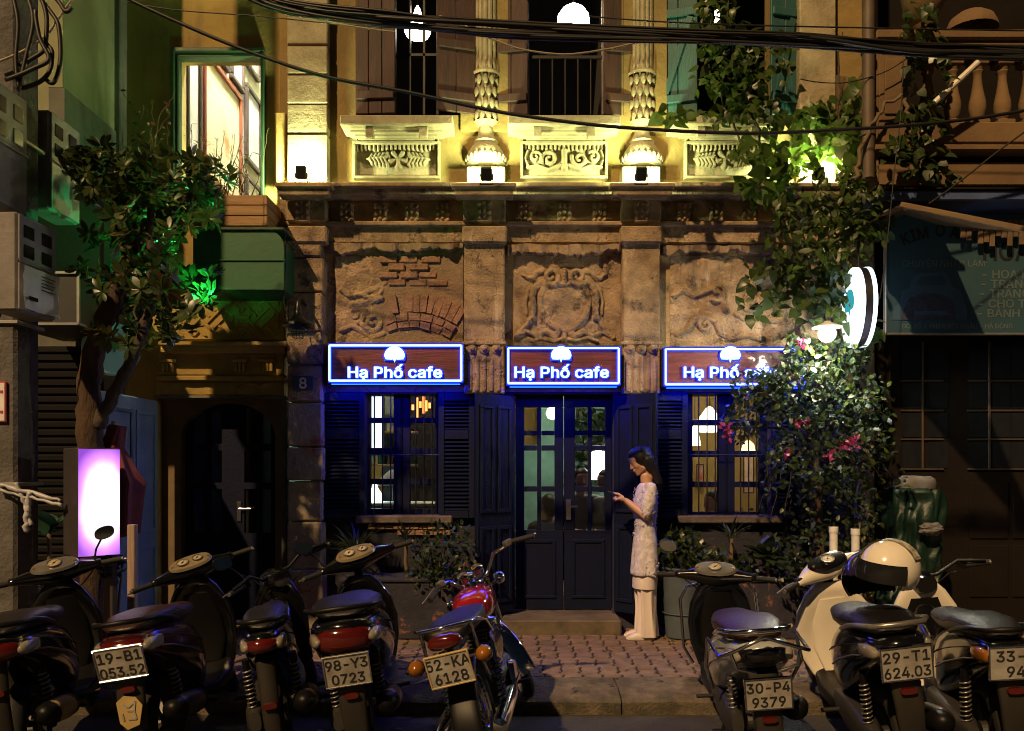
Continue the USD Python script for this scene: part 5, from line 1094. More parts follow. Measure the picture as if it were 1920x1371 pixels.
P, D, N, L = rosettes(C, 11, .090)
foliage(tr, P, D, N, L, 'oblong', ['leaf_dark', 'leaf_mid'], 240)
C = blob_points([(368, 556, 34, 42, 11), (360, 520, 40, 30, 4)], 5.75, 6.0); P, D, N, L = rosettes(C, 10, .125); foliage(tr, P, D, N, L, 'oblong', ['leaf_mid'], 40)
C = blob_points([(305, 545, 10, 10, 2), (240, 400, 10, 40, 3), (180, 640, 25, 30, 4)], 4.95, 5.0); P, D, N, L = rosettes(C, 9, .11); foliage(tr, P, D, N, L, 'oblong', ['leaf_dry', 'leaf_mid'], 20)
# plants in the window planter
t = thing('planter_plants', 'thin bamboo like plants growing in the timber planter under the green window', 'plant'); P, D, N, L = [], [], [], []
for k in range(26):
    b = W(RNG.uniform(345, 470), 372, RNG.uniform(6.4, 6.65)); hgt = RNG.uniform(.15, .62); tip = b + [RNG.normal(0, .07), RNG.normal(0, .04), hgt]; limb(t, 'stem', [b, (b + tip) / 2 + RNG.normal(0, .015, 3), tip], .005, .0025, 'twig', 5, .004)
    for q_ in range(RNG.integers(6, 15)): s_ = RNG.uniform(.25, 1); P.append(b + (tip - b) * s_); D.append(unit([RNG.normal(), RNG.normal(), RNG.uniform(-.3, .9)])); N.append([RNG.normal(0, .4), -.3, 1]); L.append(RNG.uniform(.05, .11))
foliage(t, *map(np.array, (P, D, N, L)), 'blade', ['leaf_vine', 'leaf_mid'], 60)
t = thing('dry_twigs', 'sparse dry twigs with tiny leaves against the mustard wall left of the green window', 'plant'); P, D, N, L = [], [], [], []
for k in range(9):
    b = W(RNG.uniform(225, 330), 340, 6.45); tip = W(RNG.uniform(225, 330), RNG.uniform(170, 250), 6.45); limb(t, 'twig', [b, (b + tip) / 2 + RNG.normal(0, .04, 3), tip], .004, .002, 'twig', 5, .008)
    for q_ in range(5): P.append(b + (tip - b) * RNG.uniform(.5, 1) + RNG.normal(0, .02, 3)); D.append(RNG.normal(0, 1, 3)); N.append([0, -1, .5]); L.append(RNG.uniform(.02, .05))
foliage(t, *map(np.array, (P, D, N, L)), 'small', ['leaf_dry', 'leaf_vine'], 20)
# climbing vine over the right end of the cafe
vn = thing('climbing_vine', 'climbing vine with heart shaped leaves hanging over the right end of the cafe', 'vine')
for pts in ([(1575, 700), (1560, 560), (1530, 460), (1480, 380), (1440, 300), (1400, 180), (1370, 60), (1360, -60)], [(1560, 560), (1600, 420), (1590, 300), (1570, 200), (1580, 60)], [(1530, 460), (1470, 520), (1420, 580)], [(1480, 380), (1420, 330), (1380, 250), (1330, 120)]):
    limb(vn, 'stem', [W(a, b, 6.35) for a, b in pts], .016, .006, 'bark_dark', 7, .012)
def vine_leaves(t, blobs, Y0, Y1, Lr, mats, nparts, shape='heart'):
    P = blob_points(blobs, Y0, Y1); P = P[meshkit.fbm(P * 5.5, 3, 6) > .40]; n = len(P); D = np.c_[RNG.normal(0, .7, n), RNG.normal(-.35, .3, n), RNG.normal(-.55, .5, n)]; N = np.c_[RNG.normal(0, .45, n), RNG.normal(-.75, .3, n), RNG.normal(.55, .4, n)]
    foliage(t, P, D, N, RNG.uniform(*Lr, n), shape, mats, nparts, .2)
vine_leaves(vn, [(1370, 150, 70, 95, 260), (1430, 110, 60, 60, 70), (1350, 40, 55, 60, 130), (1440, 210, 70, 30, 50)], 6.1, 6.5, (.045, .10), ['leaf_vine_dark', 'leaf_mid', 'leaf_vine'], 60)
vine_leaves(vn, [(1425, 290, 50, 50, 70), (1600, 240, 22, 110, 50), (1450, 350, 60, 40, 50), (1268, 215, 28, 18, 16)], 6.0, 6.3, (.07, .14), ['leaf_vine'], 130)
vine_leaves(vn, [(1490, 265, 70, 60, 110), (1570, 240, 45, 60, 90), (1590, 290, 25, 60, 60), (1480, 310, 40, 30, 40), (1530, 215, 40, 25, 40)], 6.36, 6.66, (.07, .13), ['leaf_vine'], 30)
vine_leaves(vn, [(1560, 400, 110, 80, 420), (1520, 470, 95, 60, 190), (1615, 340, 40, 60, 90), (1640, 420, 40, 50, 60)], 5.9, 6.3, (.05, .12), ['leaf_vine_dark', 'leaf_vine', 'leaf_mid'], 70, 'oblong')
vine_leaves(vn, [(1480, 530, 90, 60, 110), (1560, 560, 70, 70, 120), (1425, 570, 40, 40, 26), (1500, 630, 30, 22, 10), (1650, 620, 18, 22, 10)], 6.0, 6.35, (.06, .12), ['leaf_vine_dark', 'leaf_mid'], 60)
t = thing('balcony_creeper', 'creeper trailing over the balustrade and urn of the right hand balcony', 'vine')
for pts in ([(1602, 336), (1612, 285), (1640, 218), (1700, 172), (1720, 100), (1735, 20)], [(1700, 172), (1705, 240), (1730, 320)]): limb(t, 'stem', [W(a, b, 5.9) for a, b in pts], .018, .007, 'twig', 7, .01)
vine_leaves(t, [(1725, 60, 35, 60, 70), (1740, 150, 45, 70, 100), (1725, 260, 55, 70, 90), (1690, 290, 50, 30, 20), (1750, 330, 50, 12, 16)], 5.65, 5.95, (.05, .10), ['leaf_vine_dark', 'leaf_dark'], 50)
# flowering bush
bs = thing('flowering_bush', 'tall bush of small leaves with pink flowers in front of the right window', 'bush')
b0 = W(1532, 1110, 6.2); b0[2] = .12
limb(bs, 'trunk', [b0, W(1536, 1000, 6.2), W(1528, 900, 6.2), W(1520, 800, 6.2)], .055, .03, 'bark', 10, .008)
for e in ((1400, 720), (1450, 690), (1560, 680), (1620, 740), (1380, 800), (1640, 860), (1480, 880), (1600, 960), (1440, 760)): limb(bs, 'branch', [W(1526 + RNG.uniform(-6, 6), RNG.uniform(800, 900), 6.2), W((1526 + e[0]) / 2, (830 + e[1]) / 2 - 15, 6.1), W(*e, RNG.uniform(5.9, 6.35))], .014, .004, 'bark_dark', 6, .01)
P = blob_points([(1520, 740, 110, 60, 1100), (1430, 730, 60, 40, 330), (1620, 760, 55, 60, 330), (1560, 850, 95, 80, 800), (1500, 840, 60, 70, 300), (1390, 790, 38, 40, 150), (1570, 960, 85, 80, 620), (1610, 1060, 60, 60, 300), (1500, 1050, 60, 60, 220), (1660, 830, 25, 30, 50), (1690, 900, 18, 20, 18)], 5.75, 6.45); n = len(P)
P = P[meshkit.fbm(P * 6., 3, 2) > .41]
for k in range(30):
    a_ = RNG.uniform(0, 2 * np.pi); r_ = RNG.uniform(.8, 1.25); c_ = np.array([1520 + 130 * r_ * math.cos(a_), 800 + 150 * r_ * math.sin(a_) * (.8 if math.sin(a_) < 0 else 1)]); s0 = np.array([1520 + 60 * math.cos(a_), 800 + 70 * math.sin(a_) - 20]); yy = RNG.uniform(5.7, 6.3); sp_ = [W(*s0, yy), W(*((s0 + c_) / 2 + [0, -22]), yy), W(*(c_ + [0, 14]), yy)]; limb(bs, 'shoot', sp_, .005, .002, 'bark_dark', 5, .006)
    tt_ = RNG.uniform(0, 1, 16)[:, None]; q2 = (1 - tt_) ** 2 * sp_[0] + 2 * tt_ * (1 - tt_) * sp_[1] + tt_ ** 2 * sp_[2]; P = np.vstack([P, q2 + RNG.normal(0, .018, q2.shape)])
P2_ = blob_points([(1545, 672, 85, 36, 420), (1600, 655, 40, 30, 90), (1500, 645, 30, 25, 50)], 5.95, 6.4); P = np.vstack([P, P2_]); n = len(P)
foliage(bs, P, rnd_dir(n, -.1), rnd_dir(n, .7) + [0, -.4, 0], RNG.uniform(.035, .07, n), 'small', ['leaf_bush', 'leaf_mid', 'leaf_bush'], 160)
P = blob_points([(1552, 857, 10, 9, 16), (1600, 832, 20, 14, 36), (1508, 795, 14, 10, 16), (1362, 812, 14, 14, 26), (1505, 642, 12, 8, 14), (1475, 850, 9, 7, 8)], 5.72, 5.85); n = len(P)
foliage(bs, P, rnd_dir(n), rnd_dir(n, .2) + [0, -.6, 0], RNG.uniform(.035, .055, n), 'broad', ['petal_pink'], 60, name='petals')
foliage(ROOM_PLANTS[0], ROOM_PLANTS[1], rnd_dir(260, -.2), rnd_dir(260, .4) + [0, -.8, 0], RNG.uniform(.08, .2, 260), 'oblong', ['leaf_mid', 'leaf_bush'], 40)
# planting under the windows
def spiky(name, label, px, py, Y, n, L, mats=('leaf_spike', 'leaf_mid'), shape='blade'):
    t = thing(name, label, 'plant'); c = W(px, py, Y); P = np.tile(c, (n, 1)) + RNG.normal(0, .015, (n, 3)); a = RNG.uniform(0, 2 * np.pi, n); el = RNG.uniform(.15, 1.35, n); D = np.c_[np.cos(a) * np.cos(el), np.sin(a) * np.cos(el) - .1, np.sin(el)]; N = np.c_[-np.cos(a) * .4, -np.sin(a) * .4, np.ones(n)]
    foliage(t, P, D, N, RNG.uniform(.6, 1.1, n) * L, shape, list(mats), min(n, 40), .3); limb(t, 'stem', [[c[0], c[1], .13], c], .02, .015, 'twig', 6, .004)
spiky('spiky_plant', 'spiky long leaved plant under the left window beside the corner pier', 668, 1035, 6.35, 46, .30)
spiky('spiky_plant', 'pale spiky plant below the middle of the left window', 762, 1012, 6.4, 34, .20)
spiky('spiky_plant', 'spiky plant lit below the right window', 1372, 1010, 6.4, 36, .22)
spiky('broad_leaf_plant', 'broad leaved plant behind the mirror of the 30-P4 scooter', 1440, 1045, 6.3, 22, .24, ('leaf_mid', 'leaf_dark'), 'broad')
spiky('broad_leaf_plant', 'pale green broad leaved plant behind the plastic sheet at the left', 92, 1000, 5.6, 12, .26, ('leaf_jade',), 'broad')
def shrub(name, label, blobs, Y0, Y1, Lr, mats, nparts=30, shape='small'):
    t = thing(name, label, 'shrub'); P = blob_points(blobs, Y0, Y1); n = len(P); foliage(t, P, rnd_dir(n, .3), rnd_dir(n, .8) + [0, -.3, 0], RNG.uniform(*Lr, n), shape, mats, nparts)
    c = P.mean(0); 
    for k in range(3): limb(t, 'stem', [[c[0] + RNG.normal(0, .05), c[1], .13], c + RNG.normal(0, .05, 3)], .014, .006, 'twig', 6, .006)
shrub('window_shrub', 'dense small leaved shrub between the left window and the open door leaf', [(835, 1040, 60, 65, 520), (800, 1075, 40, 40, 160)], 6.2, 6.55, (.03, .06), ['leaf_mid', 'leaf_bush'])
shrub('window_shrub', 'shrub filling the metal tub beside the standing woman', [(1280, 1035, 45, 45, 300), (1330, 1060, 50, 35, 170)], 6.2, 6.5, (.04, .08), ['leaf_dark', 'leaf_mid'])
shrub('window_shrub', 'low dark shrub below the right window behind the scooters', [(1440, 1070, 70, 40, 300), (1400, 1100, 50, 30, 120)], 6.3, 6.55, (.04, .07), ['leaf_dark', 'leaf_bush'])
shrub('low_hedge', 'small clipped hedge at the left edge behind the black scooter', [(22, 1090, 45, 40, 380)], 5.2, 5.5, (.025, .05), ['leaf_vine_dark', 'leaf_mid'])
shrub('low_hedge', 'small dark plant under the pink light box', [(206, 1065, 26, 26, 150)], 5.0, 5.3, (.025, .05), ['leaf_dark', 'leaf_bush'])
t = thing('metal_tub', 'round grey metal tub behind the standing woman', 'tub'); Y = 6.38; c = W(1279, 0, Y)[0]; z1 = W(0, 1062, Y)[2]; mat('zinc', (.10, .13, .16), .5, (.07, .09, .11), 5., metal=.3)
MB().lathe([(0, .135), (.13, .135), (.165, z1 - .02), (.175, z1 - .015), (.175, z1), (.16, z1), (.15, z1 - .05), (0, z1 - .05)], (c, Y, 0), 28).build('tub', MT['zinc'], t, smooth=40); MB().lathe([(.150, .32), (.158, .325), (.152, .33)], (c, Y, 0), 28).build('hoop', MT['zinc'], t, smooth=40)
for lab, x0, x1, y0, y1 in (('concrete trough planter below the left window', 640, 850, 1092, 1168), ('concrete trough planter below the right window', 1340, 1500, 1092, 1165)):
    t = thing('trough_planter', lab, 'planter'); a, b = W(x0, y1, 6.28), W(x1, y0, 6.28); MB().box(a[0], b[0], 6.28, 6.62, .12, b[2], .015).build('trough', MT['low_wall'], t); MB().box(a[0] - .015, b[0] + .015, 6.265, 6.64, b[2] + .0005, b[2] + .03, .008).build('rim', MT['low_wall'], t)
# ---------------------------------------------------------------- overhead cables
def cable(label, pts, Y, r, m='cable', name='cable', grp=None, sub=6):
    pts = np.array(pts, float); k = np.arange(len(pts)); s = np.linspace(0, len(pts) - 1, len(pts) * sub)
    from scipy.interpolate import PchipInterpolator as PI
    px, py = PI(k, pts[:, 0])(s), PI(k, pts[:, 1])(s); yy = np.interp(s, k, np.broadcast_to(Y, (len(pts),)))
    t = thing(name, label, 'cable', group=grp); MB().tube([W(a, b, c) for a, b, c in zip(px, py, yy)], r, 7).build('strand', MT[m], t, smooth=True)
cable('single black cable sagging from the upper left across all three aprons', [(200, -22), (330, 40), (470, 98), (620, 146), (760, 172), (960, 214), (1180, 240), (1400, 250), (1600, 242), (1780, 228), (1960, 200)], np.linspace(5.2, 5.6, 11), .012)
tb = thing('cable_bundle', 'thick bundle of black overhead cables across the top of the photo', 'cable bundle')
from scipy.interpolate import PchipInterpolator as _PI
for k in range(15):
    dy = RNG.uniform(-16, 15); pts = np.array([(400, -40 + dy * .6), (560, 16 + dy * .8), (720, 36 + dy), (960, 55 + dy), (1250, 67 + dy), (1500, 78 + dy * .9), (1750, 92 + dy * .8), (1990, 102 + dy * 1.1)], float); pts[:, 1] += RNG.normal(0, 3.5, len(pts)); s = np.linspace(0, 7, 60)
    MB().tube([W(a, b, c) for a, b, c in zip(_PI(np.arange(8), pts[:, 0])(s), _PI(np.arange(8), pts[:, 1])(s), 4.2 + .04 * k / 12 + .03 * np.sin(s * 2 + k))], RNG.uniform(.005, .011), 6).build('strand', MT['cable'], tb, smooth=True)
for lab, pts, Y, r, m in (
    ('pale cable curving down from the bundle between the upper windows', [(824, 30), (870, 48), (920, 72), (985, 94), (1060, 102), (1140, 92), (1210, 78), (1300, 72)], 5.3, .006, 'pale_cable'),
    ('thin pale cable dropping from the top left into the bundle', [(480, -10), (540, 18), (620, 42), (740, 60)], 5.3, .006, 'pale_cable'),
    ('thin cable running level above the green window', [(240, 4), (340, 20), (480, 30), (620, 44), (800, 56)], 5.35, .004, 'cable'),
    ('pale cable looping from the top left corner to the concrete pole', [(150, -20), (118, 22), (88, 64), (50, 92), (-10, 118)], 4.9, .008, 'pale_cable'),
    ('thin level cable under the bundle on the right', [(1100, 30), (1300, 44), (1600, 52), (1940, 58)], 5.35, .005, 'cable'),
    ('thin cable hanging in front of the balcony corner down to the banner', [(1694, 110), (1690, 200), (1676, 330), (1664, 450), (1650, 560)], 5.6, .004, 'cable'),
    ('thin cable climbing from the awning to the right edge', [(1742, 382), (1800, 340), (1870, 285), (1960, 220)], 5.5, .006, 'cable'),
    ('thin dark cable looping from the teal shutter to the balcony corner', [(1500, 148), (1570, 156), (1640, 142), (1700, 110)], 5.9, .004, 'cable'),
    ('thin cable hanging down the corner pier beside the wall lantern', [(534, 440), (536, 500), (532, 560), (545, 600)], 6.35, .005, 'cable')): cable(lab, pts, Y, r, m)
G_ = 'black cable coils on the left pole'
for k, pts in enumerate(([(60, -20), (92, 18), (110, 50), (114, 100), (108, 140), (98, 156), (84, 146)], [(84, 80), (98, 100), (96, 125), (80, 150), (40, 166)], [(70, -20), (88, 40), (84, 90), (60, 110), (30, 125)], [(42, -20), (62, 40), (48, 110), (34, 170)], [(20, -20), (34, 50), (30, 110), (36, 165)], [(90, -20), (112, 6), (124, 22), (134, 14)], [(66, 20), (74, 70), (92, 110), (60, 130), (10, 150)], [(2, 400), (6, 470), (10, 540), (-4, 600)])):
    cable(('longest outer coil', 'inner lower loop', 'middle hanging strand', 'strand crossing the pole', 'strand nearest the pole edge', 'short end sticking out at the top', 'loop turning back to the pole', 'strand down the side of the lowest meter box')[k] + ' of black cable on the left pole', pts, 4.85 - .01 * k, .013 if k < 7 else .008, grp=G_)
# ---------------------------------------------------------------- people
mat('skin', (.46, .27, .19), .5, (.42, .24, .17), 8., coord='obj'); mat('hair', (.006, .005, .006), .5, coord='obj'); mat('lace', (.74, .70, .78), .8, (.46, .43, .50), 22., .5, 60, coord='obj', trans=.12); mat('trouser', (.62, .55, .53), .75, (.56, .5, .48), 4., .2, 30, coord='obj', stretch=(8, 8, .6)); mat('shoe', (.62, .58, .54), .5, coord='obj'); mat('lip', (.36, .08, .07), .4); mat('eye_dark', (.012, .01, .01), .3); mat('phone', (.06, .06, .07), .2); mat('shirt_dark', (.05, .05, .06), .8); mat('shirt_pale', (.5, .46, .44), .8)
_ico = np.array(trimesh.creation.icosphere(2, 1.0).vertices)
def hullm(*sph): return mf.Manifold.hull_points(np.ascontiguousarray(np.vstack([np.asarray(p) + _ico * (np.asarray(r) if np.ndim(r) else r) for p, r in sph]), dtype=np.float64))
def merge(parts, length, it=6):
    m = mf.Manifold.batch_boolean(parts, mf.OpType.Add).refine_to_length(length).to_mesh(); t = trimesh.Trimesh(m.vert_properties[:, :3], m.tri_verts); trimesh.smoothing.filter_taubin(t, iterations=it); return t
def head_parts(M):
    f = lambda p: trimesh.transform_points([p], M)[0]; H = lambda *s: hullm(*[(f(p), r) for p, r in s])
    return [H(((.015, 0, .03), .082), ((-.02, 0, .045), .072)), H(((-.055, .028, .05), .032), ((-.055, -.028, .05), .032), ((-.052, .034, -.01), .03), ((-.052, -.034, -.01), .03), ((.0, 0, .0), .06)),
            H(((-.052, .03, -.012), .028), ((-.052, -.03, -.012), .028), ((-.072, .008, -.083), .015), ((-.072, -.008, -.083), .015), ((-.005, .045, -.055), .02), ((-.005, -.045, -.055), .02)),
            H(((-.088, 0, .028), .008), ((-.106, 0, -.016), .0085), ((-.09, .011, -.02), .008), ((-.09, -.011, -.02), .008)), H(((-.086, .014, -.042), .009), ((-.086, -.014, -.042), .009), ((-.090, 0, -.040), .009)), H(((-.083, .012, -.055), .009), ((-.083, -.012, -.055), .009), ((-.086, 0, -.054), .009)), H(((.02, 0, -.02), .05), ((.025, 0, -.14), .044))]
# woman in white
wx = W(1205, 0, 6.35)[0]; wo = np.array([wx, 6.35, .127])
wm = thing('person', 'woman in a white flowered tunic and trousers looking down at a phone by the door', 'person', wo)
zq = lambda py: W(0, py, 6.35)[2] - .127; xq = lambda px: W(px, 0, 6.35)[0] - wx; Q = lambda px, py, y=0.: np.array([xq(px), y, zq(py)])
HM = trimesh.transformations.translation_matrix(Q(1203, 866)) @ rot((0, 1, 0), -24) @ np.diag([.92, .92, .92, 1])
B_ = head_parts(HM)
B_ += [hullm((Q(1211, 893), .045), (Q(1214, 912), .05)), hullm((Q(1213, 916, -.105), .045), (Q(1213, 916, .105), .045), (Q(1211, 950, -.07), .066), (Q(1211, 950, .07), .066)), hullm((Q(1211, 950, -.06), .066), (Q(1211, 950, .06), .066), (Q(1211, 985, -.045), .054), (Q(1211, 985, .045), .054)), hullm((Q(1211, 985, -.045), .054), (Q(1211, 985, .045), .054), (Q(1210, 1020, -.06), .066), (Q(1210, 1020, .06), .066))]
for sg in (-1, 1):
    sh, el, wr = Q(1214, 920, sg * .140), Q(1206, 966, sg * .152), Q(1172, 938, sg * .055)
    B_ += [hullm((sh, .046), (el, .034)), hullm((el, .034), (el + (wr - el) * .4, .032), (wr, .020))]
    hd = wr + np.array([-.045, -sg * .012, .016]); B_ += [hullm((wr, .018), (hd + [0, sg * .02, 0], .017), (hd + [.0, -sg * .01, -.008], .015))]
    for k in range(4):
        r0 = hd + np.array([-.006, sg * (.026 - .016 * k), .003 - .003 * k]); r1 = r0 + np.array([-.028, -sg * .004, -.012]); r2 = r1 + np.array([-.010, -sg * .016, .012]); r3 = r2 + np.array([.012, -sg * .010, .010])
        B_ += [hullm((r0, .0085), (r1, .008)), hullm((r1, .008), (r2, .0075)), hullm((r2, .0075), (r3, .0065))]
    t0 = hd + np.array([.018, sg * .004, .012]); t1 = t0 + np.array([-.03, -sg * .012, .022]); t2 = t1 + np.array([-.028, -sg * .006, .004]); B_ += [hullm((t0, .011), (t1, .009)), hullm((t1, .009), (t2, .0075))]
    hp, kn, an = Q(1210, 1020, sg * .06), Q(1210, 1100, sg * .06), Q(1211, 1183, sg * .056); B_ += [hullm((hp, .062), (kn, .046)), hullm((kn, .046), (an, .032)), hullm((an, .032), (an + [.02, 0, -.02], .028), (an + [-.14, 0, -.035], .02))]
MB().tm(merge(B_, .011)).build('body', MT['skin'], wm, smooth=True)
hf = lambda p: trimesh.transform_points([p], HM)[0]
hair = merge([hullm((hf((.018, 0, .04)), .092), (hf((-.018, 0, .062)), .070)), hullm((hf((.045, .05, .0)), .05), (hf((.045, -.05, .0)), .05), (hf((.05, 0, .06)), .06), (hf((.06, .045, -.10)), .035), (hf((.06, -.045, -.10)), .035)), hullm((hf((.06, .045, -.10)), .035), (hf((.06, -.045, -.10)), .035), (Q(1233, 904, .04), .028), (Q(1233, 904, -.04), .028)), hullm((Q(1233, 904, .03), .028), (Q(1233, 904, -.03), .028), (Q(1237, 918, 0), .014)),
              hullm((hf((-.01, -.070, .05)), .022), (hf((.02, -.068, -.03)), .022), (hf((.03, -.05, -.1)), .02)), hullm((hf((-.01, .070, .05)), .022), (hf((.02, .068, -.03)), .022), (hf((.03, .05, -.1)), .02))], .012, 4)
MB().tm(hair).build('hair', MT['hair'], wm, smooth=True)
m = MB()
for k in range(90):
    a_ = RNG.uniform(-1, 1); b_ = RNG.uniform(-.3, 1); p0 = hf((.0 + .07 * b_ * .5, a_ * .075, .115 - .05 * abs(a_))); p1 = hf((.075 + .05 * b_, a_ * .085, -.01)); p2 = Q(1230 + 7 * b_, 890, a_ * .06) ; p3 = Q(1234 + 8 * b_ + RNG.normal(0, 2), 908 + RNG.uniform(-8, 18), a_ * .05 + RNG.normal(0, .008)); m.tube([p0, p1, p2, p3], [.003, .004, .0035, .001], 5)
m.build('hair_strands', MT['hair'], wm, smooth=True, kind='stuff')
for sg in (-1, 1):
    MB().tm(trimesh.creation.icosphere(2, .0105), HM @ trimesh.transformations.translation_matrix((-.079, sg * .030, .012)) @ np.diag([.6, 1.15, .35, 1])).build('eye', MT['eye_dark'], wm, smooth=True); MB().tube([hf((-.083, sg * .014, .034)), hf((-.084, sg * .03, .039)), hf((-.074, sg * .046, .034))], .0035, 6).build('eyebrow', MT['hair'], wm, smooth=True)
MB().tube([hf((-.094, -.016, -.048)), hf((-.0985, 0, -.046)), hf((-.094, .016, -.048))], [.003, .0055, .003], 8).build('lips', MT['lip'], wm, smooth=True)
U_, V_ = (1, 0, 0), (0, 1, 0)
m = MB(); m.loft([(Q(px, py), U_, V_, a, b, 2.2) for px, py, a, b in ((1213, 906, .052, .066), (1212, 913, .070, .14), (1211, 930, .084, .15), (1210, 955, .090, .148), (1211, 985, .074, .122), (1210, 1010, .090, .142), (1209, 1040, .102, .152), (1208, 1070, .108, .158), (1208, 1076, .108, .158), (1208, 1074, .098, .15), (1210, 1010, .082, .135))], 56, cap=False)
v = m.v[0]; v += (meshkit.fbm(v * 55, 3, 2)[:, None] - .5) * .012 * np.sign(v - [0, 0, 0]) * np.array([1, 1, 0]); an = np.arctan2(v[:, 1], v[:, 0]); fold = np.clip((zq(985) - v[:, 2]) / .35, 0, 1); v[:, :2] *= (1 + (.045 * np.sin(an * 6 + 1.) + .03 * np.sin(an * 11 + v[:, 2] * 4))[:, None] * fold[:, None]); m.build('tunic', MT['lace'], wm, smooth=True)
m = MB(); m.loft([(Q(px, py), U_, V_, a, b, 2.3) for px, py, a, b in ((1209, 1066, .088, .138), (1208, 1085, .091, .142), (1208, 1101, .094, .145), (1208, 1100, .088, .138))], 40, cap=False); m.build('underskirt', MT['trouser'], wm, smooth=True)
for sg in (-1, 1):
    sh, el = Q(1214, 918, sg * .140), Q(1206, 964, sg * .154); s_ = merge([hullm((sh + [0, 0, .01], .050), (sh * .5 + el * .5 + [0, sg * .006, 0], .058)), hullm((sh * .5 + el * .5 + [0, sg * .006, 0], .058), (el + [0, 0, .025], .046))], .014, 2); vv = np.array(s_.vertices); vv += (meshkit.fbm(vv * 60, 3, 5)[:, None] - .5) * .012
    MB().add(vv, s_.faces).build('sleeve', MT['lace'], wm, smooth=True)
    m = MB(); m.loft([(Q(px, py, sg * y), U_, V_, a, b, 2.2) for px, py, y, a, b in ((1211, 1060, .068, .078, .07), (1210, 1100, .064, .068, .064), (1211, 1140, .058, .070, .060), (1212, 1170, .056, .078, .064), (1212, 1190, .056, .084, .068), (1212, 1189, .056, .074, .058))], 36, cap=False); v = m.v[0]; an = np.arctan2(v[:, 1] - sg * .06, v[:, 0]); v[:, :2] *= 1; v[:, 0] += .009 * np.sin(an * 5 + v[:, 2] * 4) + .005 * np.sin(an * 9 - v[:, 2] * 9); v[:, 1] += .006 * np.sin(an * 6 + 2 + v[:, 2] * 5); m.build('trouser_leg', MT['trouser'], wm, smooth=True)
    m = MB(); x0 = Q(1212, 1190, sg * .06); m.loft([((x0[0] + dx, x0[1], hh * .55), (0, 1, 0), (0, 0, 1), w_, hh, 2.4) for dx, w_, hh in ((.05, .02, .02), (.03, .035, .035), (-.05, .04, .042), (-.11, .042, .034), (-.15, .032, .022), (-.17, .012, .01))], 18); m.build('shoe', MT['shoe'], wm, smooth=60)
T = leaf_verts
C_ = []
while len(C_) < 620:                                     # raised fabric petals on tunic and sleeves
    py = RNG.uniform(916, 1076); k = np.interp(py, [916, 955, 985, 1010, 1076], [.088, .092, .076, .090, .108]); a = RNG.uniform(0, 2 * np.pi); kb = np.interp(py, [916, 955, 985, 1076], [.135, .148, .122, .158])
    C_.append((Q(1210, py) + [k * math.cos(a), kb * math.sin(a), 0], unit([math.cos(a), math.sin(a), .1])))
for k in range(160): 
    sg = -1 if k % 3 else 1; sh, el = Q(1214, 918, sg * .140), Q(1206, 960, sg * .152); d = unit(RNG.normal(0, 1, 3) * [1, 1, .3]); C_.append((sh + (el - sh) * RNG.uniform(0, 1) + d * .058, d))
P = np.array([c for c, _ in C_]); Nn = np.array([d for _, d in C_]); D = np.cross(Nn, RNG.normal(0, 1, P.shape)) + Nn * .12; V = leaf_verts(P, D, Nn, RNG.uniform(.012, .026, len(P)), 'broad', -.2, .12)
MB().add(V.reshape(-1, 3), (LF[None] + NV * np.arange(len(P))[:, None, None]).reshape(-1, 3)).build('fabric_petals', MT['lace'], wm, kind='stuff')
t = thing('phone', 'smartphone held in both hands by the woman in white', 'phone', wo); c = Q(1156, 928); M = trimesh.transformations.translation_matrix(c) @ rot((0, 1, 0), 24)
MB().box(-.07, .035, -.036, .036, -.004, .004, .003).xf(M).build('body', MT['phone'], t); MB().box(-.065, .03, -.033, .033, .0045, .0052).xf(M).build('screen', MT['dark_glass'], t)
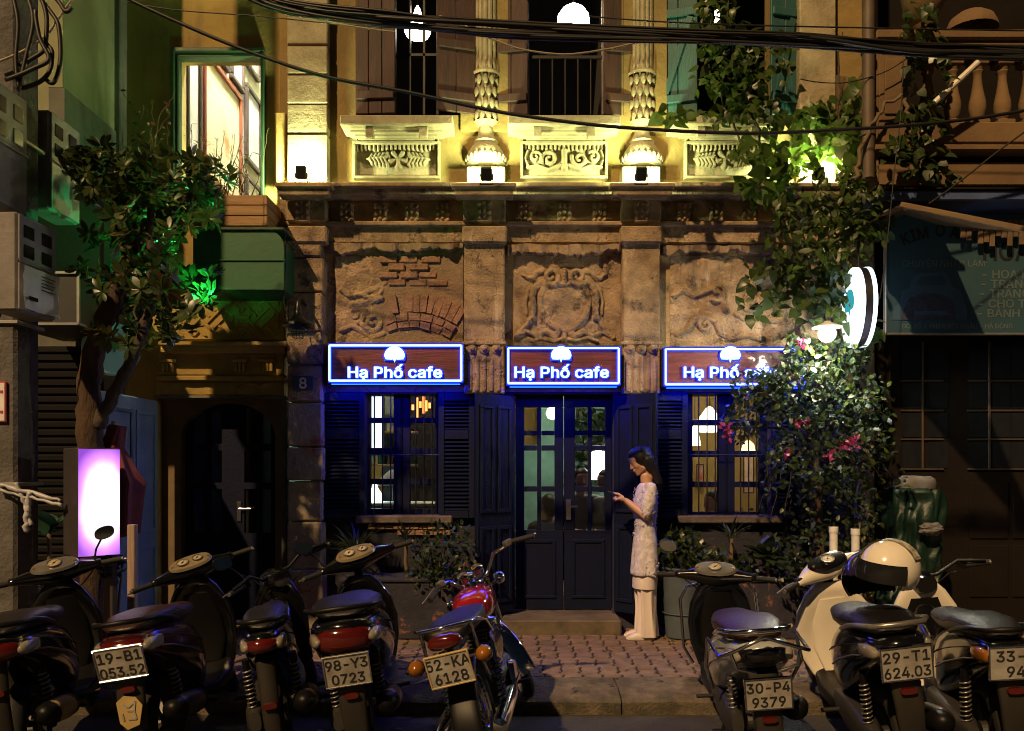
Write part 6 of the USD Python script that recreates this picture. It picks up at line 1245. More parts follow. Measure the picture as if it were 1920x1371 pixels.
# guests inside
def guest(label, P, rz, shirt, seated=True, s=1.0):
    t = thing('person', label, 'person', P, rz); HM = trimesh.transformations.rotation_matrix(0, (0, 0, 1)); Bq = head_parts(HM); sp = .19
    Bq += [hullm(((.03, -sp + .03, -.20), .05), ((.03, sp - .03, -.20), .05), ((.03, -.08, -.40), .10), ((.03, .08, -.40), .10)), hullm(((.03, -.08, -.40), .10), ((.03, .08, -.40), .10), ((.04, -.09, -.66), .11), ((.04, .09, -.66), .11))]
    top = []
    for sg in (-1, 1):
        sh, el, wr = np.array([.03, sg * sp, -.21]), np.array([.0, sg * (sp + .05), -.48]), np.array([-.22, sg * .09, -.50]); Bq += [hullm((sh, .048), (el, .038)), hullm((el, .038), (wr, .026)), hullm((wr, .022), (wr + [-.06, 0, 0], .02), (wr + [-.06, 0, -.03], .016))]
        for k in range(4): Bq.append(hullm((wr + [-.06, sg * (.024 - .016 * k), -.005], .009), (wr + [-.10, sg * (.024 - .016 * k), -.03], .007)))
        Bq.append(hullm((wr + [-.02, -sg * .02, 0], .010), (wr + [-.06, -sg * .045, -.005], .008)))
        hp, kn, ft = ((.03, sg * .1, -.68), (-.40, sg * .12, -.66), (-.40, sg * .12, -1.08)) if seated else ((.03, sg * .1, -.68), (.02, sg * .1, -1.05), (.03, sg * .1, -1.42)); Bq += [hullm((hp, .09), (kn, .058)), hullm((kn, .058), (ft, .04)), hullm((ft, .04), (np.array(ft) + [-.14, 0, -.02], .03))]
        top.append(hullm((sh, .06), (np.array(sh) * .5 + np.array(el) * .5, .056)))
    MB().tm(merge(Bq, .03, 4)).build('body', MT['skin'], t, smooth=True)
    MB().tm(merge(top + [hullm(((.03, -sp + .03, -.20), .062), ((.03, sp - .03, -.20), .062), ((.03, -.08, -.40), .115), ((.03, .08, -.40), .115)), hullm(((.03, -.08, -.40), .115), ((.03, .08, -.40), .115), ((.04, -.09, -.66), .125), ((.04, .09, -.66), .125))], .04, 3)).build('shirt', MT[shirt], t, smooth=True)
    MB().tm(merge([hullm(((.02, 0, .045), .09), ((-.01, 0, .06), .078)), hullm(((.05, .03, .0), .06), ((.05, -.03, .0), .06), ((.05, 0, -.06), .05))], .03, 3)).build('hair', MT['hair'], t, smooth=True)
guest('seated man with short dark hair seen from behind through the left door leaf', W(1030, 950, 8.3), -70, 'shirt_dark')
guest('dark haired guest behind the right door leaf, beside the blinding lamp', W(1090, 902, 8.1), 100, 'shirt_dark', False)
guest('guest in silhouette at the right edge of the right door leaf', W(1137, 905, 7.9), 30, 'shirt_dark', False)
guest('woman in pale clothes leaning at a table behind the right window', W(1338, 945, 7.8), 20, 'shirt_pale')

t = thing('fallen_leaves', 'dry leaves scattered over the pavement and kerb', 'leaf litter'); t.SetCustomDataByKey('kind', 'stuff'); n = 70
P = np.c_[RNG.uniform(-3, 3.4, n), RNG.uniform(4.85, 6.6, n), np.full(n, .137)]; foliage(t, P, np.c_[RNG.normal(0, 1, (n, 2)), np.zeros(n)], np.c_[RNG.normal(0, .3, (n, 2)), np.ones(n)], RNG.uniform(.03, .075, n), 'oblong', ['leaf_dry'], 0, .2)
# ---------------------------------------------------------------- motorbikes and scooters
mat('gloss_black', (.004, .004, .005), .16, coat=.8, coord='obj'); mat('satin_black', (.005, .005, .0055), .45, spec=.22, coord='obj'); mat('rubber', (.007, .007, .007), .75, coord='obj', bump=.2)
mat('seat_vinyl', (.007, .006, .0065), .42, coord='obj', bump=.25, bscale=90); mat('seat_brown', (.03, .011, .010), .38, coord='obj', bump=.2, bscale=90); mat('dark_red_paint', (.035, .006, .007), .2, coat=.8, coord='obj')
mat('pearl_white', (.62, .58, .50), .22, (.58, .54, .47), coat=.8, coord='obj'); mat('chrome', (.75, .75, .76), .08, metal=1., coord='obj'); mat('silver', (.30, .29, .275), .3, metal=.7, coord='obj'); mat('tank_red', (.26, .008, .014), .14, coat=1., coord='obj')
mat('lens_red', (.075, .006, .004), .12, coat=.8, coord='obj'); mat('lens_amber', (.22, .08, .01), .15, coat=.6, coord='obj'); mat('lens_clear', (.20, .18, .15), .12, coat=.8, coord='obj'); mat('dial', (.20, .165, .10), .32, (.13, .11, .07), 9., coord='obj')
mat('plate_white', (.33, .32, .30), .5, (.20, .185, .16), 14., coord='obj', bump=.15, bscale=30); mat('dial_face', (.42, .36, .24), .3, coord='obj'); mat('seam', (.0015, .0015, .0015), .8); mat('plate_ink', (.02, .02, .022), .5); mat('plate_green', (.04, .16, .07), .5); mat('dusty_black', (.014, .011, .007), .6, (.008, .0065, .005), 10., coord='obj')
mat('engine_grey', (.05, .048, .045), .45, metal=.5, coord='obj'); mat('rust_pipe', (.22, .17, .12), .35, metal=.8, coord='obj'); mat('mirror_glass', (.5, .52, .56), .04, metal=1., coord='obj'); mat('pale_grey_paint', (.30, .33, .34), .2, coat=.8, coord='obj'); mat('gold_logo', (.40, .30, .12), .4)
def wheel(parent, name, c, R, tw, spokes, M=None, rim='silver', n_sp=5):
    p = part(name, parent); A = rot((0, 1, 0), 90); T = trimesh.transformations.translation_matrix(c)
    fx = lambda o: o.xf((M if M is not None else np.eye(4)) @ T @ A)
    a = np.linspace(0, 2 * np.pi, 15); t = MB(); t.lathe([(R - tw + tw * math.cos(x), tw * .95 * math.sin(x)) for x in a], n=48); fx(t).build('tyre', MT['rubber'], p, smooth=40)
    r = MB(); ri = R - 2 * tw + .01; r.lathe([(ri, -tw * .7), (ri + .012, -tw * .7), (ri + .012, tw * .7), (ri, tw * .7), (ri - .012, 0), (ri, -tw * .7)], n=40); fx(r).build('rim', MT[rim], p, smooth=40)
    s = MB(); s.lathe([(0, -.05), (.05, -.05), (.05, .05), (0, .05)], n=20)
    for k in range(n_sp):
        b = 2 * np.pi * k / n_sp
        if spokes == 'cast': s.bar((.03 * math.cos(b), .03 * math.sin(b), 0), (ri * math.cos(b), ri * math.sin(b), 0), .035, .03, c=.004)
        else:
            for sg in (-1, 1): s.tube([(.045 * math.cos(b + .5 * sg), .045 * math.sin(b + .5 * sg), .035 * sg), (ri * math.cos(b), ri * math.sin(b), 0)], .0022, 4)
    fx(s).build('spokes' if spokes != 'cast' else 'cast_spokes', MT[rim], p)
def number_plate(parent, lines, y, z, tilt=14, w=.195, h=.145, ink='plate_ink', frame='chrome', roll=0):
    p = part('number_plate', parent); M = trimesh.transformations.translation_matrix((0, y, z)) @ rot((0, 1, 0), roll) @ rot((1, 0, 0), tilt)
    MB().box(-w / 2, w / 2, -.002, .004, -h / 2, h / 2, .0015).xf(M).build('sheet', MT['plate_white'], p)
    f = MB()
    for a in ((-w / 2 - .006, w / 2 + .006, h / 2 - .001, h / 2 + .006), (-w / 2 - .006, w / 2 + .006, -h / 2 - .006, -h / 2 + .001), (-w / 2 - .006, -w / 2 + .001, -h / 2 + .0012, h / 2 - .0012), (w / 2 - .001, w / 2 + .006, -h / 2 + .0012, h / 2 - .0012)): f.box(a[0], a[1], -.006, .008, a[2], a[3], .001)
    f.xf(M).build('frame', MT[frame], p)
    for k, s in enumerate(lines): split_text(p, s, .050, (0, -.0024, h * .06 if k == 0 else -h * .43), ink, 'character', True, .93 if len(s) < 6 else .86, True, .0012, M=M)
AX = np.array([0, -.454, .891]); SC = .93
def scooter(label, name, plate, ppx, PY, rz, lean, steer, body='gloss_black', seat='seat_vinyl', tail='lens_red', front=None, cover=None, rail='satin_black', zp=None, floor=True, wide=1.0, high=0., dash='dial', mirrors=(1, 1), logo=False, fork='satin_black', shield_w=.21, plate_kw={}, taillow=.0, rack=False, clear_ind=True, tsc=1., R=.265, barstyle='cover', exhaust='rust_pipe', sq_mirror=False, group='motorbikes parked along the kerb'):
    zpl = CZ + (HY - ppx[1]) * PY / F if zp is None else zp
    a = math.radians(rz); X = (ppx[0] - HX) * PY / F
    zpl /= SC; l0 = np.array([0, -.42, zpl]) * SC; le = math.radians(lean); xl = l0[0] * math.cos(le) + l0[2] * math.sin(le)   # lean moves the plate sideways
    org = np.array([X - (xl * math.cos(a) - l0[1] * math.sin(a)), PY - (xl * math.sin(a) + l0[1] * math.cos(a)), 0.])
    t = thing(name, label, 'scooter' if name == 'scooter' else 'motorbike', org, rz, lean, group, scale=SC)
    front = front or body; cover = cover or body
    S = trimesh.transformations.rotation_matrix(math.radians(steer), AX, (0, 1.28, .27)); hz = high
    wheel(t, 'rear_wheel', (0, 0, R), R, .052, 'cast', n_sp=5, rim='engine_grey'); wheel(t, 'front_wheel', (0, 1.28, R), R, .046, 'cast', S, rim='silver')
    u, v = (1, 0, 0), (0, 0, 1); sw = wide
    m = MB(); m.loft([((0, y, z + hz), u, v, hw * sw, hh, e) for y, z, hw, hh, e in ((-.40, .765, .05, .03, 2.2), (-.36, .755, .105, .055, 2.4), (-.27, .735, .138, .085, 2.6), (-.1, .69, .162, .125, 2.6), (.1, .63, .175, .165, 2.6), (.28, .57, .168, .195, 2.5), (.42, .51, .148, .215, 2.4), (.52, .46, .115, .21, 2.2), (.57, .42, .05, .16, 2.))], 28)
    m.build('rear_body', MT[body], t, smooth=60)
    m = MB(); m.loft([((0, y, z + hz), u, v, hw * sw, hh, e) for y, z, hw, hh, e in ((-.35, .822, .05, .012, 2.5), (-.31, .832, .10, .030, 2.7), (-.15, .838, .138, .046, 2.8), (.04, .825, .146, .05, 2.8), (.16, .80, .142, .048, 2.8), (.34, .782, .125, .048, 2.6), (.52, .775, .095, .042, 2.4), (.6, .76, .045, .025, 2.))], 26)
    m.build('seat', MT[seat], t, smooth=60)
    for sg in (-1, 1): MB().tube([(sg * hw * sw, y, z + hz) for y, z, hw in ((-.31, .838, .097), (-.15, .85, .134), (.04, .838, .142), (.16, .812, .138), (.34, .794, .121), (.5, .785, .095))], .0035, 6).build('seat_piping', MT['seam'], t, smooth=True)
    m = MB(); w_ = .150 * sw; zr = .845 + hz
    m.tube([(-w_, .02, zr - .06), (-w_, -.12, zr - .02), (-w_ * .98, -.28, zr + .012), (-w_ * .7, -.385, zr + .02), (0, -.405, zr + .022), (w_ * .7, -.385, zr + .02), (w_ * .98, -.28, zr + .012), (w_, -.12, zr - .02), (w_, .02, zr - .06)], .013, 10); m.build('grab_rail', MT[rail], t, smooth=True)
    m = MB(); m.loft([((0, y, z + hz - taillow), u, v, hw * sw, hh * tsc, 2.5) for y, z, hw, hh in ((-.412, .742, .03, .02), (-.398, .745, .085, .042), (-.36, .742, .112, .052), (-.3, .735, .12, .05))], 24); m.build('tail_light', MT[tail], t, smooth=60)
    for sg in (-1, 1):
        m = MB(); m.loft([((sg * (.128 + dx) * sw, y, z + hz - taillow), u, v, hw, hh, 2.4) for y, z, hw, hh, dx in ((-.385, .738, .014, .014, -.022), (-.366, .740, .022, .028, -.016), (-.31, .742, .022, .034, -.002), (-.24, .738, .010, .028, .010))], 16); m.build('indicator', MT['lens_clear' if clear_ind else 'lens_amber'], t, smooth=60)
    k_ = 1. if plate else .66; m = MB(); m.loft([((0, y, z), u, (0, .94, .34), hw * k_, hh, 3. if plate else 2.) for y, z, hw, hh in ((-.25, .70 + hz, .075, .04), (-.32, zpl + .08, .072, .03), (-.335, zpl - .05, .068, .026), (-.355, zpl - .2, .064, .022), (-.335, zpl - .34, .056, .016))], 20); m.build('rear_mudguard', MT['dusty_black'], t, smooth=40)
    if plate: number_plate(t, plate, -.42, zpl, w=.21, h=.155, **plate_kw)
    if logo:
        m = MB(); c = (0.0, -.392, zpl - .235)
        m.prism(Polygon([(-.055, c[2] + .05), (-.02, c[2] + .075), (.035, c[2] + .06), (.06, c[2] + .02), (.035, c[2] - .07), (-.02, c[2] - .085), (-.05, c[2] - .05)]), c[1] - .004, c[1] + .004); m.build('mudflap_badge', MT['gold_logo'], t)
        m = MB()
        for q0, q1 in (((-.03, .04), (-.005, .02)), ((-.005, .02), (.03, .045)), ((.03, .045), (.02, .0)), ((.02, 0), (-.01, .005)), ((.02, 0), (.025, -.04)), ((.025, -.04), (-.01, -.035)), ((-.035, -.005), (-.03, -.04))): m.bar((q0[0], c[1] - .006, c[2] + q0[1]), (q1[0], c[1] - .006, c[2] + q1[1]), .008, .004, (0, 1, 0))
        m.build('badge_mark', MT['plate_white'], t)
    m = MB(); m.loft([((-.11, y, z), u, v, hw, hh, 3.) for y, z, hw, hh in ((-.1, .29, .03, .05), (0, .28, .055, .085), (.25, .30, .06, .09), (.5, .31, .05, .07), (.56, .31, .02, .03))], 18); m.build('engine_case', MT['engine_grey'], t, smooth=50)
    m = MB(); m.loft([((.155, y, z), u, v, r, r, 2.) for y, z, r in ((-.30, .40, .02), (-.28, .395, .05), (-.22, .385, .062), (.12, .33, .062), (.18, .32, .045), (.22, .31, .02), (.45, .24, .018))], 18); m.build('exhaust', MT['satin_black'], t, smooth=50)
    m = MB(); m.loft([((.170, y, z), u, v, r * .9, r, 2.) for y, z, r in ((-.25, .395, .03), (-.22, .39, .058), (0, .35, .062), (.08, .336, .05), (.11, .33, .02))], 18); m.build('heat_shield', MT[exhaust], t, smooth=50)
    for sg in (-1, 1):
        m = MB(); m.tube([(sg * .115, -.02, .27), (sg * .12, -.10, .62)], .018, 10)
        g = [(sg * .115 + .0, -.02 - .08 * k / 90 * 1.0 + .027 * math.sin(k * .7), .27 + .33 * k / 90 + .0) for k in range(0)]
        m.build('shock_absorber', MT['chrome' if rail == 'chrome' else 'satin_black'], t)
    if floor:
        MB().loft([((0, y, z), u, v, hw, hh, 4.) for y, z, hw, hh in ((.40, .30, .13, .05), (.55, .28, .17, .045), (.85, .28, .175, .045), (.98, .32, .16, .05), (1.02, .36, .12, .05))], 20).build('floorboard', MT['satin_black'], t, smooth=50)
    else:
        MB().loft([((0, y, z), u, v, hw, hh, 2.6) for y, z, hw, hh in ((.45, .60, .09, .12), (.6, .52, .085, .10), (.75, .52, .08, .09), (.9, .62, .08, .12), (1.0, .74, .07, .13))], 20).build('frame_cover', MT[body], t, smooth=50)
        MB().loft([((0, y, z), u, v, hw, hh, 2.4) for y, z, hw, hh in ((.42, .33, .10, .08), (.6, .33, .13, .12), (.8, .36, .09, .09), (.92, .40, .05, .06))], 18).build('engine_block', MT['engine_grey'], t, smooth=50)
    m = MB(); m.loft([((0, y, z), u, (0, 1, 0), hw, d, e) for z, y, hw, d, e in ((.26, .97, .10, .02, 2.6), (.34, 1.02, .17, .035, 2.6), (.48, 1.05, shield_w * .98, .045, 2.4), (.62, 1.035, shield_w, .05, 2.4), (.74, 1.005, shield_w * .88, .06, 2.4), (.84, .975, shield_w * .62, .065, 2.2), (.90, .955, shield_w * .35, .05, 2.))], 24)
    v_ = m.v[0]; v_[:, 1] -= (v_[:, 0] / shield_w) ** 2 * .07; m.build('leg_shield', MT[front], t, smooth=60)
    m = MB(); m.loft([((0, y, z), u, (0, 1, 0), hw, d, 2.5) for z, y, hw, d in ((.36, .96, .10, .02), (.5, .985, .14, .03), (.66, .97, .13, .035), (.80, .94, .09, .03))], 20); m.build('inner_fairing', MT['satin_black' if front != 'pearl_white' or floor is False else 'pearl_white'], t, smooth=60)
    st = lambda o: o.xf(S)
    m = MB()
    for sg in (-1, 1): m.tube([(sg * .07, 1.28, R), (sg * .07, 1.13, .56)], .02, 10)
    st(m).build('fork', MT[fork], t, smooth=40)
    m = MB(); m.loft([((0, 1.28 + (R + .03) * math.cos(b), R + (R + .03) * math.sin(b)), u, (0, math.cos(b), math.sin(b)), .062, .02 + .0 * b, 2.6) for b in np.radians([150, 130, 105, 80, 55, 35, 20])], 16); st(m).build('front_mudguard', MT[front], t, smooth=60)
    # handlebar group
    hc = np.array([0, .90, .945 + hz]); hb = part('handlebar', t)
    if barstyle == 'cover':
        m = MB(); m.loft([((x, hc[1] + dy, hc[2] + dz), (0, 1, 0), (0, 0, 1), a_, b_, 2.4) for x, dy, dz, a_, b_ in ((-.25, -.03, .012, .018, .016), (-.22, -.02, .012, .032, .026), (-.14, .02, .01, .065, .045), (-.06, .05, .005, .10, .06), (.0, .06, .0, .115, .065), (.06, .05, .005, .10, .06), (.14, .02, .01, .065, .045), (.22, -.02, .012, .032, .026), (.25, -.03, .012, .018, .016))], 20)
        st(m).build('handlebar_cover', MT[cover], hb, smooth=60)
        m = MB(); m.loft([((0, hc[1] - .015, hc[2] + .055), u, (0, .86, .5), .132 * s, .07 * s, 2.3) for s in (1., .96)][:1] + [((0, hc[1] - .022, hc[2] + .068), u, (0, .86, .5), .122, .062, 2.3), ((0, hc[1] - .024, hc[2] + .072), u, (0, .86, .5), .07, .035, 2.)], 26); st(m).build('instrument_panel', MT[dash], hb, smooth=30)
        Rd = rot((1, 0, 0), 30)
        for dx, rr in (((-.045, .032), (.045, .027)) if dash == 'dial' else ((.0, .036),)):
            T_ = trimesh.transformations.translation_matrix((dx, hc[1] - .030, hc[2] + .0745)) @ Rd
            st(MB().lathe([(0, .0012), (rr, .0012), (rr, -.003)], n=26, M=T_)).build('dial', MT['dial_face'], hb); st(MB().lathe([(rr, -.002), (rr + .005, -.002), (rr + .004, .006), (rr, .005)], n=26, M=T_)).build('dial_ring', MT['silver'], hb, smooth=30)
            nd = MB(); nd.bar((-.3 * rr, -.4 * rr, .0022), (.45 * rr, .5 * rr, .0022), .003, .0012); nd.tube([(0, 0, 0), (0, 0, .004)], .006, 10); nd.xf(T_); st(nd).build('needle', MT['satin_black'], hb)
            tk = MB()
            for q in np.radians(np.arange(-40, 230, 27)): tk.bar((.72 * rr * math.cos(q), .72 * rr * math.sin(q), .0018), (.92 * rr * math.cos(q), .92 * rr * math.sin(q), .0018), .002, .0008)
            tk.xf(T_); st(tk).build('scale_marks', MT['satin_black'], hb, kind='stuff')
        for sg in (-1, 1):
            tl = MB(); tl.lathe([(0, .004), (.007, .003), (.008, -.002)], n=12, M=trimesh.transformations.translation_matrix((sg * .11, hc[1] - .03, hc[2] + .066)) @ Rd); st(tl).build('telltale', MT['lens_amber'], hb, smooth=40)
    else:
        m = MB(); m.tube([(-.34, hc[1] - .08, hc[2] + .03), (-.20, hc[1] - .04, hc[2] + .05), (-.10, hc[1] + .04, hc[2] - .02), (.10, hc[1] + .04, hc[2] - .02), (.20, hc[1] - .04, hc[2] + .05), (.34, hc[1] - .08, hc[2] + .03)], .011, 10); st(m).build('bar', MT['satin_black'], hb, smooth=True)
        m = MB(); m.loft([((0, hc[1] + dy, hc[2] - .06), u, v, a_, b_, 2.2) for dy, a_, b_ in ((-.02, .06, .05), (.06, .09, .075), (.14, .085, .07), (.17, .06, .05))], 20); st(m).build('headlamp_shell', MT[cover], hb, smooth=60)
    for sg in (-1, 1):
        g0, g1 = (sg * .245, hc[1] - .03, hc[2] + .012), (sg * .365, hc[1] - .065, hc[2] + .012)
        m = MB(); m.tube([g0, g1], .0165, 12); st(m).build('grip', MT['rubber'], hb, smooth=40)
        m = MB(); m.tube([g1, (sg * .375, hc[1] - .068, hc[2] + .012)], .013, 10); st(m).build('bar_end', MT['silver'], hb)
        m = MB(); m.tube([(sg * .23, hc[1] + .02, hc[2] + .01), (sg * .29, hc[1] + .035, hc[2] + .008), (sg * .39, hc[1] - .01, hc[2] + .004)], [.008, .007, .006], 8); st(m).build('brake_lever', MT['silver'], hb, smooth=True)
        m = MB(); m.box(sg * .23 - .02, sg * .23 + .02, hc[1] - .045, hc[1] + .01, hc[2] - .005, hc[2] + .038, .006); st(m).build('switch_box', MT['satin_black'], hb)
        if mirrors[(sg + 1) // 2]:
            k = 1.0; e = np.array([sg * .30, hc[1] + .02, hc[2] + .19]); m = MB(); m.tube([(sg * .21, hc[1] + .01, hc[2] + .03), (sg * .235, hc[1] + .03, hc[2] + .10), e], .006, 8); st(m).build('mirror_stem', MT['satin_black'], hb, smooth=True)
            m = MB(); nr = 4. if sq_mirror else 2.3; m.loft([(e + [0, dy, 0], (1, 0, .12 * sg), (0, 0, 1), .058 * s_, .04 * s_, nr) for dy, s_ in ((-.012, .94), (-.004, 1.), (.014, .9), (.028, .5))], 20); st(m).build('mirror_shell', MT['satin_black'], hb, smooth=50)
            m = MB(); m.loft([(e + [0, dy, 0], (1, 0, .12 * sg), (0, 0, 1), .053, .035, nr) for dy in (-.0145, -.0125)], 20); st(m).build('mirror_glass', MT['mirror_glass'], hb)
    m = MB(); m.tube([(0, 1.13, .55), (0, .93, .92 + hz)], .03, 10); st(m).build('steering_column', MT['satin_black'], t, smooth=40)
    for sg in (-1, 1):                                    # seams, trim, springs, pegs, cables
        sw_ = wide; m = MB(); m.tube([(sg * (hw * sw_ + .0005), y, z + hz) for y, z, hw in ((-.34, .775, .112), (-.2, .755, .148), (0, .71, .168), (.2, .655, .173), (.36, .60, .160))], .0028, 6); m.build('panel_seam', MT['seam'], t, smooth=True)
        m = MB(); m.tube([(sg * (hw * sw_ + .002), y, z + hz) for y, z, hw in ((-.33, .725, .118), (-.15, .69, .155), (.08, .62, .176), (.3, .54, .166))], .0045, 6); m.build('trim_strip', MT['silver'], t, smooth=True)
        m = MB(); m.tube([(sg * .118 + .024 * math.cos(k * .8), -.03 - .055 * k / 70 + .024 * math.sin(k * .8), .34 + .22 * k / 70) for k in range(71)], .0045, 5); m.build('spring', MT['silver'], t, smooth=True)
        m = MB(); m.tube([(sg * .12, .38, .30), (sg * .26, .36, .31)], .012, 8); m.build('foot_peg', MT['rubber'], t)
        m = MB(); m.tube([(sg * .20, hc[1] + .03, hc[2] + .0), (sg * .17, hc[1] + .12, hc[2] - .03), (sg * .08, hc[1] + .15, hc[2] - .12), (sg * .05, 1.06, .60)], .0045, 6); m.build('control_cable', MT['rubber'], t, smooth=True)
    if plate:
        m = MB()
        for bx in (-.06, .06): m.tm(trimesh.creation.icosphere(1, .0055), trimesh.transformations.translation_matrix((bx, -.425 - .0, zpl + .062)))
        m.build('plate_bolts', MT['steel'], t, kind='stuff')
    m = MB(); m.loft([((0, y, zpl - .135), u, v, .035, .014, 3.) for y in (-.392, -.36)], 14); m.build('rear_reflector', MT['lens_red'], t)
    m = MB(); m.tube([(-.09, .30, .25), (-.20, .26, .02)], .011, 8); m.build('side_stand', MT['satin_black'], t)
    return t, org
_t = lambda o: np.array(o)
scooter('black scooter cut by the left edge, mirror in front of the pink light box', 'scooter', ('', '') if False else (), (-20, 1250), 3.35, 17, -7, 10, body='gloss_black', dash='silver', mirrors=(0, 1), exhaust='gold_logo', wide=1.15)
scooter('dark red scooter with number plate 19-B1 053.52', 'scooter', ('19-B1', '053.52'), (226, 1241), 3.45, 7, -8, 24, body='dark_red_paint', seat='seat_brown', logo=True, mirrors=(0, 0), front='gloss_black', cover='gloss_black', wide=1.0)
scooter('black underbone motorbike with square mirror and no readable plate, between 19-B1 and 98-Y3', 'motorbike', (), (498, 1275), 3.55, 13, -7, 34, body='gloss_black', floor=False, wide=.72, barstyle='bar', mirrors=(1, 0), sq_mirror=True, tsc=.85, tail='lens_red', dash='silver', R=.285, shield_w=.17, high=-.01)
scooter('big black scooter with wide red tail light and number plate 98-Y3 0723', 'scooter', ('98-Y3', '0723'), (651, 1255), 3.55, 7, -7, 22, body='gloss_black', wide=1.22, high=.05, plate_kw={'ink': 'plate_ink', 'frame': 'silver'}, mirrors=(1, 0), taillow=.03, tsc=1.45)
scooter('white scooter with brown seat, chrome rack and number plate 30-P4 9379', 'scooter', ('30-P4', '9379'), (1441, 1300), 3.5, -6, -6, -14, body='pale_grey_paint', front='gloss_black', cover='gloss_black', seat='seat_brown', rail='chrome', wide=1.1, high=-.05, mirrors=(1, 0), tail='gloss_black', dash='silver')
_, oG = scooter('white and black scooter with two helmets on its seat and number plate 29-T1 624.03', 'scooter', ('29-T1', '624.03'), (1700, 1240), 3.3, -9, -9, 26, body='gloss_black', front='pearl_white', cover='pearl_white', wide=1.05, high=.03, rail='silver', mirrors=(0, 0), dash='gloss_black', shield_w=.24, tail='gloss_black')
scooter('black motorbike with white front shield at the right edge, plate beginning 33', 'motorbike', ('33-P', '94'), (1905, 1241), 3.3, -12, -6, 12, body='gloss_black', front='pearl_white', cover='gloss_black', floor=False, wide=.85, mirrors=(0, 0), R=.285, barstyle='bar', clear_ind=False)
# chrome guard bars of the white 30-P4 scooter
f_ = stage.GetPrimAtPath('/World/scooter_003')
m = MB()
for sg in (-1, 1): m.tube([(sg * .07, 1.0, .86), (sg * .19, 1.0, .84), (sg * .24, 1.0, .76), (sg * .25, 1.0, .45), (sg * .2, 1.0, .34)], .010, 8)
m.build('leg_guard', MT['chrome'], f_, smooth=True)
m = MB(); m.tube([(-.22, -.12, 0.740), (-.21, -.40, 0.710), (-.15, -.46, 0.740), (0, -.47, 0.800), (.15, -.46, 0.740), (.21, -.40, 0.710), (.22, -.12, 0.740)], .010, 8); m.tube([(-.16, -.45, 0.740), (-.14, -.46, 0.660), (-.05, -.45, 0.630)], .009, 8); m.tube([(.16, -.45, 0.740), (.14, -.46, 0.660), (.05, -.45, 0.630)], .009, 8); m.tube([(-.22, -.12, 0.740), (-.24, -.1, 0.590), (-.2, .05, 0.440)], .010, 8); m.tube([(.22, -.12, 0.740), (.24, -.1, 0.590), (.2, .05, 0.440)], .010, 8); m.build('rear_rack', MT['chrome'], f_, smooth=True)
# helmets on the seat
def helmet(label, P, rz, m_shell, tilt=0, visor=True, stripe=False):
    t = thing('helmet', label, 'helmet', P, rz, tilt, group='helmets on the white scooter')
    s = trimesh.creation.icosphere(4, .13); v = np.array(s.vertices); keep = v[s.faces].mean(1); ok = (keep[:, 2] > -.075) & ~((keep[:, 1] < -.04) & (keep[:, 2] < .035)); v = v * [.93, 1.08, 1.0]
    MB().add(v, s.faces[ok]).build('shell', MT[m_shell], t, smooth=True); MB().add(v * .95, s.faces[ok][:, ::-1]).build('lining', MT['rubber'], t, smooth=True)
    vis = MB(); g = np.linspace(math.radians(200), math.radians(340), 18); hh = [(.040, 1.02), (.02, 1.05), (-.02, 1.08), (-.045, 1.07)]
    V = [[.125 * k * math.cos(a), .142 * k * math.sin(a), z] for a in g for z, k in hh]; n = len(hh); fq = [[i * n + j, (i + 1) * n + j, (i + 1) * n + j + 1, i * n + j + 1] for i in range(len(g) - 1) for j in range(n - 1)]
    if visor: vis.add(V, np.array(fq)).build('visor', MT['dark_glass'], t, smooth=True)
    if stripe:
        b = np.linspace(math.radians(20), math.radians(150), 16); V = [[x, .1415 * math.cos(a) * (1 - abs(x) * .3), .131 * math.sin(a)] for a in b for x in (-.03, .03)]; V = [[x + .0, *q[1:]] for q in V for x in [q[0]]]
        fq = [[2 * i, 2 * i + 1, 2 * i + 3, 2 * i + 2] for i in range(15)]; MB().add(np.array(V) * [1, 1.0, 1.01] @ rot((0, 0, 1), 105)[:3, :3].T * [.93, 1, 1], np.array(fq)).build('stripe', MT['helmet_stripe'], t, smooth=True)
mat('helmet_white', (.66, .62, .54), .16, (.62, .58, .5), coat=.9, coord='obj'); mat('helmet_navy', (.018, .012, .05), .1, coat=1., coord='obj'); mat('helmet_stripe', (.16, .15, .10), .4, (.45, .42, .34), 30., coord='obj', lo=.45, hi=.55)
helmet('white open face helmet with a printed band lying on the scooter seat', W(1668, 1066, 3.55), -62, 'helmet_white', 8, True, True)
helmet('glossy dark blue helmet lying left of the white one on the scooter seat', W(1630, 1085, 3.70), -30, 'helmet_navy', -10, False)
# ---------------------------------------------------------------- the red classic motorcycle
PY, ppx = 3.4, (843, 1247); rz, lean, steer = -5, -14, 34; zpl = CZ + (HY - ppx[1]) * PY / F
a = math.radians(rz); le = math.radians(lean); xl = zpl * math.sin(le); X = (ppx[0] - HX) * PY / F; yb = -.40 * .95
org = np.array([X - (xl * math.cos(a) - yb * math.sin(a)), PY - (xl * math.sin(a) + yb * math.cos(a)), 0.]); zpl /= .95; yb = -.40
t = thing('motorcycle', 'red classic motorcycle with chrome handlebars and number plate 52-KA 6128', 'motorcycle', org, rz, lean, 'motorbikes parked along the kerb', scale=.95)
S = trimesh.transformations.rotation_matrix(math.radians(steer), AX, (0, 1.24, .27)); u, v = (1, 0, 0), (0, 0, 1); R = .30
wheel(t, 'rear_wheel', (0, 0, R), R, .045, 'wire', n_sp=18, rim='chrome'); wheel(t, 'front_wheel', (0, 1.24, R), R, .04, 'wire', S, 'chrome', 18)
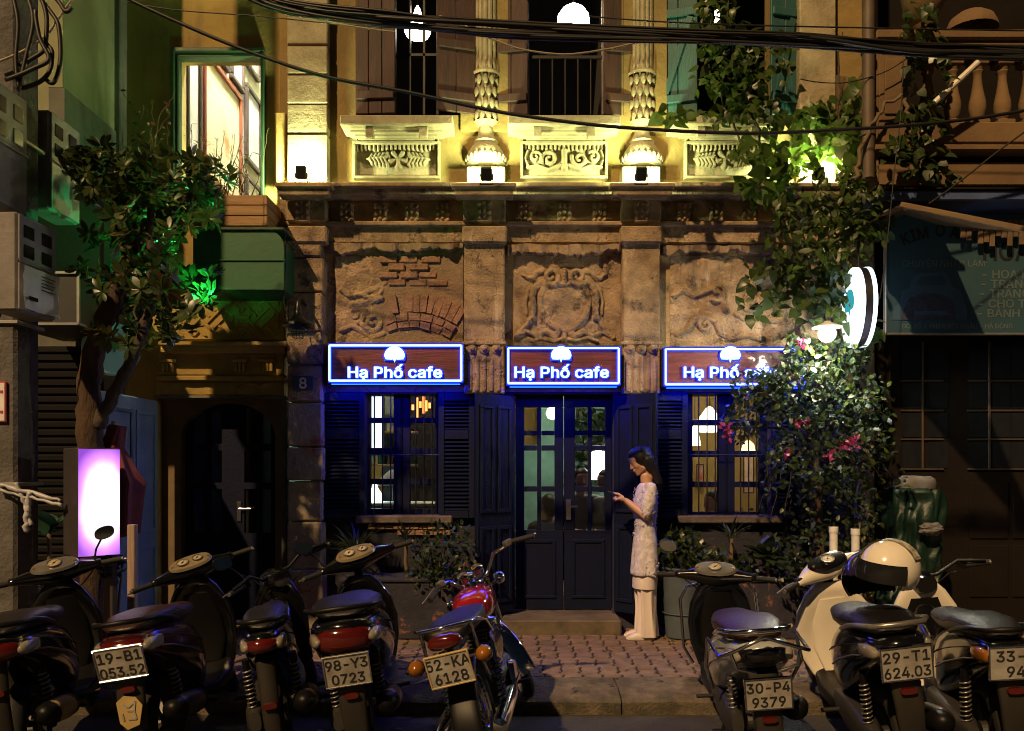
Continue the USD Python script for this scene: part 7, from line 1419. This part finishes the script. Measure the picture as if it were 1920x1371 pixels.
MB().loft([((0, y, z), u, v, hw, hh, 2.4) for y, z, hw, hh in ((.42, .77, .05, .05), (.47, .78, .10, .08), (.6, .79, .125, .095), (.76, .795, .12, .095), (.88, .785, .085, .075), (.93, .775, .03, .04))], 26).build('fuel_tank', MT['tank_red'], t, smooth=60)
MB().lathe([(0, .02), (.03, .018), (.033, .0), (.033, -.02)], (0, .72, .89), 20).build('filler_cap', MT['chrome'], t, smooth=40)
MB().loft([((0, y, z), u, v, hw, hh, 3.) for y, z, hw, hh in ((-.30, .80, .07, .025), (-.26, .81, .115, .04), (0, .805, .125, .045), (.25, .79, .115, .045), (.42, .785, .09, .04), (.45, .78, .05, .02))], 24).build('seat', MT['seat_vinyl'], t, smooth=60)
m = MB(); m.tube([(-.15, .10, .72), (-.155, -.05, .80), (-.15, -.25, .84), (-.11, -.36, .85), (0, -.38, .852), (.11, -.36, .85), (.15, -.25, .84), (.155, -.05, .80), (.15, .10, .72)], .009, 8); m.build('grab_rail', MT['chrome'], t, smooth=True)
m = MB()
for sg in (-1, 1): m.tube([(sg * .12, -.28, .84), (sg * .13, -.24, .62), (sg * .11, -.02, .5)], .009, 8)
m.build('rack_stay', MT['chrome'], t, smooth=True)
MB().loft([((0, R * 0 + (R + .035) * math.cos(b), R + (R + .035) * math.sin(b)), u, (0, math.cos(b), math.sin(b)), .07, .02, 2.6) for b in np.radians([215, 195, 175, 155, 130, 105, 80, 60])], 16).build('rear_mudguard', MT['satin_black'], t, smooth=60)
MB().loft([((0, y, .788), u, v, hw, hh, 2.4) for y, hw, hh in ((-.405, .04, .02), (-.395, .075, .033), (-.35, .082, .036), (-.28, .06, .03))], 22).build('tail_light', MT['lens_red'], t, smooth=60)
for sg in (-1, 1):
    MB().tube([(sg * .05, -.33, .70), (sg * .135, -.34, .695)], .008, 8).build('indicator_stem', MT['chrome'], t); M = trimesh.transformations.translation_matrix((sg * .16, -.35, .695)) @ rot((1, 0, 0), 90)
    MB().lathe([(0, .045), (.022, .04), (.036, .02), (.038, 0)], n=22, M=M).build('indicator_lens', MT['lens_amber'], t, smooth=50); MB().lathe([(.039, .004), (.041, -.002), (.03, -.03), (0, -.042)], n=22, M=M).build('indicator_shell', MT['chrome'], t, smooth=50)
number_plate(t, ('52-KA', '6128'), yb, zpl, 12, frame='gold_logo')
for sg in (-1, 1):
    m = MB(); m.tube([(sg * .135, -.02, .30), (sg * .13, .10, .66)], .017, 10); m.build('shock_absorber', MT['chrome'], t); m = MB(); m.tube([(sg * .135 + .026 * math.cos(k * .9), -.01 + .08 * k / 60 + .026 * math.sin(k * .9), .36 + .22 * k / 60) for k in range(60)], .005, 5); m.build('spring', MT['satin_black'], t, smooth=True)
    m = MB(); m.loft([((sg * .15, y, .35), u, v, r, r, 2.) for y, r in ((-.34, .012), (-.33, .035), (-.2, .042), (.2, .04), (.32, .022), (.6, .02))], 16); m.build('silencer', MT['chrome'], t, smooth=50)
    MB().loft([((sg * .12, y, z), u, v, .025, hh, 2.6) for y, z, hh in ((.1, .6, .03), (.16, .6, .09), (.3, .59, .10), (.4, .6, .07), (.43, .6, .02))], 16).build('side_panel', MT['dark_red_paint'], t, smooth=50)
m = MB(); m.loft([((0, y, z), u, v, hw, hh, 3.) for y, z, hw, hh in ((.36, .36, .08, .08), (.45, .36, .14, .13), (.68, .36, .14, .13), (.78, .38, .08, .10))], 20); m.build('crankcase', MT['engine_grey'], t, smooth=40)
m = MB(); 
for k in range(8): m.box(-.085, .085, .62 - .07, .62 + .09, .50 + k * .024, .512 + k * .024, .003)
m.box(-.05, .05, .57, .68, .49, .70, .004); m.build('finned_cylinder', MT['engine_grey'], t)
for sg in (-1, 1): MB().lathe([(0, .02), (.09, .018), (.10, .0), (.10, -.01)], n=26, M=trimesh.transformations.translation_matrix((sg * .145, .52, .36)) @ rot((0, 1, 0), 90 * sg)).build('engine_cover', MT['chrome'], t, smooth=40)
m = MB(); m.tube([(0, .95, .78), (0, .80, .40), (0, .55, .24), (0, .3, .28)], .02, 8); m.tube([(0, .95, .76), (0, .4, .74), (0, .0, .70), (0, -.3, .72)], .02, 8); m.build('frame', MT['satin_black'], t, smooth=True)
st = lambda o: o.xf(S)
m = MB()
for sg in (-1, 1): m.tube([(sg * .075, 1.24, R), (sg * .075, .96, .86)], .018, 10)
st(m).build('fork', MT['chrome'], t, smooth=40)
st(MB().loft([((0, 1.24 + (R + .03) * math.cos(b), R + (R + .03) * math.sin(b)), u, (0, math.cos(b), math.sin(b)), .06, .016, 2.6) for b in np.radians([190, 165, 140, 115, 90, 65, 45])], 16)).build('front_mudguard', MT['chrome'], t, smooth=60)
st(MB().lathe([(.0, -.10), (.05, -.09), (.085, -.04), (.09, .0), (.092, .01), (.0, .02)], n=26, M=trimesh.transformations.translation_matrix((0, 1.06, .86)) @ rot((1, 0, 0), -90))).build('headlamp', MT['chrome'], t, smooth=50)
for dx in (-.055, .055): st(MB().lathe([(0, .035), (.036, .03), (.04, .0), (.035, -.04), (0, -.05)], n=22, M=trimesh.transformations.translation_matrix((dx, .97, .93)) @ rot((1, 0, 0), 30))).build('gauge', MT['chrome'], t, smooth=50)
hb = part('handlebar', t); m = MB(); pts = [(-.38, .70, .965), (-.27, .78, .995), (-.17, .90, .98), (-.09, .95, .885), (.09, .95, .885), (.17, .90, .98), (.27, .78, .995), (.38, .70, .965)]
st(m.tube(pts, .0115, 10)).build('bar', MT['chrome'], hb, smooth=True)
for sg in (-1, 1):
    st(MB().tube([(sg * .27, .78, 0.995), (sg * .385, .697, 0.964)], .017, 12)).build('grip', MT['rubber'], hb, smooth=40); st(MB().box(sg * .25 - .025, sg * .25 + .025, .77, .83, 0.98, 1.02, .008)).build('switch_box', MT['silver'], hb); st(MB().tube([(sg * .24, .83, 0.995), (sg * .30, .83, 0.99), (sg * .42, .735, 0.965)], [.008, .007, .006], 8)).build('brake_lever', MT['silver'], hb, smooth=True)
    st(MB().tube([(sg * .075, 1.02, .80), (sg * .16, 1.03, .81)], .008, 8)).build('indicator_stem', MT['chrome'], t); M = trimesh.transformations.translation_matrix((sg * .18, 1.03, .815)) @ rot((1, 0, 0), 90)
    st(MB().lathe([(0, .045), (.022, .04), (.036, .02), (.038, 0), (.041, -.002), (.03, -.03), (0, -.042)], n=22, M=M)).build('front_indicator', MT['chrome'], t, smooth=50)
st(MB().tube([(-.24, .82, .98), (-.1, .98, .95), (0, 1.06, .88)], .005, 6)).build('cable', MT['satin_black'], t, smooth=True)
MB().tube([(-.09, .45, .25), (-.22, .40, .02)], .012, 8).build('side_stand', MT['chrome'], t); MB().tube([(-.22, .62, .3), (.22, .62, .3)], .012, 8).build('foot_peg', MT['rubber'], t)
